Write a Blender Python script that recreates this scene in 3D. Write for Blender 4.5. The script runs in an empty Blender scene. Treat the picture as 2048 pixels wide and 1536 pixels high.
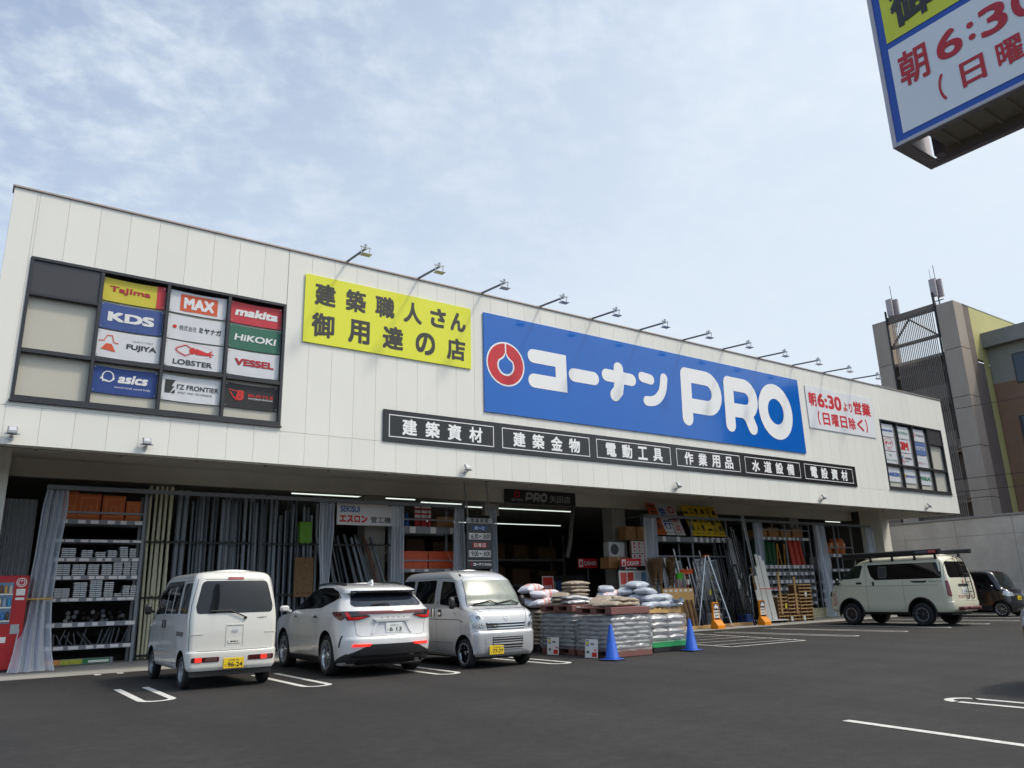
import bpy, bmesh, math, random
import numpy as np
from mathutils import Matrix, Vector
random.seed(7)
S = bpy.context.scene
COL = S.collection
PI = math.pi

# ------------------------------------------------------------------ camera
cam_d = bpy.data.cameras.new('camera'); cam = bpy.data.objects.new('camera', cam_d); COL.objects.link(cam)
cam_d.lens = 27.005; cam_d.sensor_width = 36; cam_d.sensor_fit = 'HORIZONTAL'
cam_d.clip_start = 0.05; cam_d.clip_end = 3000
_r = Vector((0.820221273, -0.57144075, -0.026316001)); _d = Vector((0.130285922, 0.231405239, -0.964093976)); _f = Vector((0.557012245, 0.787341784, 0.264254185))
cam.matrix_world = Matrix(((_r.x, -_d.x, -_f.x, 0), (_r.y, -_d.y, -_f.y, -17.58), (_r.z, -_d.z, -_f.z, 1.36), (0, 0, 0, 1)))
S.camera = cam

# ------------------------------------------------------------------ light
SUN_EL, SUN_AZ = math.radians(53.6), math.radians(131.7)   # azimuth clockwise from +Y
sun_d = bpy.data.lights.new('sun', 'SUN'); sun = bpy.data.objects.new('sun', sun_d); COL.objects.link(sun)
sun_d.energy = 1.6; sun_d.angle = math.radians(5.0); sun_d.color = (1.0, 0.93, 0.80)
_sd = Vector((math.sin(SUN_AZ) * math.cos(SUN_EL), math.cos(SUN_AZ) * math.cos(SUN_EL), math.sin(SUN_EL)))
sun.rotation_euler = _sd.to_track_quat('Z', 'Y').to_euler(); sun.location = (20, -30, 40)

world = bpy.data.worlds.new('World'); S.world = world; world.use_nodes = True
nt = world.node_tree; nt.nodes.clear(); N = nt.nodes.new; Lk = nt.links.new
out = N('ShaderNodeOutputWorld'); bg = N('ShaderNodeBackground'); Lk(bg.outputs[0], out.inputs[0])
sky = N('ShaderNodeTexSky'); sky.sky_type = 'NISHITA'; sky.sun_disc = False
sky.sun_elevation = SUN_EL; sky.sun_rotation = SUN_AZ; sky.air_density = 1.0; sky.dust_density = 1.6; sky.ozone_density = 1.4; sky.altitude = 20
tc = N('ShaderNodeTexCoord'); sep = N('ShaderNodeSeparateXYZ'); Lk(tc.outputs['Generated'], sep.inputs[0])
def mth(op, a, b=None, clamp=False):
    n = N('ShaderNodeMath'); n.operation = op; n.use_clamp = clamp
    for i, v in enumerate((a, b)):
        if v is None: continue
        if isinstance(v, (int, float)): n.inputs[i].default_value = v
        else: Lk(v, n.inputs[i])
    return n.outputs[0]
zz = mth('ADD', mth('MAXIMUM', sep.outputs[2], 0.0), 0.22)
cx_, cy_ = mth('DIVIDE', sep.outputs[0], zz), mth('DIVIDE', sep.outputs[1], zz)
cmb = N('ShaderNodeCombineXYZ'); Lk(cx_, cmb.inputs[0]); Lk(cy_, cmb.inputs[1])
def noise(scale, det, rough, dist=0.0, vec=None, lac=2.0):
    n = N('ShaderNodeTexNoise'); n.inputs['Scale'].default_value = scale; n.inputs['Detail'].default_value = det
    n.inputs['Roughness'].default_value = rough; n.inputs['Distortion'].default_value = dist
    Lk(vec or cmb.outputs[0], n.inputs['Vector']); return n.outputs['Fac']
mp = N('ShaderNodeMapping'); mp.inputs['Rotation'].default_value = (0, 0, 0.5); mp.inputs['Scale'].default_value = (1.0, 1.1, 1); Lk(cmb.outputs[0], mp.inputs[0])
n1 = noise(1.3, 4, .5, .3); n2 = noise(6.0, 6, .55, .15, mp.outputs[0]); n3 = noise(19, 5, .6, .15, mp.outputs[0])
def ramp(v, a, b, lo=0.0, hi=1.0):
    r = N('ShaderNodeMapRange'); r.interpolation_type = 'SMOOTHSTEP'; Lk(v, r.inputs[0])
    for i, k in ((1, a), (2, b), (3, lo), (4, hi)): r.inputs[i].default_value = k
    return r.outputs[0]
# small puffs gathered in patches over a thin veil that thickens towards the horizon and +X
puff = mth('MULTIPLY', ramp(mth('ADD', mth('MULTIPLY', n2, .58), mth('MULTIPLY', n3, .42)), .40, .68), ramp(n1, .34, .62, .45, 1.0))
veil = mth('ADD', mth('MULTIPLY', sep.outputs[0], .42), mth('MULTIPLY', mth('SUBTRACT', .62, sep.outputs[2]), .55))
vl = ramp(mth('ADD', veil, mth('MULTIPLY', n1, .35)), .02, .64, .23, .92)
cl2 = mth('ADD', vl, mth('MULTIPLY', puff, mth('MULTIPLY', mth('SUBTRACT', 1.0, vl), .85)))
mixc = N('ShaderNodeMix'); mixc.data_type = 'RGBA'; Lk(cl2, mixc.inputs[0])
Lk(sky.outputs[0], mixc.inputs[6]); mixc.inputs[7].default_value = (4.75, 4.85, 5.0, 1)
skyb = N('ShaderNodeMix'); skyb.data_type = 'RGBA'; skyb.blend_type = 'MULTIPLY'; skyb.inputs[0].default_value = 1
Lk(mixc.outputs[2], skyb.inputs[6]); skyb.inputs[7].default_value = (.97, 1.06, 1.14, 1)
# the thin veil glows around the sun, behind the camera
dt = N('ShaderNodeVectorMath'); dt.operation = 'DOT_PRODUCT'; Lk(tc.outputs['Generated'], dt.inputs[0]); dt.inputs[1].default_value = tuple(_sd)
aup = mth('POWER', mth('MAXIMUM', dt.outputs['Value'], 0.0), 9.0); aur = N('ShaderNodeCombineXYZ')
for i_, k_ in enumerate((3.4, 2.8, 2.0)): Lk(mth('ADD', mth('MULTIPLY', aup, k_), 1.0), aur.inputs[i_])
scl = N('ShaderNodeVectorMath'); scl.operation = 'MULTIPLY'; Lk(skyb.outputs[2], scl.inputs[0]); Lk(aur.outputs[0], scl.inputs[1])
Lk(scl.outputs[0], bg.inputs[0]); bg.inputs[1].default_value = 0.145

S.view_settings.view_transform = 'Standard'; S.view_settings.look = 'None'
S.view_settings.exposure = 0.20; S.view_settings.gamma = 1.0
S.cycles.max_bounces = 8; S.cycles.transparent_max_bounces = 24; S.cycles.glossy_bounces = 4; S.cycles.diffuse_bounces = 4
S.cycles.caustics_reflective = False; S.cycles.caustics_refractive = False

# ------------------------------------------------------------------ helpers
def lin(r, g, b):
    f = lambda c: c / 12.92 if c <= .04045 else ((c + .055) / 1.055) ** 2.4
    return (f(r / 255), f(g / 255), f(b / 255))
MATS = {}
def mat(name, col, rough=.5, metal=0., var=.08, vs=2.5, bump=0., bs=60., coat=0., spec=.5, emit=None, es=0., rvar=.1, stretch=None, alpha=None):
    if name in MATS: return MATS[name]
    m = bpy.data.materials.new(name); m.use_nodes = True; t = m.node_tree; b = t.nodes['Principled BSDF']
    def nn(k): return t.nodes.new(k)
    b.inputs['Metallic'].default_value = metal; b.inputs['Roughness'].default_value = rough
    b.inputs['Specular IOR Level'].default_value = spec; b.inputs['Coat Weight'].default_value = coat; b.inputs['Coat Roughness'].default_value = .04
    if alpha is not None: b.inputs['Alpha'].default_value = alpha
    b.inputs['Base Color'].default_value = (*col, 1)
    c = nn('ShaderNodeTexCoord'); src = c.outputs['Object']
    if stretch:
        mpn = nn('ShaderNodeMapping'); mpn.inputs['Scale'].default_value = stretch; t.links.new(src, mpn.inputs[0]); src = mpn.outputs[0]
    if var > 0:
        nz = nn('ShaderNodeTexNoise'); nz.inputs['Scale'].default_value = vs; nz.inputs['Detail'].default_value = 6; nz.inputs['Roughness'].default_value = .65
        t.links.new(src, nz.inputs['Vector'])
        mr = nn('ShaderNodeMapRange'); mr.inputs[1].default_value = .3; mr.inputs[2].default_value = .7; mr.inputs[3].default_value = 1 - var; mr.inputs[4].default_value = 1 + var
        t.links.new(nz.outputs['Fac'], mr.inputs[0])
        mx = nn('ShaderNodeMix'); mx.data_type = 'RGBA'; mx.blend_type = 'MULTIPLY'; mx.inputs[0].default_value = 1; mx.inputs[6].default_value = (*col, 1)
        t.links.new(mr.outputs[0], mx.inputs[7]); t.links.new(mx.outputs[2], b.inputs['Base Color'])
        if rvar:
            m2 = nn('ShaderNodeMapRange'); m2.inputs[3].default_value = max(0, rough - rvar * rough); m2.inputs[4].default_value = min(1, rough + rvar * rough)
            t.links.new(nz.outputs['Fac'], m2.inputs[0]); t.links.new(m2.outputs[0], b.inputs['Roughness'])
    if bump > 0:
        nb = nn('ShaderNodeTexNoise'); nb.inputs['Scale'].default_value = bs; nb.inputs['Detail'].default_value = 4; t.links.new(src, nb.inputs['Vector'])
        bp = nn('ShaderNodeBump'); bp.inputs['Strength'].default_value = bump; bp.inputs['Distance'].default_value = .01
        t.links.new(nb.outputs['Fac'], bp.inputs['Height']); t.links.new(bp.outputs[0], b.inputs['Normal'])
    if emit: b.inputs['Emission Color'].default_value = (*emit, 1); b.inputs['Emission Strength'].default_value = es
    MATS[name] = m; return m
def clear_mat(name, tint, trans=.75, rough=.12, tintt=(1, 1, 1), bump=0., bs=20., stretch=(1, 1, 1)):
    m = bpy.data.materials.new(name); m.use_nodes = True; t = m.node_tree; t.nodes.clear()
    o = t.nodes.new('ShaderNodeOutputMaterial'); mx = t.nodes.new('ShaderNodeMixShader'); tr = t.nodes.new('ShaderNodeBsdfTransparent'); pb = t.nodes.new('ShaderNodeBsdfPrincipled')
    tr.inputs[0].default_value = (*tintt, 1); pb.inputs['Base Color'].default_value = (*tint, 1); pb.inputs['Roughness'].default_value = rough
    lw = t.nodes.new('ShaderNodeLayerWeight'); lw.inputs[0].default_value = .5      # facing term: 0 head-on, 1 at grazing
    pw = t.nodes.new('ShaderNodeMath'); pw.operation = 'POWER'; pw.inputs[1].default_value = 4.0; t.links.new(lw.outputs['Facing'], pw.inputs[0])
    ma = t.nodes.new('ShaderNodeMath'); ma.operation = 'ADD'; ma.use_clamp = True; ma.inputs[1].default_value = .04 + 1 - trans; t.links.new(pw.outputs[0], ma.inputs[0])
    t.links.new(ma.outputs[0], mx.inputs[0]); t.links.new(tr.outputs[0], mx.inputs[1]); t.links.new(pb.outputs[0], mx.inputs[2]); t.links.new(mx.outputs[0], o.inputs[0])
    if bump:
        c = t.nodes.new('ShaderNodeTexCoord'); mpn = t.nodes.new('ShaderNodeMapping'); mpn.inputs['Scale'].default_value = stretch; t.links.new(c.outputs['Object'], mpn.inputs[0])
        nb = t.nodes.new('ShaderNodeTexNoise'); nb.inputs['Scale'].default_value = bs; nb.inputs['Detail'].default_value = 3; t.links.new(mpn.outputs[0], nb.inputs['Vector'])
        bp = t.nodes.new('ShaderNodeBump'); bp.inputs['Strength'].default_value = bump; bp.inputs['Distance'].default_value = .02
        t.links.new(nb.outputs['Fac'], bp.inputs['Height']); t.links.new(bp.outputs[0], pb.inputs['Normal']); t.links.new(bp.outputs[0], lw.inputs['Normal'])
    return m

class MB:
    def __init__(s): s.v = []; s.f = []; s.m = []; s.T = Matrix.Identity(4); s.mi = 0
    def add(s, vs, fs, mi=None):
        o = len(s.v); T = s.T
        s.v += [tuple(T @ Vector(v)) for v in vs]; s.f += [tuple(i + o for i in f) for f in fs]; s.m += [s.mi if mi is None else mi] * len(fs)
        return s
    def box(s, x0, x1, y0, y1, z0, z1, mi=None):
        return s.add([(x0, y0, z0), (x1, y0, z0), (x1, y1, z0), (x0, y1, z0), (x0, y0, z1), (x1, y0, z1), (x1, y1, z1), (x0, y1, z1)],
                     [(3, 2, 1, 0), (4, 5, 6, 7), (0, 1, 5, 4), (1, 2, 6, 5), (2, 3, 7, 6), (3, 0, 4, 7)], mi)
    def cbox(s, cx, cy, cz, sx, sy, sz, mi=None): return s.box(cx - sx / 2, cx + sx / 2, cy - sy / 2, cy + sy / 2, cz - sz / 2, cz + sz / 2, mi)
    def bar(s, p0, p1, w, h, mi=None):
        p0, p1 = Vector(p0), Vector(p1); d = (p1 - p0); L = d.length; d.normalize()
        up = Vector((0, 0, 1)) if abs(d.z) < .95 else Vector((0, 1, 0)); a = d.cross(up).normalized(); b = a.cross(d)
        vs = [p + a * sx * w / 2 + b * sy * h / 2 for p in (p0, p1) for sx, sy in ((-1, -1), (1, -1), (1, 1), (-1, 1))]
        return s.add(vs, [(0, 1, 2, 3), (7, 6, 5, 4), (0, 4, 5, 1), (1, 5, 6, 2), (2, 6, 7, 3), (3, 7, 4, 0)], mi)
    def cyl(s, p0, p1, r, n=12, r2=None, cap=True, mi=None):
        return s.tube([p0, p1], [r, r if r2 is None else r2], n, cap, mi)
    def tube(s, pts, r, n=10, cap=True, mi=None):
        P = [Vector(p) for p in pts]; k = len(P); R = r if isinstance(r, (list, tuple)) else [r] * k
        vs = []; fs = []; prev = None
        for i, p in enumerate(P):
            d = ((P[min(i + 1, k - 1)] - p).normalized() + (p - P[max(i - 1, 0)]).normalized()).normalized()
            if prev is None:
                up = Vector((0, 0, 1)) if abs(d.z) < .9 else Vector((1, 0, 0)); a = d.cross(up).normalized()
            else: a = (prev - d * prev.dot(d)).normalized()
            prev = a; b = d.cross(a)
            vs += [p + (a * math.cos(2 * PI * j / n) + b * math.sin(2 * PI * j / n)) * R[i] for j in range(n)]
        for i in range(k - 1):
            for j in range(n): fs.append((i * n + j, i * n + (j + 1) % n, (i + 1) * n + (j + 1) % n, (i + 1) * n + j))
        if cap: fs += [tuple(range(n))[::-1], tuple(range((k - 1) * n, k * n))]
        return s.add(vs, fs, mi)
    def lathe(s, prof, n=24, axis='z', c=(0, 0, 0), mi=None, cap=True):
        vs = []; fs = []; k = len(prof)
        for r, h in prof:
            for j in range(n):
                a = 2 * PI * j / n; p = (r * math.cos(a), r * math.sin(a), h)
                if axis == 'y': p = (p[0], p[2], p[1])
                vs.append((p[0] + c[0], p[1] + c[1], p[2] + c[2]))
        for i in range(k - 1):
            for j in range(n): fs.append((i * n + j, i * n + (j + 1) % n, (i + 1) * n + (j + 1) % n, (i + 1) * n + j))
        if cap and prof[0][0] > 1e-6: fs.append(tuple(range(n))[::-1])
        if cap and prof[-1][0] > 1e-6: fs.append(tuple(range((k - 1) * n, k * n)))
        return s.add(vs, fs, mi)
    def prism(s, poly, h0, h1, axis='y', mi=None):
        # poly in (u,v); axis y: u->x v->z extrude along y ; axis x: u->y v->z ; axis z: u->x v->y
        M = {'y': lambda u, v, h: (u, h, v), 'x': lambda u, v, h: (h, u, v), 'z': lambda u, v, h: (u, v, h)}[axis]; n = len(poly)
        vs = [M(u, v, h0) for u, v in poly] + [M(u, v, h1) for u, v in poly]
        return s.add(vs, [tuple(range(n)), tuple(range(n, 2 * n))[::-1]] + [(i, i + n, (i + 1) % n + n, (i + 1) % n) for i in range(n)], mi)
    def grid(s, rows, mi=None, closed=False):
        m = len(rows[0]); vs = [p for r in rows for p in r]; fs = []
        for i in range(len(rows) - 1):
            for j in range(m if closed else m - 1): fs.append((i * m + j, i * m + (j + 1) % m, (i + 1) * m + (j + 1) % m, (i + 1) * m + j))
        return s.add(vs, fs, mi)
    def build(s, name, mats, parent=None, smooth=None, bevel=0., bseg=1, merge=0., normals=True):
        me = bpy.data.meshes.new(name); me.from_pydata(s.v, [], s.f)
        mats = mats if isinstance(mats, (list, tuple)) else [mats]
        for mm in mats: me.materials.append(mm)
        if len(mats) > 1: me.polygons.foreach_set('material_index', s.m)
        if bevel or merge or normals:
            bm = bmesh.new(); bm.from_mesh(me)
            if merge: bmesh.ops.remove_doubles(bm, verts=bm.verts, dist=merge)
            if normals: bmesh.ops.recalc_face_normals(bm, faces=bm.faces)
            if bevel:
                es = [e for e in bm.edges if len(e.link_faces) == 2 and e.calc_face_angle(0) > .6]
                bmesh.ops.bevel(bm, geom=es, offset=bevel, segments=bseg, affect='EDGES', profile=.5, clamp_overlap=True)
            bm.to_mesh(me); bm.free()
        if smooth is not None:
            me.polygons.foreach_set('use_smooth', [True] * len(me.polygons)); me.set_sharp_from_angle(angle=math.radians(smooth))
        o = bpy.data.objects.new(name, me); COL.objects.link(o)
        if parent is not None: o.parent = parent
        return o
def tag(o, label, cat, group=None):
    o['label'] = label; o['category'] = cat
    if group: o['group'] = group
    return o
def thing(name, label, cat, loc=(0, 0, 0), rotz=0., group=None):
    o = bpy.data.objects.new(name, None); COL.objects.link(o); o.empty_display_size = .2
    o.location = loc; o.rotation_euler = (0, 0, rotz); return tag(o, label, cat, group)
def struct(o): o['kind'] = 'structure'; return o
def dup(root, loc=None, rot=None, label=None, group=None, scale=None):
    r = root.copy(); COL.objects.link(r)
    if loc is not None: r.location = loc
    if rot is not None: r.rotation_euler = rot
    if scale is not None: r.scale = scale
    if label: r['label'] = label
    if group: r['group'] = group
    for ch in list(root.children):
        c = ch.copy(); COL.objects.link(c); c.parent = r
        for g in ch.children:
            d = g.copy(); COL.objects.link(d); d.parent = c
    return r
def at(o, loc, rotz=0.):
    o.location = loc; o.rotation_euler = (0, 0, rotz) if isinstance(rotz, (int, float)) else rotz; return o

# lettering: glyph outlines turned into flat mesh sheets
_tc = {}
def glyphs(body, bold):
    k = (body, bold)
    if k in _tc: return _tc[k]
    cu = bpy.data.curves.new('lettering', 'FONT'); cu.body = body; cu.offset = bold; cu.resolution_u = 6; cu.fill_mode = 'FRONT'
    ob = bpy.data.objects.new('lettering', cu); COL.objects.link(ob); bpy.context.view_layer.update()
    me = bpy.data.meshes.new_from_object(ob.evaluated_get(bpy.context.evaluated_depsgraph_get()))
    V = np.array([v.co[:2] for v in me.vertices]) if len(me.vertices) else np.zeros((0, 2)); F = [tuple(p.vertices) for p in me.polygons]
    bpy.data.objects.remove(ob); bpy.data.meshes.remove(me); bpy.data.curves.remove(cu)
    _tc[k] = (V, F); return V, F
def text(mb, body, u0, v0, u1, v1, fr=None, bold=.02, shear=0., d=0.):
    """fit the glyphs of body into the box u0..u1, v0..v1 of frame fr(u, v, d) -> point"""
    V, F = glyphs(body, 0.)
    if not len(V): return
    lo, hi = V.min(0), V.max(0); sx = (u1 - u0) / max(1e-6, hi[0] - lo[0]); sy = (v1 - v0) / max(1e-6, hi[1] - lo[1])
    fr = fr or (lambda u, v, dd: (u, -dd, v))
    # weight is added by a few sheets shifted sideways, each a hair in front of the last
    w = bold * .9; offs = [(0, 0)] if bold < .012 else [(-w, -w), (w, w), (-w, w), (w, -w)] if bold < .04 else [(-w, -w), (w, w), (-w, w), (w, -w), (0, 0)]
    sx *= 1 - 2 * w / max(1e-6, hi[0] - lo[0]); sy *= 1 - 2 * w / max(1e-6, hi[1] - lo[1])
    for k, (ox, oy) in enumerate(offs):
        P = []
        for x, y in V:
            v = v0 + (y - lo[1] + w + oy) * sy; u = u0 + (x - lo[0] + w + ox) * sx + shear * (v - v0); P.append(fr(u, v, d + k * .0004))
        mb.add(P, F)
def spaced(mb, chars, u0, v0, u1, v1, cw, fr=None, bold=.03, d=0.):
    n = len(chars)
    for i, ch in enumerate(chars):
        a = u0 + (u1 - u0 - cw) * (i / max(1, n - 1)); w, h = cw, v1 - v0
        text(mb, ch, a, v0, a + w, v1, fr, bold, d=d)
def front(x0=0., z0=0., y0=0.): return lambda u, v, d: (x0 + u, y0 - d, z0 + v)
def arc(cx, cy, r, a0, a1, n=10, ry=None):
    ry = r if ry is None else ry
    return [(cx + r * math.cos(math.radians(a0 + (a1 - a0) * i / n)), cy + ry * math.sin(math.radians(a0 + (a1 - a0) * i / n))) for i in range(n + 1)]
def stroke(mb, pts, w, fr, d=0., cap0=True, cap1=True, n=8):
    """a round ended brush stroke as one flat strip"""
    P = [np.array(p, float) for p in pts]; L = []; Rr = []
    for i, p in enumerate(P):
        a = P[i] - P[i - 1] if i > 0 else P[1] - P[0]; b = P[i + 1] - P[i] if i < len(P) - 1 else a
        a = a / np.linalg.norm(a); b = b / np.linalg.norm(b); t = a + b; t /= np.linalg.norm(t); nn = np.array((-t[1], t[0])); k = 1 / max(.5, float(np.dot(nn, (-a[1], a[0]))))
        L.append(p + nn * w / 2 * k); Rr.append(p - nn * w / 2 * k)
    vs = [fr(*q, d) for q in L] + [fr(*q, d) for q in Rr]; m = len(P)
    mb.add(vs, [(i, i + m, i + m + 1, i + 1) for i in range(m - 1)])
    for c, q, s_, do in ((P[0], L[0], 1, cap0), (P[-1], Rr[-1], 1, cap1)):
        if do:
            v = q - c; ang = math.atan2(v[1], v[0]); pp = [(c[0] + w / 2 * math.cos(ang + PI * i / n), c[1] + w / 2 * math.sin(ang + PI * i / n)) for i in range(n + 1)]
            mb.add([fr(*x, d) for x in pp], [tuple(range(n + 1))])
def disc(mb, cx, cy, r, fr, d=0., n=40, r2=0., a0=0., a1=360., ry=None):
    k = (ry / r) if ry else 1.
    o = arc(cx, cy, r, a0, a1, n, r * k)
    if r2 <= 0: mb.add([fr(*p, d) for p in o[:-1]], [tuple(range(n))])
    else:
        i = arc(cx, cy, r2, a0, a1, n, r2 * k); mb.add([fr(*p, d) for p in o] + [fr(*p, d) for p in i], [(j, j + 1, j + n + 2, j + n + 1) for j in range(n)])
def rect(mb, u0, v0, u1, v1, fr, d=0.): mb.add([fr(u0, v0, d), fr(u1, v0, d), fr(u1, v1, d), fr(u0, v1, d)], [(0, 1, 2, 3)])
def frame_lines(mb, u0, v0, u1, v1, t, fr, d=0.):
    rect(mb, u0, v0, u1, v0 + t, fr, d); rect(mb, u0, v1 - t, u1, v1, fr, d); rect(mb, u0, v0 + t, u0 + t, v1 - t, fr, d); rect(mb, u1 - t, v0 + t, u1, v1 - t, fr, d)
def flat(name, mb, m, parent): return mb.build(name, m, parent, normals=False)
# ------------------------------------------------------------------ materials shared
M_white = mat('cladding white', lin(229, 228, 221), .42, var=.03, vs=.5, bump=.05, bs=9, stretch=(1, 1, .25))
def panel_tone(m, k):
    # each cladding panel comes off the line a touch lighter or darker
    t = m.node_tree; b = t.nodes['Principled BSDF']; g = t.nodes.new('ShaderNodeNewGeometry'); r = t.nodes.new('ShaderNodeMapRange'); r.inputs[3].default_value = 1 - k; r.inputs[4].default_value = 1 + k * .6
    t.links.new(g.outputs['Random Per Island'], r.inputs[0]); x = t.nodes.new('ShaderNodeMix'); x.data_type = 'RGBA'; x.blend_type = 'MULTIPLY'; x.inputs[0].default_value = 1
    t.links.new(b.inputs['Base Color'].links[0].from_socket, x.inputs[6]); t.links.new(r.outputs[0], x.inputs[7]); t.links.new(x.outputs[2], b.inputs['Base Color'])
panel_tone(M_white, .03)
M_core = mat('joint sealant', lin(214, 211, 202), .8)
M_conc = mat('concrete', lin(150, 148, 143), .85, var=.14, vs=.9, bump=.25, bs=30)
M_greysteel = mat('grey painted steel', lin(128, 132, 138), .45, var=.08, vs=4)
M_dark = mat('dark bronze frame', lin(44, 45, 49), .38, var=.06)
M_black = mat('black plastic', lin(28, 28, 29), .5, var=.1)
M_blackgl = mat('black gloss', lin(16, 16, 18), .12, var=0)
M_galv = mat('galvanised steel', lin(168, 172, 176), .34, metal=.7, var=.12, vs=8)
M_alu = mat('aluminium', lin(206, 208, 210), .3, metal=.8, var=.06, vs=6)
M_txtw = mat('white lettering', lin(240, 240, 240), .35, var=.02)
M_txtk = mat('black lettering', lin(50, 49, 46), .4, var=.03)
M_txtr = mat('red lettering', lin(200, 34, 48), .38, var=.04)
M_wood = mat('wood', lin(196, 156, 104), .7, var=.18, vs=3, bump=.2, bs=25, stretch=(1, 1, 6))
M_card = mat('cardboard', lin(158, 116, 74), .85, var=.1, vs=3)
M_paper = mat('white card', lin(232, 230, 226), .6, var=.03)
M_yelcard = mat('yellow card', lin(238, 214, 70), .6, var=.04)

# ------------------------------------------------------------------ ground
def asphalt():
    m = bpy.data.materials.new('asphalt'); m.use_nodes = True; t = m.node_tree; b = t.nodes['Principled BSDF']; n = t.nodes.new; L = t.links.new
    c = n('ShaderNodeTexCoord'); b.inputs['Roughness'].default_value = .82; b.inputs['Specular IOR Level'].default_value = .35
    def nz(s, d, r=.6, st=None):
        x = n('ShaderNodeTexNoise'); x.inputs['Scale'].default_value = s; x.inputs['Detail'].default_value = d; x.inputs['Roughness'].default_value = r
        if st:
            q = n('ShaderNodeMapping'); q.inputs['Scale'].default_value = st; q.inputs['Rotation'].default_value = (0, 0, .5); L(c.outputs['Object'], q.inputs[0]); L(q.outputs[0], x.inputs['Vector'])
        else: L(c.outputs['Object'], x.inputs['Vector'])
        return x.outputs['Fac']
    def mr(v, a, b_, lo, hi):
        x = n('ShaderNodeMapRange'); L(v, x.inputs[0])
        for i, k in ((1, a), (2, b_), (3, lo), (4, hi)): x.inputs[i].default_value = k
        return x.outputs[0]
    def mul(a, b_):
        x = n('ShaderNodeMath'); x.operation = 'MULTIPLY'; L(a, x.inputs[0]); L(b_, x.inputs[1]); return x.outputs[0]
    big = mr(nz(.22, 4, .55), .3, .7, .80, 1.18); sw = mr(nz(.5, 6, .7, (1, .22, 1)), .3, .75, .88, 1.14); fine = mr(nz(130, 3, .7), .25, .75, .5, 1.55); mid = mr(nz(22, 4, .75), .3, .7, .85, 1.15)
    f = mul(mul(big, sw), mul(fine, mid))
    lane = mr(nz(.9, 5, .6, (.25, 1.6, 1)), .35, .7, .90, 1.12); f = mul(f, lane)
    oil = mr(nz(.85, 3, .5), .66, .74, 1.0, .72); f = mul(f, oil); dab = mr(nz(7, 4, .6), .30, .70, .74, 1.28); f = mul(f, dab); g2 = mr(nz(48, 2, .8), .28, .72, .70, 1.32); f = mul(f, g2)
    wv = n('ShaderNodeTexWave'); wv.inputs['Scale'].default_value = .16; wv.inputs['Distortion'].default_value = 9; wv.inputs['Detail'].default_value = 3; wv.inputs['Detail Scale'].default_value = .6; L(c.outputs['Object'], wv.inputs['Vector']); f = mul(f, mr(wv.outputs['Fac'], .55, 1.0, 1.0, .86))
    sp = n('ShaderNodeTexVoronoi'); sp.inputs['Scale'].default_value = 45; L(c.outputs['Object'], sp.inputs['Vector'])
    spk = mr(sp.outputs['Distance'], .02, .10, 1.35, 1.0); f = mul(f, spk)
    mx = n('ShaderNodeMix'); mx.data_type = 'RGBA'; mx.blend_type = 'MULTIPLY'; mx.inputs[0].default_value = 1; mx.inputs[6].default_value = (.0275, .0258, .0245, 1); L(f, mx.inputs[7]); L(mx.outputs[2], b.inputs['Base Color'])
    bp = n('ShaderNodeBump'); bp.inputs['Strength'].default_value = .5; bp.inputs['Distance'].default_value = .006; L(nz(160, 3), bp.inputs['Height']); L(bp.outputs[0], b.inputs['Normal'])
    return m
g = MB().add([(-300, -300, 0), (400, -300, 0), (400, 400, 0), (-300, 400, 0)], [(0, 1, 2, 3)])
struct(g.build('ground', asphalt(), normals=False))
g = MB().box(-3, 37.9, 1.2, 25, -.02, .012)
struct(g.build('pavement', mat('apron concrete', lin(158, 156, 150), .85, var=.12, vs=1.2, bump=.2, bs=40)))

def worn_paint():
    m = mat('road paint', lin(206, 205, 200), .65, var=.14, vs=9, bump=.3, bs=90); t = m.node_tree; b = t.nodes['Principled BSDF']; c = t.nodes.new('ShaderNodeTexCoord')
    n = t.nodes.new('ShaderNodeTexNoise'); n.inputs['Scale'].default_value = 26; n.inputs['Detail'].default_value = 5; n.inputs['Roughness'].default_value = .75; t.links.new(c.outputs['Object'], n.inputs['Vector'])
    r = t.nodes.new('ShaderNodeMapRange'); r.inputs[1].default_value = .58; r.inputs[2].default_value = .70; t.links.new(n.outputs['Fac'], r.inputs[0])
    x = t.nodes.new('ShaderNodeMix'); x.data_type = 'RGBA'; t.links.new(r.outputs[0], x.inputs[0]); t.links.new(b.inputs['Base Color'].links[0].from_socket, x.inputs[6]); x.inputs[7].default_value = (.09, .088, .085, 1); t.links.new(x.outputs[2], b.inputs['Base Color'])
    return m
g = MB()
def line(p, q, w):
    p, q = Vector((*p, 0)), Vector((*q, 0)); d = (q - p).normalized(); a = Vector((-d.y, d.x, 0)) * w / 2; z = Vector((0, 0, .0045))
    g.add([p - a + z, q - a + z, q + a + z, p + a + z], [(0, 1, 2, 3)])
def ubay(x, y0, y1, hw=.2, w=.1, z=.0045):
    # two legs joined by a round end at y0
    fr = lambda u, v, d: (x + u, v, z)
    pts = [(-hw, y1)] + arc(0, y0 + hw + .05, hw, 180, 360, 14) + [(hw, y1)]
    stroke(g, pts, w, fr, 0, False, False)
for x in (2.62, 5.06, 7.55, 10.17): ubay(x, -4.83, -2.5 if x < 4 else -1.9, .215, .11)
for x in (2.57, 2.99): line((x, .86), (x, 1.14), .12)
for x in (5.0, 5.42, 7.4, 7.8): line((x, .86), (x, 1.14), .12)
for x in (20.55, 23.1, 25.65, 28.2, 30.75, 33.3, 35.8): ubay(x, -4.75, .2, .2, .08)
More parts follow.
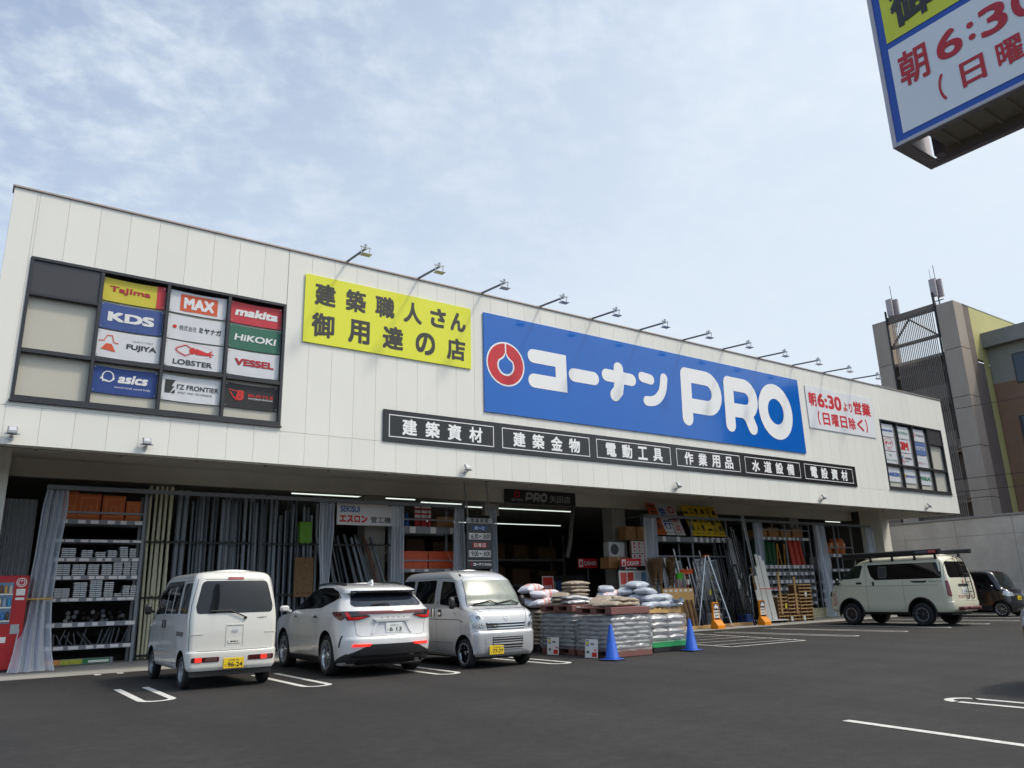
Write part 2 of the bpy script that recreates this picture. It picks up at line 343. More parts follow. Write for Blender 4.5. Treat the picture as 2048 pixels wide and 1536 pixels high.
# hatched box beside the bags
for a, b in (((15.5, -4.55), (18.35, -4.6)), ((18.35, -4.6), (19.5, .4)), ((15.5, -4.55), (16.2, .4))): line(a, b, .08)
for k in range(5): line((15.75 + k * .1, -3.8 + k * .95), (18.6 + .2 * k, -4.15 + .95 * k), .055)
# bays on the near side
ubay(10.03, -17.5, -12.6, .19, .1); stroke(g, [(9.84, -12.6)] + arc(10.03, -12.6, .19, 180, 0, 14) + [(10.22, -12.6)], .1, lambda u, v, d: (u, v, .0045), 0, False, False)
line((7.775, -12.45), (7.4, -17.4), .11)
struct(g.build('road_markings', worn_paint(), normals=False))

# ------------------------------------------------------------------ the store
B_ = thing('store_building', 'long white panel clad hardware store with a deep overhang above its open goods bays', 'store')
TOP, BOT, XL, XR = 9.87, 4.42, -.117, 37.73
WIN = [(.356, 5.715, 5.312, 8.38), (32.007, 37.255, 5.285, 8.33)]
cl = MB(); xs = [9.35 + .603 * k for k in range(-15, 47)]; xs = [XL] + [x for x in xs if XL + .2 < x < XR - .2] + [XR]
for a, b in zip(xs, xs[1:]):
    for z0, z1 in ((BOT + .012, 5.2), (5.208, TOP - .03)):
        segs = [(a, b, z0, z1)]
        for (wa, wb, wz0, wz1) in WIN:
            ns = []
            for (p, q, r_, s_) in segs:
                if q <= wa + .001 or p >= wb - .001 or s_ <= wz0 or r_ >= wz1: ns.append((p, q, r_, s_)); continue
                if p < wa: ns.append((p, wa, r_, s_))
                if q > wb: ns.append((wb, q, r_, s_))
                p2, q2 = max(p, wa), min(q, wb)
                if r_ < wz0: ns.append((p2, q2, r_, wz0))
                if s_ > wz1: ns.append((p2, q2, wz1, s_))
            segs = ns
        for (p, q, r_, s_) in segs:
            if q - p > .02 and s_ - r_ > .02: cl.box(p + .0022, q - .0022, 0.015, .035, r_, s_)
o = cl.build('cladding', M_white, B_, bevel=.002)
co = MB()      # solid wall behind the joints, with the window openings left out
def wallband(x0, x1, z0, z1): co.box(x0, x1, .03, .3, z0, z1)
xa = XL
for (wa, wb, wz0, wz1) in WIN:
    wallband(xa, wa, BOT + .01, TOP - .04); wallband(wa, wb, BOT + .01, wz0); wallband(wa, wb, wz1, TOP - .04); xa = wb
wallband(xa, XR - .01, BOT + .01, TOP - .04)
co.build('facade_wall', M_core, B_)
# side returns, roof, lower walls
w = MB(); w.box(XL + .002, XL + .25, .3, 25, BOT + .012, TOP - .035); w.box(XR - .25, XR - .002, .3, 25, BOT + .012, TOP - .035); w.box(XL, XR, 25, 25.25, 0, TOP - .03)
w.build('side_wall', M_white, B_)
for a_, b_ in ((XL + .01, .62), (37.02, XR - .01)): MB().box(a_, b_, 3.5, 4.6, 0, 5.0).build('corner_pier', mat('pier paint', lin(222, 220, 210), .6, var=.04), B_)
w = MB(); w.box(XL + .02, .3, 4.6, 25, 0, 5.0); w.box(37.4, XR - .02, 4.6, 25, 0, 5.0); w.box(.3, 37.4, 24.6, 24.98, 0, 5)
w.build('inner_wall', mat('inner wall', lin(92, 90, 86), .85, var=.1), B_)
w = MB(); w.box(XL + .26, XR - .26, .31, 24.9, 5.0, 5.2); w.build('soffit', mat('soffit board', lin(226, 222, 212), .75, var=.05, vs=.6), B_)
w = MB(); w.box(XL + .26, XR - .26, .31, 24.9, 9.2, 9.4); w.build('roof', M_conc, B_)
w = MB(); w.box(.63, 37.0, 5.0, 5.25, 4.53, 4.997); w.build('lintel', mat('lintel board', lin(222, 218, 208), .7, var=.05), B_)
cp = MB(); cp.box(XL - .03, XR + .03, -.022, .34, TOP - .032, TOP + .012); cp.build('coping', mat('brown coping', lin(168, 156, 148), .4, metal=.3, var=.05), B_, bevel=.006)
gt = MB(); gt.box(XL + .26, XR - .26, .302, .42, BOT + .05, BOT + .30); gt.box(XL + .26, XR - .26, .42, .45, BOT + .02, BOT + .12)
for k in range(24): gt.box(.9 + k * 1.55, .95 + k * 1.55, .30, .47, BOT + .0, BOT + .1)
gt.build('gutter', mat('gutter grey', lin(116, 113, 108), .5, var=.06), B_)
M_col = mat('column paint', lin(150, 148, 142), .6, var=.06)
for x in (10.55, 20.95, 32.2): MB().box(x - .35, x + .35, 5.02, 5.6, .012, 4.52).build('column', M_col, B_, bevel=.01)
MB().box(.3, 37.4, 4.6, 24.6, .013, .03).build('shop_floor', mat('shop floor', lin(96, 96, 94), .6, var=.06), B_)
# windows
M_glass = clear_mat('window glass', (.02, .02, .022), 1.0, .02)
M_blind = mat('roller blind', lin(206, 203, 190), .75, var=.02)
for wi, (wa, wb, z0, z1) in enumerate(WIN):
    n = 4; cxs = [wa + (wb - wa) * k / n for k in range(n + 1)]; tr = 6.36; dk = 7.58; dc = 0 if wi == 0 else 3
    f = MB(); t = .035
    f.box(wa, wb, -.02, .10, z0, z0 + .11); f.box(wa, wb, -.015, .10, z1 - .07, z1); f.box(wa, wa + .06, -.016, .10, z0 + .11, z1 - .07); f.box(wb - .06, wb, -.016, .10, z0 + .11, z1 - .07)
    for x in cxs[1:-1]: f.box(x - t, x + t, -.014, .10, z0 + .11, z1 - .07)
    for a, b in zip(cxs, cxs[1:]):
        p, q = (a + (.06 if a == wa else t), b - (.06 if b == wb else t)); f.box(p, q, -.012, .10, tr - .045, tr + .045)
    a, b = cxs[dc], cxs[dc + 1]; p, q = (a + (.06 if a == wa else t), b - (.06 if b == wb else t)); f.box(p, q, -.010, .10, dk - .04, dk + .03)
    f.box(wa - .03, wb + .03, -.05, .0, z0 - .03, z0 + .012)
    fo = f.build('window', M_dark, B_, bevel=.006)
    gm = MB(); gm.add([(wa + .05, .03, z0 + .1), (wb - .05, .03, z0 + .1), (wb - .05, .03, z1 - .06), (wa + .05, .03, z1 - .06)], [(0, 1, 2, 3)]); gm.build('pane', M_glass, fo)
    pm = MB(); pm.box(p, q, .02, .034, dk + .03, z1 - .07); pm.build('vent_panel', mat('vent panel', lin(58, 58, 62), .4, var=.05), fo)
    bl = MB(); bl.box(wa + .02, wb - .02, .125, .14, z0 + .02, z1 - .22); bl.build('blind', M_blind, fo)
    bk = MB(); bk.box(wa - .2, wb + .2, 1.2, 1.3, z0 - .1, z1 + .2); bk.build('backing_wall', mat('inner lining', lin(120, 118, 110), .8), fo)
# ------------------------------------------------------------------ banners behind the panes
FL = {}
def banner(kind, col, label, x0, x1, z0, z1, deco, sag=.012):
    t = thing('logo_banner', label, 'banner', ((x0 + x1) / 2, .09, z0), 0, 'brand banners hung behind the window glass')
    W, H = x1 - x0, z1 - z0; rows = []
    for i in range(7):
        v = H * i / 6; rows.append([(-W / 2 + W * j / 14, .004 * math.sin(j * 1.1 + i * .5 + x0) * (.5 + i * .05) * (1 - i / 7), v - sag * math.sin(PI * j / 14) * (2 if i else 1)) for j in range(15)])
    mb = MB().grid(rows); mb.build('cloth', mat('banner ' + kind, col, .55, var=.05, vs=3), t, smooth=80, normals=False)
    eye = MB()
    for ex, ez in ((-W / 2 + .03, .04), (W / 2 - .03, .04), (-W / 2 + .03, H - .04), (W / 2 - .03, H - .04)): eye.cyl((ex, -.014, ez), (ex, -.02, ez), .012, 8)
    eye.build('eyelet', M_galv, t)
    deco(t, W, H); return t
def lay(t, m, fn, name='lettering'):
    mb = MB(); fn(mb); flat(name, mb, m, t)
def TXT(m, body, box, bold=.03, shear=0, d=.024):
    def f(t, W, H):
        lay(t, m, lambda mb: text(mb, body, -W / 2 + box[0] * W, box[1] * H, -W / 2 + box[2] * W, box[3] * H, front(0, 0, .017), bold, shear, d))
    return f
def seq(*fs):
    def f(t, W, H):
        for q in fs: q(t, W, H)
    return f
def RECT(m, box, d=.021):
    return lambda t, W, H: lay(t, m, lambda mb: rect(mb, -W / 2 + box[0] * W, box[1] * H, -W / 2 + box[2] * W, box[3] * H, front(0, 0, .0165), d), 'emblem')
def SHAPE(m, fn, name='emblem'):
    return lambda t, W, H: lay(t, m, lambda mb: fn(mb, W, H), name)
c_red, c_blue, c_green = lin(206, 52, 66), lin(60, 86, 150), lin(48, 112, 92)
M_or = mat('orange print', lin(222, 92, 50), .45); M_dr = mat('dark red print', lin(178, 30, 44), .45); M_gk = mat('charcoal print', lin(56, 58, 62), .45); M_bp = mat('blue print', lin(46, 92, 176), .45); M_gp = mat('green print', lin(40, 132, 92), .45); M_nr = mat('red print', lin(214, 44, 40), .45); M_lg = mat('grey print', lin(130, 134, 138), .45)
xb = [(1.735, 2.985), (3.09, 4.33), (4.43, 5.64)]; zr = [(7.73, 8.26), (7.10, 7.68), (6.46, 7.07), (5.68, 6.26)]
white = lin(226, 228, 232)
F0 = front(0, 0, .0165)
def volcano(mb, W, H):
    c = -.33 * W
    mb.add([F0(c - .10 * W, .28 * H, .024), F0(c + .13 * W, .22 * H, .024), F0(c + .06 * W, .50 * H, .024), F0(c - .03 * W, .50 * H, .024)], [(0, 1, 2, 3)])
    stroke(mb, [(c - .14 * W, .58 * H), (c - .06 * W, .60 * H), (c - .02 * W, .80 * H), (c + .06 * W, .80 * H), (c + .09 * W, .56 * H), (c + .16 * W, .54 * H)], .018, F0, .024)
def lobster(mb, W, H):
    disc(mb, 0, .66 * H, .34 * W, F0, .024, 40, .335 * W, 20, 340, ry=.27 * H)
    for k in range(6): disc(mb, .03 * W + k * .036 * W, .66 * H - k * .006, .024 * W, F0, .0245 + k * 1e-4, 14, ry=(.13 - .012 * k) * H)
    disc(mb, -.04 * W, .67 * H, .055 * W, F0, .0252, 18, ry=.13 * H)
    for s_ in (-1, 1):
        stroke(mb, [(-.06 * W, (.66 + .1 * s_) * H), (-.16 * W, (.66 + .2 * s_) * H), (-.27 * W, (.66 + .10 * s_) * H), (-.32 * W, (.66 + .02 * s_) * H)], .022, F0, .0255)
        stroke(mb, [(.22 * W, .63 * H), (.29 * W, (.63 + .1 * s_) * H)], .03, F0, .0257 + s_ * .0001)
    stroke(mb, [(.22 * W, .63 * H), (.32 * W, .63 * H)], .03, F0, .0262)
def swirl(mb, W, H):
    stroke(mb, [(-.34 * W, .44 * H)] + arc(-.27 * W, .62 * H, .085 * W, 200, -70, 14, .2 * H) + [(-.33 * W, .50 * H)], .025, F0, .024)
    stroke(mb, [(-.38 * W, .52 * H)] + arc(-.27 * W, .60 * H, .10 * W, 190, 350, 10, .16 * H), .02, F0, .0245)
def sq_flash(mb, W, H):
    mb.add([F0(-.45 * W, .28 * H, .024), F0(-.36 * W, .28 * H, .024), F0(-.29 * W, .56 * H, .024), F0(-.34 * W, .54 * H, .024), F0(-.28 * W, .80 * H, .024), F0(-.45 * W, .80 * H, .024)], [(0, 1, 2, 3, 4, 5)])
    mb.add([F0(-.35 * W, .28 * H, .024), F0(-.28 * W, .28 * H, .024), F0(-.28 * W, .44 * H, .024)], [(0, 1, 2)])
def bflame(mb, W, H):
    text(mb, 'B', -.30 * W, .30 * H, -.15 * W, .72 * H, F0, .06, .2, .024)
    stroke(mb, [(-.42 * W, .72 * H), (-.30 * W, .66 * H), (-.22 * W, .66 * H)], .02, F0, .0245); stroke(mb, [(-.40 * W, .60 * H), (-.33 * W, .40 * H), (-.24 * W, .32 * H)], .03, F0, .0247)
r = lambda i: (xb[i][0], xb[i][1])
def row(i, k): return (*r(i), *zr[k])
banner('yellow', lin(216, 202, 62), 'yellow banner with a red end stripe behind the upper window glass', *row(0, 0), seq(RECT(mat('banner red', c_red, .5), (.86, 0, 1, 1)), TXT(M_dr, 'TaJIma', (.10, .34, .76, .66), .03)))
banner('blue', c_blue, 'blue banner with bold white capitals under the yellow banner', *row(0, 1), TXT(M_txtw, 'KDS', (.12, .30, .86, .68), .05))
banner('white', white, 'white banner with an orange volcano emblem in the window', *row(0, 2), seq(SHAPE(M_or, volcano), TXT(M_gk, 'FUJIYA', (.46, .34, .94, .58), .035), TXT(M_lg, 'QUALITY FIRST', (.55, .66, .88, .74), 0)))
banner('deep blue', lin(36, 70, 142), 'deep blue banner with a white swirl in the lower window row', *row(0, 3), seq(SHAPE(M_txtw, swirl), TXT(M_txtw, 'asics', (.38, .42, .84, .76), .04, .2), TXT(M_txtw, 'sound mind, sound body', (.34, .20, .90, .30), 0, .2)))
banner('white', white, 'white banner with white capitals on an orange block', *row(1, 0), seq(RECT(M_or, (.18, .10, .84, .86)), TXT(M_txtw, 'MAX', (.24, .22, .78, .74), .05, 0, .026)))
banner('white', white, 'plain white banner with one line of small grey Japanese letters', *row(1, 1), seq(TXT(M_gk, 'ミヤナガ', (.54, .38, .94, .62), .03), TXT(M_gk, '株式会社', (.20, .38, .50, .60), .01), SHAPE(M_nr, lambda mb, W, H: disc(mb, -.38 * W, .50 * H, .035 * W, F0, .024, 20))))
banner('white', white, 'white banner with a red lobster emblem', *row(1, 2), seq(SHAPE(M_nr, lobster), TXT(M_gk, 'LOBSTER', (.14, .10, .82, .30), .025)))
banner('white', white, 'white banner with a black square flash emblem in the lower window row', *row(1, 3), seq(SHAPE(M_txtk, sq_flash), TXT(M_gk, "I'Z FRONTIER", (.25, .46, .97, .66), .02), TXT(M_gk, 'SPIRIT AND TECHNIQUE', (.27, .28, .86, .37), 0)))
banner('red', c_red, 'red banner with slanted white lettering at the window corner', *row(2, 0), TXT(M_txtw, 'makita', (.08, .34, .92, .74), .05, .2))
banner('green', c_green, 'dark green banner with white lettering below the red banner', *row(2, 1), TXT(M_txtw, 'HiKOKI', (.10, .34, .90, .62), .03, .15))
banner('white', white, 'white banner with dark red capitals below the green banner', *row(2, 2), TXT(M_dr, 'VESSEL', (.14, .38, .90, .66), .05))
banner('black', lin(34, 34, 38), 'black banner with a red letter B in the lower window row', *row(2, 3), seq(SHAPE(M_nr, bflame), TXT(M_nr, 'BURTLE', (.44, .48, .92, .60), .02), TXT(M_txtw, 'WORKWEAR', (.44, .38, .92, .45), 0)))
xb = [(32.06, 33.14), (33.38, 34.42), (34.68, 35.74)]; zr = [(7.63, 8.20), (7.00, 7.60), (6.42, 6.97), (5.64, 6.25)]
banner('white', white, 'white banner with light blue lettering, far window, top left', *row(0, 0), TXT(M_bp, 'Panasonic', (.05, .38, .95, .60), .02))
banner('white', white, 'white banner with pale green lettering, far window, top row', *row(1, 0), TXT(mat('pale green print', lin(150, 190, 165), .5), 'nichiha', (.08, .36, .92, .62), .02))
banner('white', white, 'white banner with a red ring and grey lettering, far window, top row', *row(2, 0), seq(SHAPE(M_nr, lambda mb, W, H: disc(mb, -.34 * W, .48 * H, .10 * W, F0, .024, 24, .06 * W)), TXT(M_lg, 'WAKAI', (.32, .38, .94, .60), .02)))
banner('white', white, 'white banner with red letters in a red oval, far window', *row(0, 1), seq(SHAPE(M_nr, lambda mb, W, H: disc(mb, 0, .56 * H, .34 * W, F0, .024, 36, .315 * W, ry=.36 * H)), TXT(M_nr, 'ボンド', (.26, .44, .74, .68), .04), TXT(M_nr, 'KONISHI', (.34, .06, .66, .14), 0)))
banner('white', white, 'white banner with very large red figure and letter, far window', *row(1, 1), TXT(M_nr, '3M', (.18, .18, .82, .84), .07))
banner('mid blue', lin(96, 124, 178), 'blue banner with white capitals, far window, middle row', *row(2, 1), TXT(M_txtw, 'TOTO', (.08, .36, .92, .64), .02))
banner('white', white, 'white banner with small green letters and emblem, far window', *row(0, 2), seq(TXT(M_gp, 'ニチハ', (.40, .56, .60, .78), .03), TXT(M_gp, 'イクタ・ケイカル', (.06, .18, .94, .36), .02)))
banner('white', white, 'white banner with a blue and red letter K, far window', *row(1, 2), seq(SHAPE(M_bp, lambda mb, W, H: (stroke(mb, [(-.38 * W, .2 * H), (-.38 * W, .8 * H)], .05, F0, .024, False, False), stroke(mb, [(-.34 * W, .5 * H), (-.22 * W, .8 * H)], .05, F0, .0245, False, False))), SHAPE(M_nr, lambda mb, W, H: stroke(mb, [(-.34 * W, .48 * H), (-.20 * W, .18 * H)], .05, F0, .025, False, False)), TXT(M_gk, 'KANSAI', (.36, .50, .92, .70), .02), TXT(M_gk, 'PAINT', (.36, .30, .70, .42), 0)))
banner('white', white, 'white banner with a small red label, far window, third row', *row(2, 2), seq(TXT(M_nr, 'エスコ', (.10, .26, .50, .44), .04), TXT(M_gk, 'セメント', (.54, .28, .94, .42), .01)))
banner('white', white, 'white banner with blue outlined letters, far window, bottom left', *row(0, 3), TXT(M_bp, 'DAIKEN', (.04, .36, .96, .66), .04))
banner('white', white, 'white banner with blue letters and a yellow dot, far window, bottom row', *row(1, 3), seq(SHAPE(mat('yellow print', lin(230, 200, 60), .5), lambda mb, W, H: disc(mb, -.36 * W, .5 * H, .09 * W, F0, .024, 20)), TXT(M_bp, 'JFE-HACO', (.22, .34, .98, .58), .04)))
banner('white', white, 'white banner with green capitals, far window, bottom row', *row(2, 3), TXT(M_gp, 'WAKAI', (.06, .30, .94, .62), .04))

# ------------------------------------------------------------------ facade signs
def board(mb, W, H, th=.028): mb.box(0, W, -th, -.001, 0, H)
t = thing('yellow_sign', 'big yellow sign with two lines of black Japanese characters on the facade', 'sign', (6.16, 0, 7.50))
mb = MB(); board(mb, 4.87, 1.80); mb.build('panel', mat('yellow film', lin(226, 228, 40), .3, var=.015, coat=.3), t)
mb = MB(); fr = front(0, 0, -.032)
spaced(mb, '建築職人', .25, 1.02, 3.30, 1.62, .56, fr, .035); spaced(mb, 'さん', 3.56, 1.04, 4.70, 1.60, .50, fr, .04)
spaced(mb, '御用達の店', .20, .18, 4.68, .82, .60, fr, .035)
flat('lettering', mb, M_txtk, t)
def ring_logo(t, cx, cz, R, y, hole, frameR=True, fx=None):
    fr = fx or front(0, 0, y)
    if frameR:
        mb = MB(); disc(mb, cx, cz, R, fr, .0, 56); drop(mb, cx, cz - .03 * R, .45 * R, .66 * R, fr, .006); rect(mb, cx - .035 * R, cz + .5 * R, cx + .035 * R, cz + .95 * R, fr, .0075); flat('emblem_rim', mb, M_txtw, t)
        mb = MB(); disc(mb, cx, cz, R * .93, fr, .003, 56); flat('emblem_ring', mb, M_txtr, t)
        mb = MB(); drop(mb, cx, cz - .03 * R, .37 * R, .52 * R, fr, .009); flat('emblem_drop', mb, hole, t)
    else:
        mb = MB(); disc(mb, cx, cz, R, fr, .003, 40); flat('emblem_ring', mb, M_txtr, t); mb = MB(); drop(mb, cx, cz - .03 * R, .5 * R, .95 * R, fr, .006); flat('emblem_drop', mb, hole, t)
def drop(mb, cx, cz, r, tip, fr, d):
    pts = arc(cx, cz - .12 * r, r, -215, 35, 26); a, b = pts[-1], pts[0]; T = (cx, cz + tip)
    q = lambda p0, p1, p2, n=7: [((1 - s) ** 2 * p0[0] + 2 * s * (1 - s) * p1[0] + s * s * p2[0], (1 - s) ** 2 * p0[1] + 2 * s * (1 - s) * p1[1] + s * s * p2[1]) for s in [i / n for i in range(1, n)]]
    P = pts + q(a, (cx + .12 * r, cz + tip * .55), T) + [T] + q(T, (cx - .12 * r, cz + tip * .55), b)
    mb.add([fr(*p, d) for p in P] + [fr(cx, cz, d)], [(i, (i + 1) % len(P), len(P)) for i in range(len(P))])
M_bluefilm = mat('blue film', lin(0, 98, 190), .12, var=.03, vs=.6, coat=.25)
t = thing('main_sign', 'huge blue sign with a red ring emblem and white rounded lettering', 'sign', (11.18, 0, 6.33))
mb = MB(); mb.box(.285, 15.133, -.028, -.001, 0, 2.96); mb.build('panel', M_bluefilm, t)
def pro_letters(mb, fr, u, v, k, kx=None, sh=.0, d=0.):
    """rounded P R O, unit height 2.0"""
    kx = kx or k
    f = lambda a, b, dd: fr(u + (a + sh * b) * kx, v + b * k, d + dd)
    w = .50
    # P
    stroke(mb, [(.27, .25), (.33, 1.75)], w, f, 0)
    stroke(mb, [(.33, 1.74)] + [(1.15, 1.74)] + arc(1.30, 1.22, .50, 85, -90, 10, .52) + [(.35, .70)], w, f, .001, False, False)
    # R
    o = 2.15
    stroke(mb, [(o + .25, .25), (o + .32, 1.75)], w, f, .002)
    stroke(mb, [(o + .32, 1.74), (o + 1.05, 1.74)] + arc(o + 1.15, 1.27, .44, 85, -90, 10, .47) + [(o + .33, .80)], w, f, .003, False, False)
    stroke(mb, [(o + .95, .84), (o + 1.25, .62), (o + 1.42, .25)], w, f, .004, False, True)
    # O
    disc(mb, 4.98, 1.0, .97, f, .005, 48, .45, ry=1.04)
def konan(mb, fr, u, v, k, d=0.):
    """four rounded katakana drawn with strokes; unit: big letter height 1.2"""
    f = lambda a, b, dd: fr(u + a * k, v + b * k, d + dd)
    w = .44
    stroke(mb, [(.22, 1.0), (1.28, 1.0), (1.28, .22), (.22, .22)], w, f, 0)
    stroke(mb, [(1.80, .62), (2.62, .62)], w, f, 0)
    stroke(mb, [(3.18, .82), (4.28, .80)], .42, f, 0); stroke(mb, [(3.72, 1.12), (3.72, .62), (3.66, .34), (3.50, .18)], .42, f, .001)
    stroke(mb, [(4.80, .98), (5.18, .94)], .36, f, 0); stroke(mb, [(4.95, .16)] + arc(5.02, .96, .78, -80, -8, 9, .80) + [(5.84, 1.08)], .34, f, .001)
fr = front(0, 0, -.034)
mb = MB(); konan(mb, fr, 1.83, .92, .98); pro_letters(mb, fr, 8.30, .44, 1.045); flat('lettering', mb, M_txtw, t)
ring_logo(t, 1.03, 1.49, .67, -.033, M_bluefilm)
t = thing('product_sign', 'long black strip sign listing six product groups in white boxes', 'sign', (8.36, 0, 5.215))
mb = MB(); board(mb, 21.16, .83, .026); mb.build('panel', mat('black film', lin(38, 38, 41), .2, var=.03), t)
mb = MB(); fr = front(0, 0, -.029); bw = 21.16 / 6
for k, wd in enumerate(('建築資材', '建築金物', '電動工具', '作業用品', '水道設備', '電設資材')):
    a = .16 + k * (bw - .02); frame_lines(mb, a, .12, a + bw - .30, .71, .022, fr); spaced(mb, wd, a + .38, .20, a + bw - .30 - .38, .63, .43, fr, .03)
flat('lettering', mb, M_txtw, t)
t = thing('opening_notice', 'white notice with red lettering about the early opening time, right of the blue sign', 'sign', (26.79, 0, 7.42))
mb = MB(); board(mb, 4.73, 1.74, .02); mb.build('panel', mat('white film', lin(224, 226, 230), .35, var=.02), t)
mb = MB(); fr = front(0, 0, -.023)
text(mb, '朝', .14, .92, .66, 1.50, fr, .035); text(mb, '6:30', .74, .92, 2.40, 1.52, fr, .035); text(mb, 'より', 2.52, .94, 3.18, 1.34, fr, .03); text(mb, '営業', 3.28, .90, 4.56, 1.48, fr, .035)
text(mb, '（', .62, .16, .78, .76, fr, .03); spaced(mb, '日曜日除く', .95, .20, 3.86, .72, .48, fr, .03); text(mb, '）', 4.0, .16, 4.16, .76, fr, .03)
flat('lettering', mb, M_txtr, t)

# ------------------------------------------------------------------ arm lamps on the parapet
BX = [7.264, 9.375, 11.468, 13.591, 15.693, 17.826, 19.945, 22.043, 24.116, 26.203, 28.284, 30.346]
def arm_lamp():
    t = thing('sign_lamp', 'x', 'lamp', (BX[0], 0, TOP), 0, 'arm lamps along the parapet')
    mb = MB(); mb.bar((0, .32, .055), (0, -1.16, -.07), .045, .05); mb.build('arm', mat('arm paint', lin(84, 88, 94), .45), t, bevel=.006)
    mb = MB(); mb.box(-.06, .06, .04, .30, .028, .05); mb.box(-.03, .03, .1, .2, .05, .09); mb.build('base_plate', M_galv, t)
    mb = MB(); mb.bar((-.14, -1.14, -.03), (.14, -1.14, -.03), .035, .03); mb.bar((-.11, -1.14, -.04), (-.11, -1.13, -.225), .018, .018); mb.bar((.11, -1.14, -.04), (.11, -1.13, -.225), .018, .018); mb.cyl((0, -1.14, -.09), (0, -1.14, .04), .035, 10); mb.build('bracket', M_galv, t)
    mb = MB(); mb.box(-.14, .14, -1.24, -1.05, -.245, -.225); mb.box(-.11, .11, -1.21, -1.08, -.225, -.21); mb.build('lamp_head', mat('lamp casing', lin(205, 206, 206), .35), t, bevel=.008)
    return t
L0 = arm_lamp()
where = ['above the left end of the yellow sign', 'above the middle of the yellow sign', 'above the gap between yellow and blue signs', 'above the red ring emblem', 'above the first white katakana', 'fourth from the left over the blue sign', 'above the middle of the blue sign', 'above the white letter P', 'above the white letter R', 'above the right end of the blue sign', 'above the white opening notice', 'farthest of the row near the tower']
for i, x in enumerate(BX):
    o = L0 if i == 0 else dup(L0, (x, 0, TOP)); o['label'] = 'grey arm lamp on the parapet ' + where[i]
# floodlights under the signs
def flood():
    t = thing('floodlight', 'x', 'floodlight', (.47, 0, 4.56), 0, 'small floodlights along the facade foot')
    T = Matrix.Translation((0, -.14, .12)) @ Matrix.Rotation(math.radians(-35), 4, 'X') @ Matrix.Scale(.85, 4)
    mb = MB(); mb.T = T; mb.box(-.10, .10, -.03, .03, -.11, .12); mb.build('housing', M_greysteel, t, bevel=.015)
    mb = MB(); mb.T = T; mb.box(-.07, .07, -.036, -.029, -.03, .09); mb.build('lens', mat('lens grey', lin(188, 190, 196), .2), t)
    mb = MB(); mb.bar((-.13, -.14, .05), (.13, -.14, .05), .02, .03); mb.bar((0, 0, .0), (0, -.15, .03), .03, .03); mb.cbox(0, -.01, 0, .08, .02, .08); mb.build('bracket', M_galv, t)
    return t
F_ = flood()
for i, (x, w_) in enumerate(((.47, 'below the left window corner'), (2.87, 'below the middle of the left window'), (10.81, 'below the first box of the black strip sign'), (18.92, 'below the middle of the black strip sign'), (26.92, 'below the last box of the black strip sign'), (34.77, 'below the far right window'))):
    o = F_ if i == 0 else dup(F_, (x, 0, 4.56)); o['label'] = 'small grey floodlight on the facade ' + w_
# unlit tube strips under the overhang
def tube_strip(x0, x1, y, z, lab, lit=False, es=6.):
    t = thing('tube_light', lab, 'light', (x0, y, z), 0, 'tube lights under the overhang and ceiling')
    mb = MB().box(0, x1 - x0, -.04, .04, .03, .07); mb.build('casing', mat('tube casing', lin(190, 190, 186), .5), t)
    mb = MB().cyl((.02, 0, .01), (x1 - x0 - .02, 0, .01), .018, 8)
    mb.build('tube', mat('lit tube', (.9, .95, .9), .4, emit=(.92, 1., .93), es=es) if lit else mat('unlit tube', lin(225, 225, 222), .3), t); return t
for x0, x1, w_ in ((1.6, 5.6, 'above the left goods shelf'), (9.2, 13.8, 'above the orange crate bay'), (14.4, 19.2, 'before the entrance'), (21.5, 26.5, 'above the yellow road signs')):
    tube_strip(x0, x1, 1.2, 4.90, 'unlit white tube strip under the overhang ' + w_)
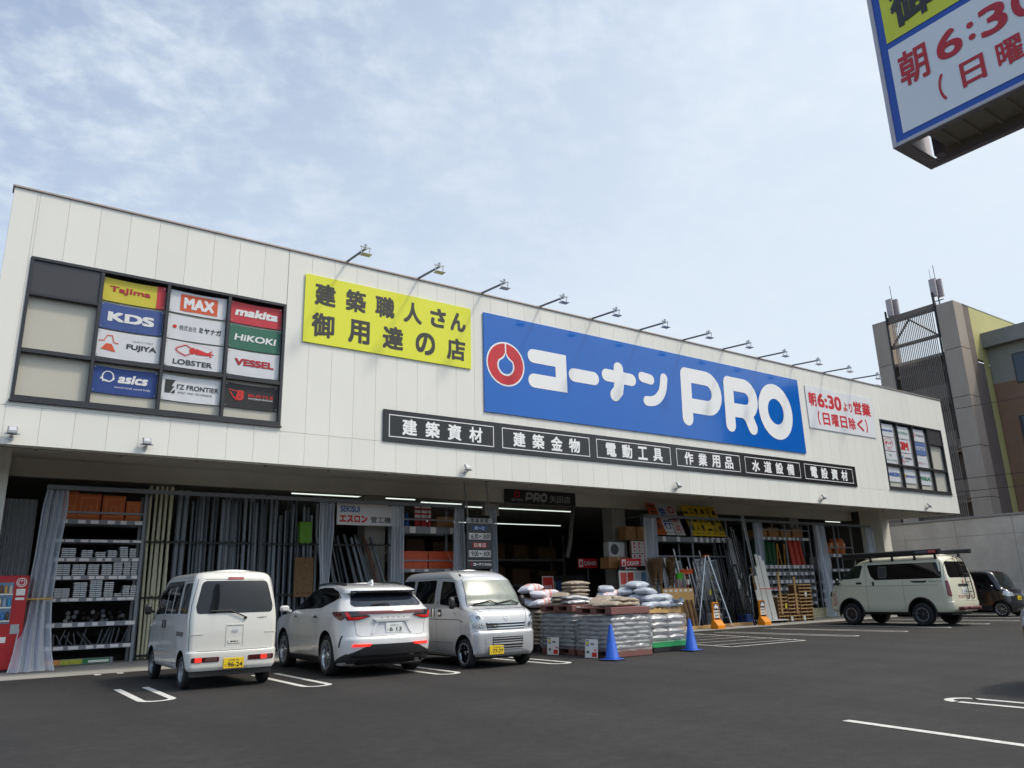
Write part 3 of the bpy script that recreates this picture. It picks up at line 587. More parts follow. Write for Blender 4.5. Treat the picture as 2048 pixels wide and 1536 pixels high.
# ------------------------------------------------------------------ vehicles
def pchip(xs, ys, x):
    xs, ys, x = np.array(xs, float), np.array(ys, float), np.atleast_1d(np.array(x, float)); h = np.diff(xs); dl = np.diff(ys) / h; m = np.zeros_like(ys)
    m[0], m[-1] = dl[0], dl[-1]
    for i in range(1, len(xs) - 1):
        if dl[i - 1] * dl[i] > 0:
            w1, w2 = 2 * h[i] + h[i - 1], h[i] + 2 * h[i - 1]; m[i] = (w1 + w2) / (w1 / dl[i - 1] + w2 / dl[i])
    k = np.clip(np.searchsorted(xs, x) - 1, 0, len(h) - 1); t = (x - xs[k]) / h[k]
    return (2 * t**3 - 3 * t**2 + 1) * ys[k] + (t**3 - 2 * t**2 + t) * h[k] * m[k] + (-2 * t**3 + 3 * t**2) * ys[k + 1] + (t**3 - t**2) * h[k] * m[k + 1]
class Shell:
    """car body given by plan outlines at rising heights: (z, front x, rear x, half width, front corner, rear corner, front bow, rear bow)"""
    NF, NC, NS = 9, 9, 16
    def __init__(s, lv, taper=None):
        s.lv = np.array(lv, float); s.taper = taper; s.cache = {}
    def outline(s, z):
        k = round(z, 5)
        if k in s.cache: return s.cache[k]
        p = [float(pchip(s.lv[:, 0], s.lv[:, i], z)[0]) for i in range(1, 8)]; xf, xr, w, rf, rr, bf, br = p
        a = []
        for i in range(s.NF): a.append((xf, (w - rf * .8) * i / s.NF))
        for i in range(s.NC + 1): t = PI / 2 * i / s.NC; a.append((xf - rf + rf * math.cos(t), w - rf * .8 + rf * .8 * math.sin(t)))
        xs, xe = xf - rf, xr + rr
        for i in range(1, s.NS): a.append((xs + (xe - xs) * i / s.NS, w))
        for i in range(s.NC + 1): t = PI / 2 * i / s.NC; a.append((xr + rr - rr * math.sin(t), w - rr * .8 + rr * .8 * math.cos(t)))
        for i in range(1, s.NF + 1): a.append((xr, (w - rr * .8) * (1 - i / s.NF)))
        a = np.array(a); mid = (xf + xr) / 2; yy = (a[:, 1] / w) ** 2; hl = max(.2, (xf - xr) / 2)
        fz = np.clip((a[:, 0] - (xf - hl * .8)) / (hl * .8), 0, 1); rz = np.clip(((xr + hl * .8) - a[:, 0]) / (hl * .8), 0, 1)
        a[:, 0] += -bf * yy * fz**2 + br * yy * rz**2
        if s.taper: a[:, 1] *= np.array([s.taper(x) for x in a[:, 0]])
        s.cache[k] = a; return a
    def P(s, face, u, v):
        a = s.outline(v); n = s.NF + s.NC + s.NS // 2
        if face in 'LR':
            y = float(np.interp(u, a[::-1, 0], a[::-1, 1])); return Vector((u, y if face == 'L' else -y, v))
        h = a[:n + 1] if face == 'F' else a[n:][::-1]
        x = float(np.interp(abs(u), h[:, 1], h[:, 0])); return Vector((x, u, v))
    def Nn(s, face, u, v):
        e = .012; a = s.P(face, u + e, v) - s.P(face, u - e, v); b = s.P(face, u, v + e) - s.P(face, u, v - e); n = a.cross(b).normalized()
        ref = {'L': Vector((0, 1, 0)), 'R': Vector((0, -1, 0)), 'F': Vector((1, 0, 0)), 'B': Vector((-1, 0, 0))}[face]
        return n if n.dot(ref) > 0 else -n
    def fr(s, face, off=.004):
        # lettering frame: on L and B faces u runs against the local axis so that words read left to right
        sg = {'L': -1, 'R': 1, 'F': 1, 'B': -1}[face]
        return lambda u, v, d: s.P(face, sg * u, v) + s.Nn(face, sg * u, v) * (off + d)
    def body(s, name, m, parent, nz=44, crown=.03, wells=(), wm=None, r=.3, depth=.28):
        z0, z1 = s.lv[0, 0], s.lv[-1, 0]; zs = sorted(set(list(np.linspace(z0, z1, nz)) + list(s.lv[:, 0])))
        rows = []
        for z in zs:
            a = s.outline(z); L = [(x, y, z) for x, y in a]; Rr = [(x, -y, z) for x, y in a[1:-1][::-1]]; rows.append(L + Rr)
        mb = MB(); mb.grid(rows, closed=True); k = len(rows[0]); na = len(s.outline(zs[0])); o = len(mb.v) - k
        # roof: strips from left to right with a crown
        a = s.outline(zs[-1]); M = 8; prev = None; ids = []
        for i in range(na):
            if i in (0, na - 1): ids.append([o + i] * (M + 1)); continue
            l, rr = o + i, o + (k - i); rowi = [l]
            for j in range(1, M):
                t = j / M; y = a[i, 1] * (1 - 2 * t); e = min(1, min(i, na - 1 - i) / 9)
                mb.v.append((a[i, 0], y, zs[-1] + crown * (1 - (1 - 2 * t) ** 2) * e)); rowi.append(len(mb.v) - 1)
            ids.append(rowi + [rr])
        for i in range(na - 1):
            for j in range(M):
                f = [ids[i][j], ids[i][j + 1], ids[i + 1][j + 1], ids[i + 1][j]]; f = tuple(dict.fromkeys(f))
                if len(f) > 2: mb.f.append(f); mb.m.append(0)
        mb.f.append(tuple(range(k))[::-1]); mb.m.append(0)
        ob = mb.build(name, [m, wm or M_black], parent, merge=1e-5)
        if wells:
            cut = MB(); cut.mi = 0
            for x, zc, rr in wells:
                for sg in (-1, 1):
                    yo = s.lv[:, 3].max() + .1; cut.lathe([(rr, min(sg * yo, sg * (yo - depth - .1))), (rr, max(sg * yo, sg * (yo - depth - .1)))], 36, 'y', (x, 0, zc), 0)
            co_ = cut.build('cutter', wm or M_black, parent); co_.hide_render = True
            md = ob.modifiers.new('b', 'BOOLEAN'); md.operation = 'DIFFERENCE'; md.solver = 'EXACT'; md.object = co_; md.material_mode = 'TRANSFER'; md.use_self = False
            bpy.context.view_layer.update(); me = bpy.data.meshes.new_from_object(ob.evaluated_get(bpy.context.evaluated_depsgraph_get()))
            ob.modifiers.clear(); old = ob.data; ob.data = me; me.name = name; bpy.data.meshes.remove(old); bpy.data.objects.remove(co_)
        ob.data.polygons.foreach_set('use_smooth', [True] * len(ob.data.polygons)); ob.data.set_sharp_from_angle(angle=math.radians(38))
        return ob
    def panel(s, mb, face, poly, off=.004, n=14, m=14, skirt=.02, bulge=0.):
        """row-scanned patch of the body surface inside poly, set off along the normal, with an edge going back in"""
        vs_ = sorted(set([p[1] for p in poly])); v0, v1 = vs_[0], vs_[-1]
        lv = sorted(set([v0 + (v1 - v0) * i / n for i in range(n + 1)] + [v for v in vs_]))
        lv = [v for i, v in enumerate(lv) if i == 0 or v - lv[i - 1] > 1e-4]
        rows = []
        for v in lv:
            vv = min(max(v, v0 + 1e-5), v1 - 1e-5); X = []
            for i in range(len(poly)):
                (a, b), (c, d) = poly[i], poly[(i + 1) % len(poly)]
                if (b - vv) * (d - vv) <= 0 and abs(b - d) > 1e-9: X.append(a + (c - a) * (vv - b) / (d - b))
            rows.append((min(X), max(X), v))
        g = []
        for a, b, v in rows:
            g.append([])
            for j in range(m + 1):
                u = a + (b - a) * j / m; t = j / m; q = (v - v0) / (v1 - v0)
                g[-1].append(s.P(face, u, v) + s.Nn(face, u, v) * (off + bulge * math.sin(PI * t) * math.sin(PI * q)))
        mb.grid(g)
        if skirt:
            R_, C_ = len(g), m + 1
            edge = [(0, j) for j in range(C_)] + [(i, C_ - 1) for i in range(1, R_)] + [(R_ - 1, j) for j in range(C_ - 2, -1, -1)] + [(i, 0) for i in range(R_ - 2, 0, -1)]
            top = [g[i][j] for i, j in edge]
            bot = [g[i][j] - s.Nn(face, rows[i][0] + (rows[i][1] - rows[i][0]) * j / m, rows[i][2]) * skirt for i, j in edge]
            k = len(edge); mb.add(top + bot, [(i, (i + 1) % k, (i + 1) % k + k, i + k) for i in range(k)])
        return mb
    def seam(s, mb, face, pts, w=.006, off=.0022, sub=10):
        P = []
        for a, b in zip(pts, pts[1:]):
            for i in range(sub): P.append((a[0] + (b[0] - a[0]) * i / sub, a[1] + (b[1] - a[1]) * i / sub))
        P.append(pts[-1]); L = []; R_ = []
        for i, p in enumerate(P):
            a, b = P[max(0, i - 1)], P[min(len(P) - 1, i + 1)]; d = np.array(b) - np.array(a); d = d / max(1e-9, np.linalg.norm(d)); q = (-d[1] * w / 2, d[0] * w / 2)
            nn = s.Nn(face, *p) * off; L.append(s.P(face, p[0] + q[0], p[1] + q[1]) + nn); R_.append(s.P(face, p[0] - q[0], p[1] - q[1]) + nn)
        mb.grid([L, R_])
def rp(pts, r, n=5):
    """polygon with rounded corners"""
    o = []; k = len(pts)
    for i in range(k):
        p = np.array(pts[i], float); a = np.array(pts[i - 1], float) - p; b = np.array(pts[(i + 1) % k], float) - p; rr = r[i] if isinstance(r, (list, tuple)) else r
        la, lb = np.linalg.norm(a), np.linalg.norm(b); t = min(rr, la * .45, lb * .45); A, Bq = p + a / la * t, p + b / lb * t
        for j in range(n + 1):
            s_ = j / n; o.append(tuple((1 - s_) ** 2 * A + 2 * s_ * (1 - s_) * p + s_ * s_ * Bq))
    return o
def rr_(u0, v0, u1, v1, r): return rp([(u0, v0), (u1, v0), (u1, v1), (u0, v1)], r)
M_tyre = mat('tyre rubber', lin(30, 30, 31), .8, var=.12, vs=12)
M_carglass = mat('car glass', lin(14, 15, 17), .03, var=0, spec=.6)
M_chrome = mat('chrome', lin(215, 217, 220), .1, metal=1., var=0)
M_seam = mat('door gap', lin(52, 52, 52), .8, var=0)
M_tail = mat('tail lens', lin(140, 14, 22), .12, var=.05, coat=.6)
M_taildk = mat('dark tail lens', lin(66, 12, 18), .12, var=.05, coat=.6)
M_brake = mat('lit brake lamp', lin(200, 30, 20), .3, var=0, emit=lin(255, 40, 30), es=1.5)
M_lens = mat('head lamp lens', lin(196, 200, 204), .08, metal=.35, var=.25, vs=22, coat=1.)
M_plateY = mat('yellow plate', lin(226, 192, 34), .45, var=.03); M_plateW = mat('white plate', lin(226, 228, 226), .45, var=.03); M_plk = mat('plate letters', lin(24, 26, 24), .5, var=0)
def wheel(parent, x, y, R, rim_r, wd, style, rim_m, side):
    """tyre is the part, rim and hub go under it"""
    sg = side; mb = MB(); c = (x, y, R); h = wd / 2; sw = R - rim_r
    prof = [(rim_r, -h * .8), (rim_r + sw * .45, -h), (R - .035, -h * .96), (R - .008, -h * .74), (R, -h * .5), (R, h * .5), (R - .008, h * .74), (R - .035, h * .96), (rim_r + sw * .45, h), (rim_r, h * .8)]
    mb.lathe(prof, 40, 'y', c, cap=False)
    for q in (-.32, 0, .32): mb.lathe([(R + .001, h * q - .004), (R + .0012, h * q + .004)], 40, 'y', c, cap=False)
    ty = mb.build('wheel', M_tyre, parent, smooth=35)
    rm = MB(); f = lambda k: sg * k      # outward axis
    rm.lathe([(rim_r, f(h * .82)), (rim_r - .012, f(h * .86)), (rim_r - .03, f(h * .62)), (rim_r - .04, f(h * .2)), (rim_r - .05, f(-h * .5))], 36, 'y', c, cap=False)
    if style == 'steel':
        rm.lathe([(rim_r - .035, f(h * .3)), (rim_r * .72, f(h * .45)), (rim_r * .55, f(h * .62)), (rim_r * .36, f(h * .62)), (rim_r * .3, f(h * .40)), (.0, f(h * .42))], 36, 'y', c, cap=False)
        for k in range(8):
            a = 2 * PI * k / 8; rm.cyl((x + rim_r * .66 * math.cos(a), y + f(h * .50), R + rim_r * .66 * math.sin(a)), (x + rim_r * .66 * math.cos(a), y + f(h * .565), R + rim_r * .66 * math.sin(a)), .012, 8, mi=1)
    else:
        ns = {'five': 5, 'ten': 10, 'twenty': 20, 'eight': 8}[style]; rm.lathe([(rim_r + .004, f(h * .80)), (rim_r + .004, f(h * .93)), (rim_r - .018, f(h * .93)), (rim_r - .02, f(h * .70))], 36, 'y', c, mi=2, cap=False)
        rm.lathe([(rim_r - .04, f(-h * .1)), (.0, f(-h * .1))], 36, 'y', c, mi=1, cap=False)
        rm.lathe([(.001, f(h * .78)), (rim_r * .2, f(h * .76)), (rim_r * .27, f(h * .55)), (rim_r * .27, f(h * .1))], 20, 'y', c, cap=False)
        for k in range(ns):
            a = 2 * PI * k / ns + .3; da = {5: .15, 10: .09, 20: .030, 8: .10}[ns]
            if ns == 20: a += (.07 if k % 2 else -.07)
            ro = rim_r - .015; ri = rim_r * .2
            P = [(ri, a - da * 2.0), (ro, a - da), (ro, a + da), (ri, a + da * 2.0)]
            if ns == 8: P = [(ri, a - da), (ro, a - da * 1.6), (ro, a + da * 1.6), (ri, a + da)]
            vs = []
            for hh, q in ((h * .74, 0), (h * .3, 0)):
                for r_, aa in P: vs.append((x + r_ * math.cos(aa), y + f(hh if r_ < ro else hh * .98), R + r_ * math.sin(aa)))
            rm.add(vs, [(0, 1, 2, 3), (4, 7, 6, 5), (0, 4, 5, 1), (1, 5, 6, 2), (2, 6, 7, 3), (3, 7, 4, 0)])
    rm.build('rim', [rim_m, M_black, M_galv], ty, smooth=35)
    return ty
def plate(parent, sh, face, yc, z0, m, big, small, kana, x_off=.012, tm=None):
    """number plate 0.33 x 0.165 standing off the body"""
    fr0 = sh.fr(face, 0); P = [fr0(yc - .165, z0, 0), fr0(yc + .165, z0, 0), fr0(yc, z0 + .165, 0)]
    sgx = 1 if face == 'F' else -1; xx = max(p.x * sgx for p in P) * sgx + sgx * x_off; sg = 1 if face == 'F' else -1
    T = lambda u, v, d: (xx + sgx * (.006 + d), sg * (yc + u), z0 + v)
    mb = MB(); a, b = sorted((xx - sgx * .012, xx + sgx * .004)); y0_, y1_ = sorted((sg * (yc - .165), sg * (yc + .165))); mb.box(a, b, y0_, y1_, z0, z0 + .165)
    p = mb.build('number_plate', m, parent, bevel=.003)
    lt = MB(); u = -.05
    text(lt, big, -.095, .022, .145, .095, T, .02); text(lt, small, -.085, .112, .085, .142, T, 0.01); text(lt, kana, -.145, .035, -.112, .065, T, .0)
    flat('plate_lettering', lt, tm or M_plk, p)
def mirror(parent, x, y, z, sg, m, sz=(.10, .17, .19)):
    mb = MB(); n = 8; rows = []
    for i in range(7):
        t = i / 6; k = math.sin(PI * (.12 + .80 * t)) ** .6; rows.append([(x - sz[0] * .5 + sz[0] * t, y + sg * sz[1] / 2 + sz[1] / 2 * k * math.copysign(abs(math.cos(a)) ** .6, math.cos(a)), z + sz[2] / 2 * k * math.copysign(abs(math.sin(a)) ** .6, math.sin(a))) for a in [2 * PI * j / 16 for j in range(16)]])
    mb.grid(rows, closed=True); mb.add(rows[0], [tuple(range(16))]); mb.add(rows[-1], [tuple(range(16))]); mb.bar((x, y + sg * .02, z - .03), (x - .02, y - sg * .05, z - .06), .05, .05)
    return mb.build('door_mirror', m, parent, smooth=50)
def paint(name, col, rough=.22, metal=0., var=.015): return mat(name, col, rough, metal, var=var, vs=1.2, coat=.9, spec=.5)

# ---- white cargo van, rear to the camera
def white_van():
    t = thing('parked_van', 'white kei cargo van seen from behind with lit brake lamps and a yellow plate', 'van', (3.915, -2.12, 0), math.radians(90), 'vehicles parked facing the store')
    P = paint('van white', lin(210, 209, 203))
    lv = [(.29, 1.64, -1.665, .69, .12, .10, .05, .03), (.35, 1.68, -1.695, .725, .13, .11, .06, .04), (.54, 1.695, -1.70, .737, .14, .12, .06, .045), (.575, 1.695, -1.697, .7375, .14, .12, .06, .045), (.588, 1.69, -1.672, .7365, .14, .12, .06, .045),
          (.90, 1.66, -1.668, .7375, .16, .12, .06, .045), (1.05, 1.57, -1.662, .736, .2, .12, .07, .045), (1.14, 1.42, -1.655, .732, .2, .12, .08, .045), (1.20, 1.33, -1.648, .726, .2, .12, .08, .045), (1.45, 1.12, -1.61, .695, .2, .12, .08, .05), (1.70, .93, -1.555, .655, .2, .13, .08, .05),
          (1.76, .88, -1.535, .643, .22, .14, .08, .05), (1.82, .80, -1.50, .615, .25, .17, .08, .05), (1.86, .68, -1.44, .56, .3, .2, .1, .06), (1.88, .48, -1.33, .45, .3, .2, .1, .06)]
    s = Shell(lv); ax = (1.2, -1.2); R = .265
    s.body('body', P, t, wells=[(a, R + .02, .325) for a in ax], depth=.24)
    for a in ax:
        for sg in (1, -1): wheel(t, a, sg * .645, R, .165, .15, 'steel', mat('steel wheel', lin(150, 152, 154), .4, metal=.5, var=.08), sg)
    for face in 'LR':
        mb = MB(); s.panel(mb, face, rp([(.30, 1.19), (1.06, 1.17), (.98, 1.36), (.46, 1.665), (.30, 1.67)], .04)); mb.build('side_window', M_carglass, t, smooth=40)
        mb = MB(); s.panel(mb, face, rr_(-.74, 1.19, .22, 1.69, .05)); mb.build('side_window', M_carglass, t, smooth=40)
        mb = MB(); s.panel(mb, face, rp([(-1.44, 1.19), (-.90, 1.19), (-.90, 1.69), (-1.36, 1.69)], .05)); mb.build('side_window', M_carglass, t, smooth=40)
        mb = MB(); s.panel(mb, face, rr_(-.275, 1.19, -.235, 1.69, .004), .008, skirt=.006); mb.build('window_pillar', P, t)
        mb = MB()
        for pts in ([(.26, .36), (.26, 1.72)], [(-.82, .40), (-.82, 1.72)], [(.26, 1.72), (-1.45, 1.73)], [(1.10, .62), (1.10, 1.15)], [(-.82, .87), (-1.30, .87)], [(.26, .38), (-.85, .38)]): s.seam(mb, face, pts)
        mb.build('door_gap', M_seam, t)
        mb = MB(); s.panel(mb, face, rr_(-1.26, .83, -.82, .90, .01), .010, n=3); mb.build('slide_rail', mat('rail grey', lin(88, 86, 88), .5), t)
        for a_ in (.32, .12): mb = MB(); s.panel(mb, face, rr_(a_, .94, a_ + .04, 1.085, .015), .016, n=4, m=4); mb.build('door_handle', M_black, t)
    mb = MB(); s.panel(mb, 'L', rp([(.26, 1.655), (1.06, 1.38), (1.08, 1.44), (.34, 1.735), (-.72, 1.735), (-.72, 1.66)], .01), .028, skirt=.02); mb.build('rain_visor', mat('smoke visor', lin(34, 34, 36), .15), t, smooth=40)
    mb = MB(); s.panel(mb, 'B', rp([(-.62, 1.185), (.62, 1.185), (.635, 1.30), (.54, 1.715), (-.54, 1.715), (-.635, 1.30)], [.09, .09, .02, .08, .08, .02])); mb.build('rear_window', M_carglass, t, smooth=40)
    mb = MB(); s.panel(mb, 'F', rp([(-.60, 1.22), (.60, 1.22), (.53, 1.70), (-.53, 1.70)], .06)); mb.build('windscreen', M_carglass, t, smooth=40)
    for sg in (1, -1):
        u0, u1 = (.235, .665) if sg > 0 else (-.665, -.235)
        mb = MB(); s.panel(mb, 'B', rr_(u0, .425, u1, .50, .015), .010); lp = mb.build('tail_lamp', M_taildk, t, smooth=40)
        c = .56 * sg if sg > 0 else -.50; mb = MB(); s.panel(mb, 'B', rr_(c - .05, .43, c + .05, .495, .01), .016, n=3, m=4); mb.build('lit_bulb', M_brake, lp)
        mb = MB(); c2 = (u0 + u1) / 2 - .09; s.panel(mb, 'B', rr_(c2 - .09, .435, c2 + .09, .49, .01), .014, n=3, m=6); mb.build('clear_lens', mat('smoked lens', lin(92, 64, 66), .15, var=.2, vs=30), lp)
    mb = MB(); s.panel(mb, 'B', rr_(-.13, 1.735, .13, 1.775, .012), .012, n=4); mb.build('high_brake_lamp', M_tail, t, smooth=40)
    # plate recess, hatch gap, pressed lines, crest, wiper
    mb = MB(); s.panel(mb, 'B', rp([(-.24, .30), (.24, .30), (.20, .50), (-.20, .50)], .02), .003, skirt=.002); mb.build('plate_recess', mat('plate recess', lin(196, 194, 188), .4), t)
    plate(t, s, 'B', 0.0, .308, M_plateY, '96-24', '名古屋 480', 'な', .006)
    mb = MB()
    for pts in ([(-.705, .60), (-.715, 1.1), (-.69, 1.35), (-.60, 1.74)], [(.705, .60), (.715, 1.1), (.69, 1.35), (.60, 1.74)], [(-.705, .592), (.705, .592)], [(-.60, 1.74), (.60, 1.74)]): s.seam(mb, 'B', pts)
    mb.build('hatch_gap', M_seam, t)
    mb = MB()
    s.panel(mb, 'B', rr_(-.715, .855, -.50, .868, .004), .007, n=2, skirt=.006); s.panel(mb, 'B', rr_(.50, .855, .715, .868, .004), .007, n=2, skirt=.006); s.panel(mb, 'B', rr_(-.135, .99, .135, 1.0, .004), .012, n=2, skirt=.01); s.panel(mb, 'B', rr_(-.145, .66, -.135, 1.0, .003), .008, m=2, skirt=.006); s.panel(mb, 'B', rr_(.135, .66, .145, 1.0, .003), .008, m=2, skirt=.006); s.panel(mb, 'B', rr_(-.105, .70, .105, .765, .02), .010, n=4, skirt=.008)
    mb.build('hatch_pressing', P, t, smooth=40)
    f = s.fr('B', .012); mb = MB(); disc(mb, 0, .905, .052, f, 0, 28, .043, ry=.034); stroke(mb, [(-.03, .91), (.01, .925), (.03, .90), (-.02, .893)], .012, f, .001); flat('crest', mb, M_chrome, t)
    mb = MB(); text(mb, 'HIJET', .36, 1.083, .53, 1.108, s.fr('B', .005), .02, .25); flat('model_lettering', mb, mat('badge grey', lin(70, 70, 72), .3), t); mb = MB(); text(mb, '車検 5', -.07, .718, .06, .742, s.fr('B', .012), .02); flat('handle_lettering', mb, M_plk, t)
    mb = MB(); q = lambda u, v, d: s.P('B', u, v) + s.Nn('B', u, v) * d
    mb.tube([q(-.16, 1.10, .02), q(-.14, 1.12, .035), q(.10, 1.225, .035), q(.42, 1.22, .025)], .011, 8); mb.cyl(q(-.16, 1.10, 0), q(-.16, 1.10, .03), .025, 10); mb.build('rear_wiper', M_black, t, smooth=40)
    mirror(t, 1.22, .78, 1.27, 1, M_black, (.09, .13, .20)); mirror(t, 1.22, -.78, 1.27, -1, M_black, (.09, .13, .20))
    mb = MB(); mb.box(-1.5, 1.5, -.5, .5, .22, .288); mb.box(-1.62, -1.4, -.66, .66, .20, .285); mb.build('underbody', M_black, t)
    for face in 'LR': mb = MB(); s.panel(mb, face, rp([(-.80, .295), (.80, .295), (.78, .37), (-.78, .37)], .01), .008, n=3); mb.build('sill', mat('sill grey', lin(176, 174, 170), .4), t)
white_van()

# ---- white crossover
def white_suv():
    t = thing('parked_suv', 'white crossover with a light bar across its tail and black lower bumper', 'suv', (6.73, -1.93, 0), math.radians(87.4), 'vehicles parked facing the store')
    P = paint('pearl white', lin(216, 216, 216), .16)
    lv = [(.20, 2.18, -2.10, .83, .35, .30, .1, .1), (.27, 2.26, -2.22, .875, .38, .34, .12, .12), (.42, 2.31, -2.30, .905, .40, .38, .14, .13), (.56, 2.33, -2.33, .918, .42, .40, .15, .14), (.655, 2.33, -2.325, .925, .42, .40, .15, .14), (.70, 2.325, -2.285, .928, .42, .38, .15, .13), (.90, 2.30, -2.255, .9325, .42, .36, .15, .13), (1.0, 2.20, -2.262, .93, .42, .36, .17, .13), (1.06, 1.95, -2.27, .925, .45, .36, .2, .13),
          (1.12, 1.25, -2.265, .912, .4, .36, .15, .13), (1.17, 1.13, -2.215, .885, .35, .36, .14, .13), (1.22, 1.04, -2.13, .858, .35, .34, .14, .12), (1.35, .80, -1.965, .79, .35, .3, .13, .12), (1.445, .62, -1.845, .745, .35, .26, .12, .12), (1.465, .585, -1.985, .737, .35, .26, .12, .12), (1.51, .50, -1.985, .715, .35, .28, .12, .12), (1.56, .36, -1.85, .685, .38, .32, .12, .12), (1.60, .22, -1.62, .65, .4, .36, .12, .12), (1.635, .06, -1.28, .60, .4, .4, .1, .12), (1.655, -.12, -.95, .50, .35, .35, .1, .1)]
    s = Shell(lv); ax = (1.38, -1.31); R = .365
    s.body('body', P, t, crown=.012, wells=[(a, R + .02, .425) for a in ax], depth=.32)
    for a in ax:
        for sg in (1, -1): wheel(t, a, sg * .80, R, .265, .235, 'twenty', mat('machined alloy', lin(200, 202, 206), .2, metal=.85, var=.04), sg)
    for face in 'LR':
        mb = MB(); s.panel(mb, face, rp([(.92, 1.165), (-.86, 1.205), (-1.66, 1.385), (-1.42, 1.495), (-.95, 1.575), (-.45, 1.59), (.10, 1.555), (.40, 1.46)], [.03, .08, .03, .06, .06, .06, .06, .06]), n=22, m=20); mb.build('side_window', M_carglass, t, smooth=40)
        mb = MB()
        for pts in ([(.36, .32), (.34, 1.17)], [(-.72, .62), (-.78, 1.2)], [(1.15, .72), (1.10, 1.12)], [(.36, .33), (-.60, .34)], [(-.60, .34), (-.86, .80), (-.95, 1.2)], [(-1.62, 1.13), (-2.0, 1.05)]): s.seam(mb, face, pts)
        mb.build('door_gap', M_seam, t)
        for a_ in (.36, -.86): mb = MB(); s.panel(mb, face, rr_(a_, 1.025, a_ + .22, 1.06, .012), .022, n=3); mb.build('door_handle', M_chrome, t, smooth=40)
        mb = MB(); s.panel(mb, face, rp([(.93, .205), (-.86, .205), (-.86, .33), (.93, .31)], .01), .012, n=4); mb.build('sill_cladding', mat('cladding black', lin(40, 40, 42), .55), t, smooth=40)
        mb = MB(); s.panel(mb, face, rp([(-1.98, .52), (-1.94, .52), (-2.02, .72), (-2.055, .73)], .008), .004, n=6, m=3); mb.build('side_vent', M_black, t)
        mb = MB(); q = lambda u, v: s.P(face, u, v)
        sg = 1 if face == 'L' else -1
        mb.tube([(-1.40, sg * .575, 1.615), (-1.1, sg * .585, 1.655), (-.5, sg * .59, 1.668), (0, sg * .58, 1.655), (.2, sg * .57, 1.63)], .022, 8); mb.build('roof_rail', mat('rail dark', lin(38, 48, 46), .35), t, smooth=40)
    mb = MB(); s.panel(mb, 'B', rp([(-.655, 1.215), (.655, 1.215), (.70, 1.26), (.62, 1.440), (-.62, 1.440), (-.70, 1.26)], [.06, .06, .03, .03, .03, .03]), .006, n=10); mb.build('rear_window', mat('tinted rear glass', lin(30, 34, 44), .05, var=0, spec=.7), t, smooth=40)
    mb = MB(); s.panel(mb, 'B', rp([(-.655, 1.447), (.655, 1.447), (.645, 1.50), (-.645, 1.50)], .01), .010, n=4); mb.build('spoiler_lip', M_blackgl, t, smooth=40)
    mb = MB(); s.panel(mb, 'F', rp([(-.72, 1.14), (.72, 1.14), (.58, 1.52), (-.58, 1.52)], .06), n=10); mb.build('windscreen', M_carglass, t, smooth=40)
    # light bar across the tail: centre strip and two L-shaped ends
    mb = MB(); s.panel(mb, 'B', rr_(-.62, 1.085, .62, 1.135, .008), .014, n=3, m=26); mb.build('light_bar', mat('light bar lens', lin(104, 22, 32), .12, var=.05, coat=.6), t, smooth=40)
    for sg in (1, -1):
        poly = [(sg * .50, 1.09), (sg * .42, 1.05), (sg * .62, .99), (sg * .80, .985), (sg * .878, 1.12), (sg * .878, 1.137), (sg * .50, 1.137)]
        mb = MB(); s.panel(mb, 'B', poly, .012, n=8, m=16); lp = mb.build('tail_lamp', mat('tail housing', lin(44, 40, 42), .15, coat=.6), t, smooth=40)
        mb = MB(); s.panel(mb, 'B', [(sg * .46, 1.045), (sg * .63, 1.0), (sg * .79, .995), (sg * .80, 1.03), (sg * .62, 1.045)], .018, n=4, m=10, skirt=.006); s.panel(mb, 'B', [(sg * .74, 1.03), (sg * .80, 1.03), (sg * .835, 1.12), (sg * .79, 1.12)], .0182, n=5, m=5, skirt=.006); mb.build('red_lens', mat('bright tail lens', lin(206, 26, 30), .15, coat=.5, emit=lin(190, 10, 14), es=.15), lp, smooth=40)
        face = 'L' if sg > 0 else 'R'; mb = MB(); s.panel(mb, face, [(-2.03, .99), (-1.99, .985), (-1.62, 1.115), (-1.68, 1.135), (-2.08, 1.137), (-2.10, 1.06)], .010, n=6, m=10); mb.build('side_lamp', mat('side tail lens', lin(92, 26, 30), .15, coat=.6), lp, smooth=40)
        mb = MB(); a, b = sorted((sg * .38, sg * .72)); s.panel(mb, 'B', [(a, .535), (b, .535), (b, .575), (a, .575)] if 0 else [(sg * .44, .535), (sg * .74, .535), (sg * .71, .578), (sg * .40, .572)], .016, n=3, m=8); mb.build('reflector', M_brake, t)
    # black lower bumper
    mb = MB(); s.panel(mb, 'B', [(-.78, .25), (.78, .25), (.80, .40), (.42, .565), (-.42, .565), (-.80, .40)], .012, n=10, m=20); mb.build('lower_bumper', mat('cladding black', lin(40, 40, 42), .55), t, smooth=40)
    mb = MB(); s.panel(mb, 'B', rr_(-.74, .365, .74, .385, .006), .035, n=2, m=20, skirt=.03); s.panel(mb, 'B', rp([(-.66, .25), (.66, .25), (.60, .31), (-.60, .31)], .01), .035, n=3, m=20, skirt=.03); mb.build('bumper_trim', M_blackgl, t, smooth=40)
    for face, sg in (('L', 1), ('R', -1)):
        mb = MB(); s.panel(mb, face, [(-1.74, .24), (-2.10, .27), (-2.12, .42), (-1.74, .28)], .010, n=5, m=6); mb.build('bumper_corner', mat('cladding black', lin(40, 40, 42), .55), t, smooth=40)
    # hatch gap and plate hollow
    mb = MB()
    for sg in (1, -1): s.seam(mb, 'B', [(sg * .70, 1.0), (sg * .66, .74), (sg * .60, .70)])
    s.seam(mb, 'B', [(-.60, .70), (.60, .70)]); mb.build('hatch_gap', M_seam, t)
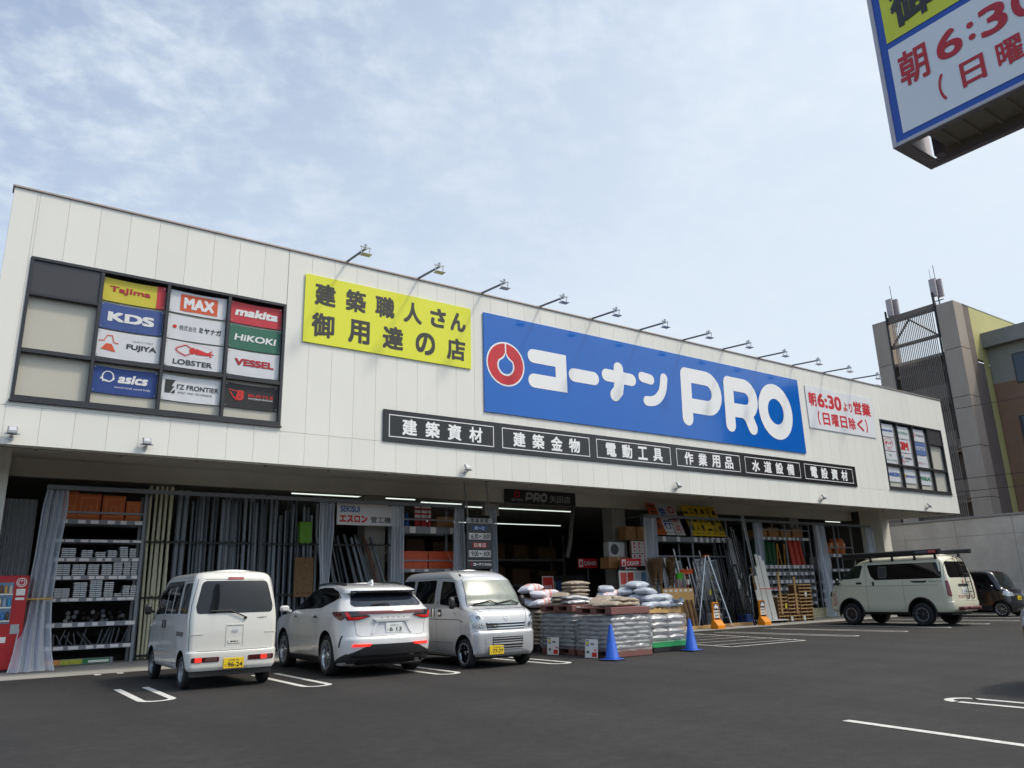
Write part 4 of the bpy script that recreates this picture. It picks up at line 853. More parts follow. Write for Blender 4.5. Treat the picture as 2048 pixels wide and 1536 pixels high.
    mb = MB(); s.panel(mb, 'B', rp([(-.36, .735), (.36, .735), (.26, .965), (-.26, .965)], .03), .0025, skirt=.001); mb.build('plate_hollow', mat('hollow white', lin(205, 206, 208), .3), t)
    mb = MB(); s.panel(mb, 'B', [(-.30, .950), (.30, .950), (.36, .995), (-.36, .995)], .03, n=3, skirt=.03)
    for sg in (1, -1): s.panel(mb, 'B', [(sg * .40, .74), (sg * .36, .74), (sg * .25, .96), (sg * .29, .98)], .018, n=6, m=3, skirt=.018)
    mb.build('hatch_crease', P, t, smooth=40)
    plate(t, s, 'B', .04, .752, M_plateW, '6 13', '名古屋 333', 'た', .006, mat('plate green', lin(28, 70, 56), .5, var=0))
    mb = MB()
    for k, ch in enumerate('LEXUS'): text(mb, ch, -.20 + k * .105, 1.012, -.175 + k * .105, 1.034, s.fr('B', .006), .02)
    flat('maker_lettering', mb, M_gk, t)
    mb = MB(); q = lambda u, v, d: s.P('B', u, v) + s.Nn('B', u, v) * d; mb.tube([q(.0, 1.225, .02), q(.12, 1.25, .03), q(.34, 1.235, .02)], .014, 8); mb.build('rear_wiper', M_black, t)
    mb = MB(); mb.prism([(-1.30, 1.63), (-1.02, 1.655), (-1.20, 1.705), (-1.27, 1.715)], -.018, .018); mb.build('roof_fin', P, t, bevel=.006)
    mirror(t, .95, .95, 1.2, 1, P, (.12, .20, .13)); mirror(t, .95, -.95, 1.2, -1, P, (.12, .20, .13))
    mb = MB(); mb.box(-2.0, 2.0, -.68, .68, .17, .215); mb.build('underbody', M_black, t)
    for sg in (1, -1):
        mb = MB(); s.panel(mb, 'F', [(sg * .45, .80), (sg * .80, .82), (sg * .82, .90), (sg * .50, .90)], .01, n=4); mb.build('headlamp', M_lens, t)
white_suv()

# ---- silver kei van, nose to the camera
def silver_van():
    t = thing('parked_van', 'silver kei van parked nose out with a yellow plate and five spoke wheels', 'van', (8.985, -2.83, 0), math.radians(-90))
    P = paint('silver paint', lin(196, 197, 199), .28, .4, .03)
    lv = [(.215, 1.60, -1.65, .69, .15, .10, .07, .03), (.28, 1.665, -1.69, .725, .16, .12, .08, .04), (.45, 1.69, -1.695, .735, .17, .12, .085, .04), (.62, 1.695, -1.695, .7375, .17, .12, .085, .04), (.665, 1.69, -1.69, .7375, .17, .12, .085, .04), (.70, 1.655, -1.69, .7365, .16, .12, .085, .04), (.85, 1.645, -1.688, .737, .16, .12, .085, .04), (.98, 1.615, -1.685, .7365, .17, .12, .085, .04), (1.06, 1.55, -1.68, .735, .2, .12, .09, .04), (1.115, 1.42, -1.675, .732, .22, .12, .10, .04), (1.165, 1.275, -1.668, .728, .17, .12, .06, .04),
          (1.4, 1.125, -1.645, .70, .16, .12, .05, .04), (1.66, .945, -1.60, .648, .16, .13, .05, .05), (1.72, .895, -1.585, .638, .21, .13, .10, .05), (1.78, .81, -1.56, .615, .25, .15, .11, .05), (1.83, .68, -1.52, .575, .3, .18, .11, .05), (1.865, .50, -1.45, .51, .3, .2, .1, .05), (1.88, .30, -1.34, .42, .3, .2, .1, .05)]
    s = Shell(lv); ax = (1.2, -1.23); R = .272
    s.body('body', P, t, crown=.02, wells=[(a, R + .03, .325) for a in ax], depth=.25)
    rimm = mat('black chrome alloy', lin(140, 141, 144), .12, metal=1., var=0)
    for a in ax:
        for sg in (1, -1): wheel(t, a, sg * .652, R, .20, .165, 'five', rimm, sg)
    for face in 'LR':
        mb = MB(); s.panel(mb, face, rp([(.26, 1.20), (1.05, 1.135), (1.05, 1.22), (.74, 1.635), (.26, 1.665)], .04)); mb.build('side_window', M_carglass, t, smooth=40)
        mb = MB(); s.panel(mb, face, rr_(-.84, 1.215, .02, 1.69, .04)); mb.build('side_window', M_carglass, t, smooth=40)
        mb = MB(); s.panel(mb, face, rr_(-1.50, 1.225, -.96, 1.70, .05)); mb.build('side_window', M_carglass, t, smooth=40)
        mb = MB()
        for pts in ([(.14, .30), (.13, 1.72)], [(-.90, .40), (-.90, 1.72)], [(-1.55, 1.735), (.60, 1.72)], [(1.10, .66), (1.10, 1.12)], [(.14, .30), (.86, .30)]): s.seam(mb, face, pts)
        s.seam(mb, face, [(-1.5, .915), (1.0, .905), (1.2, .86)], .014); s.seam(mb, face, [(-.85, .47), (.85, .46)], .008); mb.build('door_gap', M_seam, t)
        for rc in ((-.10, .95, .06, 1.12), (.20, .96, .34, 1.10)): mb = MB(); s.panel(mb, face, rr_(*rc, .03), .004, n=4, m=4); mb.build('handle_recess', M_black, t)
        mb = MB(); s.panel(mb, face, rr_(-.02, .95, .05, 1.12, .02), .02, n=4, m=3); mb.build('door_handle', M_chrome, t, smooth=40); mb = MB(); s.panel(mb, face, rr_(.22, .99, .33, 1.05, .02), .02, n=3, m=4); mb.build('door_handle', M_chrome, t, smooth=40)
    mb = MB(); s.panel(mb, 'F', rp([(-.63, 1.172), (.63, 1.172), (.555, 1.665), (-.555, 1.665)], .05), .004, n=14, m=20); ws = mb.build('windscreen', mat('windscreen glass', lin(104, 116, 110), .24, var=.4, vs=2.2, spec=.6), t, smooth=40)
    mb = MB(); s.seam(mb, 'F', [(-.645, 1.16), (.645, 1.16)], .02, .004); s.seam(mb, 'F', [(-.645, 1.165), (-.565, 1.675)], .014, .004); s.seam(mb, 'F', [(.645, 1.165), (.565, 1.675)], .014, .004); mb.build('windscreen_seal', M_black, t)
    q = lambda u, v, d: s.P('F', u, v) + s.Nn('F', u, v) * d
    for a in (-.30, .22):
        mb = MB(); mb.tube([q(a + .36, 1.175, .02), q(a + .18, 1.235, .03), q(a - .22, 1.18, .02)], .012, 8); mb.build('wiper', M_black, t)
    for sg in (1, -1):
        mb = MB(); s.panel(mb, 'F', rp([(sg * .475, .735), (sg * .705, .735), (sg * .715, 1.02), (sg * .53, 1.03)], .02), .010, n=10, m=10, bulge=.012); hl = mb.build('headlamp', M_lens, t, smooth=40)
        f = s.fr('F', .022); mb = MB(); disc(mb, sg * .62, .93, .055, f, .004, 24, .042); disc(mb, sg * .57, .795, .036, f, .004, 20, .026); disc(mb, sg * .655, .795, .03, f, .004, 20, .020); flat('lamp_reflector', mb, M_chrome, hl)
        mb = MB(); disc(mb, sg * .62, .93, .04, f, .002, 24); disc(mb, sg * .57, .795, .026, f, .002, 20); flat('lamp_bowl', mb, mat('lamp bowl', lin(120, 124, 128), .1, metal=.6, var=0), hl)
        mb = MB(); face = 'L' if sg > 0 else 'R'; s.panel(mb, face, [(1.44, .76), (1.50, .74), (1.50, 1.0), (1.46, 1.02)], .008, n=6, m=3); mb.build('corner_lamp', M_lens, hl)
    mb = MB(); s.panel(mb, 'F', rp([(-.44, .712), (.44, .712), (.47, .842), (-.47, .842)], .01), .006, n=3); mb.build('grille', M_black, t)
    mb = MB()
    for z in (.722, .772, .824): s.panel(mb, 'F', rr_(-.445, z, .445, z + .020, .004), .016, n=2, m=16, skirt=.012)
    mb.build('grille_bar', M_chrome, t)
    mb = MB(); s.panel(mb, 'F', rp([(-.33, .33), (.33, .33), (.36, .435), (.36, .57), (-.36, .57), (-.36, .435)], .01), .004, n=4); mb.build('lower_grille', M_black, t)
    mb = MB()
    for z in (.34, .385, .435, .49, .535): s.panel(mb, 'F', rr_(-.345, z, .345, z + (.014 if z != .435 else .03), .004), .012, n=2, m=14, skirt=.010)
    frs = [(-.50, .325), (.50, .325)]
    for sg in (1, -1): s.panel(mb, 'F', rp([(sg * .36, .44), (sg * .50, .44), (sg * .50, .575), (sg * .36, .575)], .02), .008, n=4, m=5, skirt=.006); s.panel(mb, 'F', rp([(sg * .36, .31), (sg * .50, .31), (sg * .50, .425), (sg * .36, .425)], .02), .008, n=4, m=5, skirt=.006)
    mb.build('lower_grille_bar', P, t, smooth=40)
    plate(t, s, 'F', -.275, .255, M_plateY, '77-77', '名古屋 480', 'わ', .012)
    f = s.fr('F', .010); mb = MB(); disc(mb, 0, .915, .05, f, 0, 28, .038); rect(mb, -.062, .905, .062, .927, f, .002); flat('crest', mb, M_chrome, t)
    mb = MB()
    s.seam(mb, 'F', [(-.70, .69), (-.46, .70), (.46, .70), (.70, .69)], .008); s.seam(mb, 'F', [(-.62, 1.10), (.62, 1.10)], .007); s.seam(mb, 'F', [(-.62, 1.10), (-.50, 1.04)], .007); s.seam(mb, 'F', [(.62, 1.10), (.50, 1.04)], .007); mb.build('bonnet_gap', M_seam, t)
    mirror(t, .98, -.79, 1.23, -1, M_black, (.09, .14, .24)); mirror(t, .98, .79, 1.23, 1, M_black, (.09, .14, .24))
    mb = MB(); mb.cyl((.74, -.52, 1.76), (.30, -.55, 2.22), .004, 6); mb.cyl((.76, -.52, 1.74), (.72, -.52, 1.79), .018, 8); mb.build('aerial', M_black, t)
    mb = MB(); mb.box(-1.5, 1.4, -.5, .5, .16, .216); mb.build('underbody', M_black, t)
    mb = MB(); s.panel(mb, 'B', rp([(-.60, 1.2), (.60, 1.2), (.54, 1.70), (-.54, 1.70)], .06)); mb.build('rear_window', M_carglass, t)
silver_van()

# ---- cream lifted van with roof awning
def cream_van():
    t = thing('parked_van', 'cream lifted van with off road tyres and a long black awning tube on its roof', 'van', (27.2, -2.33, 0), math.radians(88.6))
    P = paint('cream paint', lin(214, 211, 188), .25)
    lv = [(.44, 2.18, -2.24, .85, .25, .15, .1, .04), (.52, 2.25, -2.32, .885, .26, .17, .12, .05), (.70, 2.27, -2.35, .90, .28, .18, .12, .05), (.755, 2.27, -2.35, .90, .28, .18, .12, .05), (.775, 2.268, -2.325, .899, .28, .17, .12, .05), (1.0, 2.26, -2.315, .90, .28, .16, .12, .05), (1.26, 2.17, -2.295, .897, .3, .16, .12, .05), (1.36, 2.06, -2.285, .888, .3, .16, .12, .05), (1.5, 1.86, -2.265, .868, .28, .15, .12, .05), (1.8, 1.50, -2.20, .815, .26, .16, .12, .06), (2.03, 1.20, -2.13, .770, .26, .17, .12, .06), (2.10, 1.10, -2.10, .755, .28, .18, .12, .06), (2.18, .92, -2.05, .715, .3, .2, .12, .07), (2.235, .72, -1.97, .645, .32, .24, .1, .08), (2.265, .48, -1.82, .53, .3, .26, .1, .08)]
    s = Shell(lv); ax = (1.29, -1.29); R = .365
    s.body('body', P, t, crown=.03, wells=[(a, R + .07, .46) for a in ax], depth=.36)
    for a in ax:
        for sg in (1, -1):
            wheel(t, a, sg * .83, R, .215, .245, 'eight', mat('dark alloy', lin(98, 98, 100), .3, metal=.7, var=.05), sg)
            mb = MB(); k = 22; rows = []
            for i in range(k + 1):
                b = math.radians(-18 + 216 * i / k); rows.append([(a + r_ * math.cos(b), sg * y_, R + .07 + r_ * math.sin(b)) for r_, y_ in ((.445, .88), (.45, .935), (.475, .935), (.495, .90), (.49, .86))])
            mb.grid(rows); mb.build('wheel_flare', M_black, t, smooth=50)
    for face in 'LR':
        mb = MB(); s.panel(mb, face, rp([(1.80, 1.53), (1.27, 2.02), (.72, 2.03), (.85, 1.60)], .05), n=12); mb.build('side_window', mat('cab glass', lin(34, 46, 38), .05, var=.3, vs=3), t, smooth=40)
        mb = MB(); s.panel(mb, face, rp([(.55, 2.03), (-2.04, 2.03), (-2.09, 1.51), (.28, 1.51), (.42, 1.65)], [.04, .07, .07, .06, .05]), n=12, m=24); mb.build('side_window', M_carglass, t, smooth=40)
        mb = MB(); o_, i_ = (-.18, 1.57, .13, 1.96), (-.155, 1.60, .105, 1.93)
        s.panel(mb, face, rr_(*o_, .03), .008, skirt=.006); wf = mb.build('window_frame', mat('window frame grey', lin(92, 92, 86), .4), t); mb = MB(); s.panel(mb, face, rr_(*i_, .02), .010, skirt=.004); mb.build('mesh_screen', mat('mesh screen', lin(56, 56, 54), .7, var=.2, vs=90), wf)
        mb = MB()
        for pts in ([(.62, .50), (.60, 1.5), (.64, 2.08)], [(-.74, .50), (-.74, 1.5)], [(.60, 1.31), (-2.20, 1.30)], [(1.9, 1.36), (.62, 1.31)], [(-2.16, 2.12), (1.0, 2.12)], [(-2.16, 1.46), (-2.10, 2.06)]): s.seam(mb, face, pts, .009)
        mb.build('door_gap', M_seam, t)
        mb = MB(); s.panel(mb, face, rr_(.78, 1.385, .99, 1.45, .02), .012, n=4, m=6); mb.build('door_handle', M_black, t); mb = MB(); s.panel(mb, face, rr_(.30, 1.32, .37, 1.46, .02), .012, n=5, m=4); mb.build('door_handle', M_black, t)
        mb = MB(); s.panel(mb, face, [(-.98, 1.45), (-1.12, 1.385), (-1.52, 1.38), (-1.60, 1.45)], .004, n=3, skirt=.002)
        for k in range(5): x = -1.64 - .09 * k; s.panel(mb, face, [(x, 1.45), (x - .035 + .004 * k, 1.45), (x - .085 + .004 * k, 1.385), (x - .05, 1.385)] if face == 'L' else [(x, 1.45), (x - .035, 1.45), (x - .085, 1.385), (x - .05, 1.385)], .004, n=3, m=2, skirt=.002)
        mb.build('stripe_decal', mat('decal dark', lin(54, 56, 52), .4), t)
    mb = MB(); fr = s.fr('L', .004); frame_lines(mb, -2.02, .62, -1.80, 1.30, .012, fr)
    for k in range(9): rect(mb, -1.98, .66 + .06 * k, -1.86 + .02 * (k % 3), .695 + .06 * k, fr, .001)
    flat('door_decal', mb, mat('red decal', lin(190, 84, 70), .5), t)
    mb = MB(); s.panel(mb, 'B', rp([(-.66, 1.52), (.66, 1.52), (.70, 1.62), (.61, 2.04), (-.61, 2.04), (-.70, 1.62)], [.09, .09, .03, .08, .08, .03]), n=10); mb.build('rear_window', M_carglass, t, smooth=40)
    mb = MB(); s.panel(mb, 'F', rp([(-.74, 1.44), (.74, 1.44), (.64, 2.03), (-.64, 2.03)], .06), n=10); mb.build('windscreen', M_carglass, t, smooth=40)
    for sg in (1, -1):
        mb = MB(); s.panel(mb, 'B', rp([(sg * .78, .93), (sg * .868, .93), (sg * .865, 1.43), (sg * .80, 1.43)], .03), .014, n=12, m=6); lp = mb.build('tail_lamp', mat('deep tail lens', lin(112, 18, 26), .15, coat=.6, var=.2, vs=30), t, smooth=40)
        mb = MB(); s.panel(mb, ('L' if sg > 0 else 'R'), rp([(-2.25, .95), (-2.19, .97), (-2.17, 1.38), (-2.22, 1.43)], .02), .010, n=8, m=4); mb.build('lamp_wing', mat('deep tail lens', lin(112, 18, 26)), lp, smooth=40)
    mb = MB(); s.panel(mb, 'B', rr_(-.30, 1.245, .30, 1.315, .02), .02, n=4); mb.build('hatch_handle', M_black, t)
    mb = MB(); s.seam(mb, 'B', [(-.80, .77), (.80, .77)], .01); s.seam(mb, 'B', [(-.82, .78), (-.80, 1.5), (-.72, 2.08)]); s.seam(mb, 'B', [(.82, .78), (.80, 1.5), (.72, 2.08)]); mb.build('hatch_gap', M_seam, t)
    mb = MB(); spaced(mb, 'TOYOTA', -.44, .86, .44, .96, .10, s.fr('B', .006), .03); flat('maker_lettering', mb, mat('maker red', lin(150, 60, 50), .4), t)
    plate(t, s, 'B', 0, 1.02, M_plateW, '21-30', '名古屋 400', 'す', .012, mat('plate green', lin(28, 70, 56), .5, var=0))
    f = s.fr('B', .012); mb = MB(); disc(mb, 0, 1.39, .045, f, 0, 24, .03); rect(mb, -.01, 1.35, .01, 1.43, f, .002); disc(mb, 0, 2.13, .03, f, 0, 18); flat('crest', mb, mat('red crest', lin(170, 40, 40), .4), t)
    # tow bumper
    mb = MB(); mb.box(-2.50, -2.30, -.55, .55, .50, .60); mb.box(-2.56, -2.46, -.30, .30, .52, .60); mb.build('step_bumper', mat('dark red bar', lin(84, 34, 36), .5), t, bevel=.02)
    # ladder on the right half of the tail
    q = lambda u, v, d: s.P('B', u, v) + s.Nn('B', u, v) * d
    ld = MB()
    for u in (-.10, -.44): ld.tube([q(u * .9, 2.2, .02), q(u * .95, 2.12, .08), q(u, 1.95, .08), q(u, 1.5, .07), q(u, 1.0, .07), q(u, .86, .05), q(u, .84, .01)], .016, 8)
    for z in (1.06, 1.36, 1.62, 1.90): ld.cyl(q(-.10, z, .075), q(-.44, z, .075), .013, 8)
    ld.build('rear_ladder', M_black, t, smooth=50)
    # roof rack, awning tube and second tube
    rk = MB()
    for x in (1.02, .38, -.42, -1.22, -1.92):
        for sg in (1, -1): rk.bar((x, sg * .745, 2.13), (x, sg * .76, 2.33), .07, .03); rk.bar((x, sg * .72, 2.16), (x, sg * .77, 2.16), .09, .05)
        rk.bar((x, -.78, 2.335), (x, .78, 2.335), .05, .03)
    for sg in (1, -1): rk.bar((1.1, sg * .70, 2.36), (-2.0, sg * .70, 2.36), .04, .04)
    rk.build('roof_rack', M_black, t)
    mb = MB(); mb.prism(rp([(.74, 2.27), (.92, 2.27), (.92, 2.455), (.74, 2.455)], .06), -2.16, 1.36, 'x'); aw = mb.build('awning_tube', mat('awning black', lin(24, 24, 26), .45), t, smooth=50)
    mb = MB(); fa = lambda u, v, d: (-u, .923 + d, v); rect(mb, 1.35, 2.325, 2.05, 2.42, fa, 0); flat('awning_label', mb, mat('label dark', lin(70, 70, 74), .4), aw)
    mb = MB(); rect(mb, 1.80, 2.33, 2.05, 2.415, fa, .002); flat('awning_patch', mb, M_nr, aw)
    mb = MB()
    for k in range(3): disc(mb, 1.85 + k * .07, 2.372, .024, fa, .004, 14)
    for k in range(5): rect(mb, 1.40 + k * .07, 2.36, 1.45 + k * .07, 2.385, fa, .002)
    flat('awning_marks', mb, M_lg, aw)
    mb = MB(); mb.cyl((-2.40, -.62, 2.375), (.9, -.62, 2.375), .075, 14); mb.build('roof_tube', M_black, t, smooth=50)
    mb = MB(); mb.box(-2.1, 2.0, -.6, .6, .34, .45); mb.cyl((-1.29, -.75, .37), (-1.29, .75, .37), .05, 10); mb.cyl((.3, -.3, .30), (-1.2, -.3, .30), .06, 10); mb.build('underbody', M_black, t)
    mirror(t, 1.62, .98, 1.48, 1, M_black, (.10, .16, .26)); mirror(t, 1.62, -.98, 1.48, -1, M_black, (.10, .16, .26))
    mb = MB(); s.panel(mb, 'L', rr_(2.02, .98, 2.10, 1.14, .01), .02, n=4, m=4); mb.build('side_marker', M_black, t)
    for sg in (1, -1):
        mb = MB(); s.panel(mb, 'F', [(sg * .45, .95), (sg * .80, .95), (sg * .82, 1.12), (sg * .50, 1.10)], .01, n=4); mb.build('headlamp', M_lens, t)
cream_van()

# ---- black kei wagon by the concrete wall
def black_wagon():
    t = thing('parked_wagon', 'black boxy kei wagon with a yellow plate by the concrete wall', 'car', (34.8, -1.35, 0), math.radians(-90))
    P = paint('black paint', lin(22, 22, 26), .15)
    lv = [(.18, 1.58, -1.65, .69, .2, .1, .1, .03), (.26, 1.66, -1.69, .725, .22, .12, .1, .04), (.50, 1.695, -1.695, .737, .22, .12, .1, .04), (.85, 1.68, -1.69, .7375, .22, .12, .1, .04), (.98, 1.65, -1.685, .737, .22, .12, .10, .04), (1.05, 1.57, -1.68, .735, .22, .12, .10, .04), (1.09, 1.46, -1.678, .733, .2, .12, .09, .04), (1.4, 1.31, -1.66, .715, .18, .12, .08, .04), (1.66, 1.17, -1.64, .69, .18, .13, .08, .04), (1.73, 1.10, -1.63, .675, .2, .14, .08, .04), (1.775, .98, -1.60, .645, .22, .16, .08, .05), (1.80, .80, -1.54, .56, .24, .2, .08, .05)]
    s = Shell(lv); ax = (1.26, -1.25); R = .282
    s.body('body', P, t, crown=.015, wells=[(a, R + .02, .325) for a in ax], depth=.24)
    for a in ax:
        for sg in (1, -1): wheel(t, a, sg * .655, R, .205, .16, 'ten', mat('kei alloy', lin(170, 172, 176), .25, metal=.8, var=.05), sg)
    for face in 'LR':
        for pl in ([(.20, 1.10), (1.24, 1.10), (1.10, 1.60), (.20, 1.63)], [(-.72, 1.10), (.10, 1.10), (.10, 1.63), (-.72, 1.63)], [(-1.50, 1.12), (-.82, 1.12), (-.82, 1.62), (-1.45, 1.62)]):
            mb = MB(); s.panel(mb, face, rp(pl, .05)); mb.build('side_window', M_carglass, t, smooth=40)
    mb = MB(); s.panel(mb, 'F', rp([(-.63, 1.10), (.63, 1.10), (.58, 1.63), (-.58, 1.63)], .06)); mb.build('windscreen', mat('dark screen', lin(34, 40, 42), .04, var=.2, spec=.7), t, smooth=40)
    for sg in (1, -1):
        mb = MB(); s.panel(mb, 'F', rp([(sg * .36, .78), (sg * .70, .78), (sg * .71, .99), (sg * .42, .92)], .03), .012, n=8, m=8); mb.build('headlamp', M_lens, t, smooth=40)
        mb = MB(); s.panel(mb, ('L' if sg > 0 else 'R'), [(1.40, .84), (1.50, .80), (1.50, .98), (1.44, .98)], .008, n=4, m=3); mb.build('corner_lamp', M_lens, t)
    mb = MB(); s.panel(mb, 'F', rr_(-.40, .80, .40, .88, .02), .012, n=4); mb.build('grille', M_chrome, t, smooth=40)
    mb = MB(); s.panel(mb, 'F', rr_(-.50, .30, .50, .45, .03), .006, n=4); mb.build('lower_grille', M_black, t)
    plate(t, s, 'F', 0, .62, M_plateY, '51-07', '名古屋 580', 'さ', .012)
    mirror(t, 1.12, -.79, 1.15, -1, P, (.1, .15, .16)); mirror(t, 1.12, .79, 1.15, 1, P, (.1, .15, .16))
    mb = MB(); mb.box(-1.5, 1.4, -.5, .5, .14, .182); mb.build('underbody', M_black, t)
    mb = MB(); s.panel(mb, 'B', rp([(-.60, 1.1), (.60, 1.1), (.56, 1.64), (-.56, 1.64)], .06)); mb.build('rear_window', M_carglass, t)
    return t
kw = black_wagon()
dup(kw, (12.28, -14.28, 0), (0, 0, math.radians(90)), 'dark car nose just entering the picture at the right edge')
# ------------------------------------------------------------------ goods under the overhang
rnd = random.Random(11)
M_tag = mat('price tag', lin(226, 222, 222), .5, var=.05, vs=30)
M_pvc = mat('grey pipe', lin(118, 126, 134), .42, var=.10, vs=3)
M_pvcd = mat('dark grey pipe', lin(84, 90, 98), .42, var=.10, vs=3)
M_cream = mat('cream pipe', lin(196, 194, 168), .45, var=.08, vs=3)
M_clear = clear_mat('clear curtain film', (.78, .84, .93), .62, .22, (.96, .97, .98), .35, 5, (1, 1, .10))
M_rail = mat('curtain rail steel', lin(112, 114, 118), .42, metal=.3, var=.08)

def rail(x0, x1, lab):
    t = thing('curtain_rail', lab, 'curtain rail', (x0, 3.6, 4.06))
    mb = MB(); mb.box(0, x1 - x0, -.04, .04, 0, .10); mb.box(0, x1 - x0, -.05, -.04, .0, .025); mb.build('channel', M_rail, t)
    n = int((x1 - x0) / 2)
    for k in range(n + 1):
        x = .1 + (x1 - x0 - .2) * k / n; MB().bar((x, .04, .05), (x, .95, .05), .05, .05).build('bracket', M_rail, t)
rail(1.42, 13.0, 'grey steel rail carrying the clear curtains over the left goods bays')
rail(20.93, 36.2, 'grey steel rail carrying the clear curtains over the right goods bays')

def curtain(x, label, ws, z0=.05, z1=4.05, y=3.62, shift=0., tie=None, seed=0, flare=0.):
    """bunched clear strip curtain; ws = list of (height fraction, width)"""
    t = thing('strip_curtain', label, 'curtain', (x, y, z0), 0, 'clear plastic curtains bunched along the rails')
    rr = random.Random(seed); H = z1 - z0; fs, wv = zip(*ws)
    for ply in (0,):
        rows = []; n = 46
        for i in range(25):
            f = i / 24; w = float(np.interp(f, fs, wv)); A = .055 * (.5 + .9 * w / .45)
            rows.append([(shift * (1 - f) + w * (j / n - .5) +   .006 * math.sin(j * .9 + f * 3 + seed), (-1.05 * max(0, 1 - f / .36) ** 1.7 * flare) + A * math.sin(j * .52 + .5 * math.sin(f * 3 + seed)) + .35 * A * math.sin(j * 1.17 + seed + f * 2) + .02 * math.sin(f * 5 + j * .15), H * f) for j in range(n + 1)])
        MB().grid(rows).build('film', M_clear, t, smooth=80, normals=False)
    rows = []
    for e in (0, 1):
        L = []
        for i in range(25):
            f = i / 24; w = float(np.interp(f, fs, wv)); L.append((shift * (1 - f) + w * (e - .5), -.05 - 1.05 * max(0, 1 - f / .36) ** 1.7 * flare, H * f))
        MB().tube(L, .012, 6).build('hem', mat('hem film', lin(176, 182, 190), .3, var=.15, vs=12), t)
    mb = MB()
    for k in range(7): xx = ws[-1][1] * (k / 6 - .5); mb.cyl((xx, 0, H - .04), (xx, 0, H + .03), .008, 6)
    mb.build('hooks', M_rail, t)
    if tie:
        w = float(np.interp(tie, fs, wv)); mb = MB(); mb.box(-w / 2 - .02 + shift * (1 - tie), w / 2 + .02 + shift * (1 - tie), -.085, .07, H * tie - .02, H * tie + .02); mb.build('tie_band', mat('tie tape', lin(190, 150, 70), .5), t)
    return t
curtain(1.66, 'wide clear curtain flaring to the ground beside the red vending machine', [(0, .85), (.08, .72), (.36, .50), (.62, .46), (.9, .50), (1, .42)], shift=-.16, tie=.375, seed=1, flare=1.)
curtain(8.37, 'clear curtain gathered to a point left of the white pipe sign', [(0, .30), (.45, .22), (.8, .42), (1, .40)], seed=2)
curtain(10.62, 'clear curtain hanging over the right end of the white pipe sign', [(0, .46), (.5, .40), (1, .36)], seed=3)
curtain(12.78, 'clear curtain left of the black opening hours board', [(0, .48), (.5, .42), (1, .30)], seed=4)
curtain(14.09, 'narrow clear curtain right of the black opening hours board', [(0, .26), (1, .18)], seed=5)
curtain(21.20, 'clear curtain beside the red and white plates at the entrance', [(0, .52), (1, .56)], seed=6)
curtain(27.55, 'clear curtain behind the white planks', [(0, .42), (.5, .40), (1, .46)], seed=7)
curtain(31.95, 'clear curtain in front of the cream van nose', [(0, .62), (.5, .55), (1, .62)], shift=.25, seed=8)
curtain(36.0, 'clear curtain at the far right pier', [(0, .7), (.5, .6), (1, .5)], shift=.15, seed=9)

def rack(name, lab, x0, x1, y0, y1, levels, ztop, lips=.09, tags=0, group=None, mid=None, tagseed=0):
    t = thing(name, lab, 'rack', (x0, y0, .012)); W, D = x1 - x0, y1 - y0; rr = random.Random(tagseed)
    for x in [0, W] + ([mid - x0] if mid else []):
        for y in (.0, D):
            mb = MB(); mb.bar((x, y + .03, 0), (x, y + .03, ztop), .07, .06); mb.box(x - .06, x + .06, y - .03, y + .09, 0, .01); mb.build('upright', M_greysteel, t)
    for (z, lip) in levels:
        mb = MB(); mb.box(.036, W - .036, -.02, .0, z - lip, z); mb.box(.036, W - .036, D + .06, D + .08, z - lip, z); mb.box(.036, W - .036, 0.0, D + .06, z - .025, z - .005); sh = mb.build('shelf', M_greysteel, t)
        if tags:
            n = rr.randint(max(2, tags - 2), tags)
            for k in range(n):
                a = W * (k + .3 + rr.random() * .4) / n; w = .06 + .05 * rr.random(); MB().box(a - w, a + w, -.028, -.021, z - lip + .012, z - .012).build('price_tag', M_tag, sh)
    return t
# ---- left bay: rack of metal fittings
LV = [(3.42, .11), (2.94, .08), (2.50, .10), (2.07, .10), (1.55, .09), (.98, .11), (.45, .10)]
rack('steel_rack', 'grey steel rack of metal fittings behind the clear curtain on the far left', 1.75, 3.72, 4.25, 4.85, LV, 4.1, tags=8, tagseed=3)
MB().box(1.80, 3.68, 4.235, 4.255, 3.58, 3.63).build('rack_rail', M_greysteel); o = bpy.data.objects['rack_rail']; tag(o, 'thin grey safety bar across the orange cartons', 'bar')
t = thing('base_banner', 'long printed strip with green, yellow and orange panels at the foot of the left rack', 'sign', (1.86, 4.22, .03))
mb = MB(); mb.box(0, 1.45, -.01, 0, 0, .13); mb.build('strip', M_greysteel, t)
for a, b, c in ((0, .34, lin(220, 150, 80)), (.34, .80, lin(170, 176, 60)), (.80, 1.40, lin(30, 120, 70))):
    mb = MB(); rect(mb, a, .01, b - .01, .12, front(0, 0, -.012)); flat('print', mb, mat('strip %d' % int(a * 100), c, .5, var=.3, vs=18), t)
mb = MB(); rect(mb, .92, .03, 1.36, .08, front(0, 0, -.014)); flat('white_field', mb, M_paper, t)
def carton(x, y, z, sx, sy, sz, m, label, rot=0., name='carton', tape=True, group=None):
    t = thing(name, label, 'carton', (x, y, z), rot, group); mb = MB(); mb.box(-sx / 2, sx / 2, -sy / 2, sy / 2, 0, sz); mb.build('box', m, t, bevel=.006)
    if tape: mb = MB(); mb.box(-.03, .03, -sy / 2 - .002, sy / 2 + .002, sz - .0, sz + .002); mb.box(-.03, .03, -sy / 2 - .003, -sy / 2 - .001, sz - .12, sz + .002); mb.build('tape', mat('tape', lin(190, 160, 110), .3), t)
    return t
M_orc = mat('orange carton', lin(186, 96, 50), .75, var=.12, vs=4)
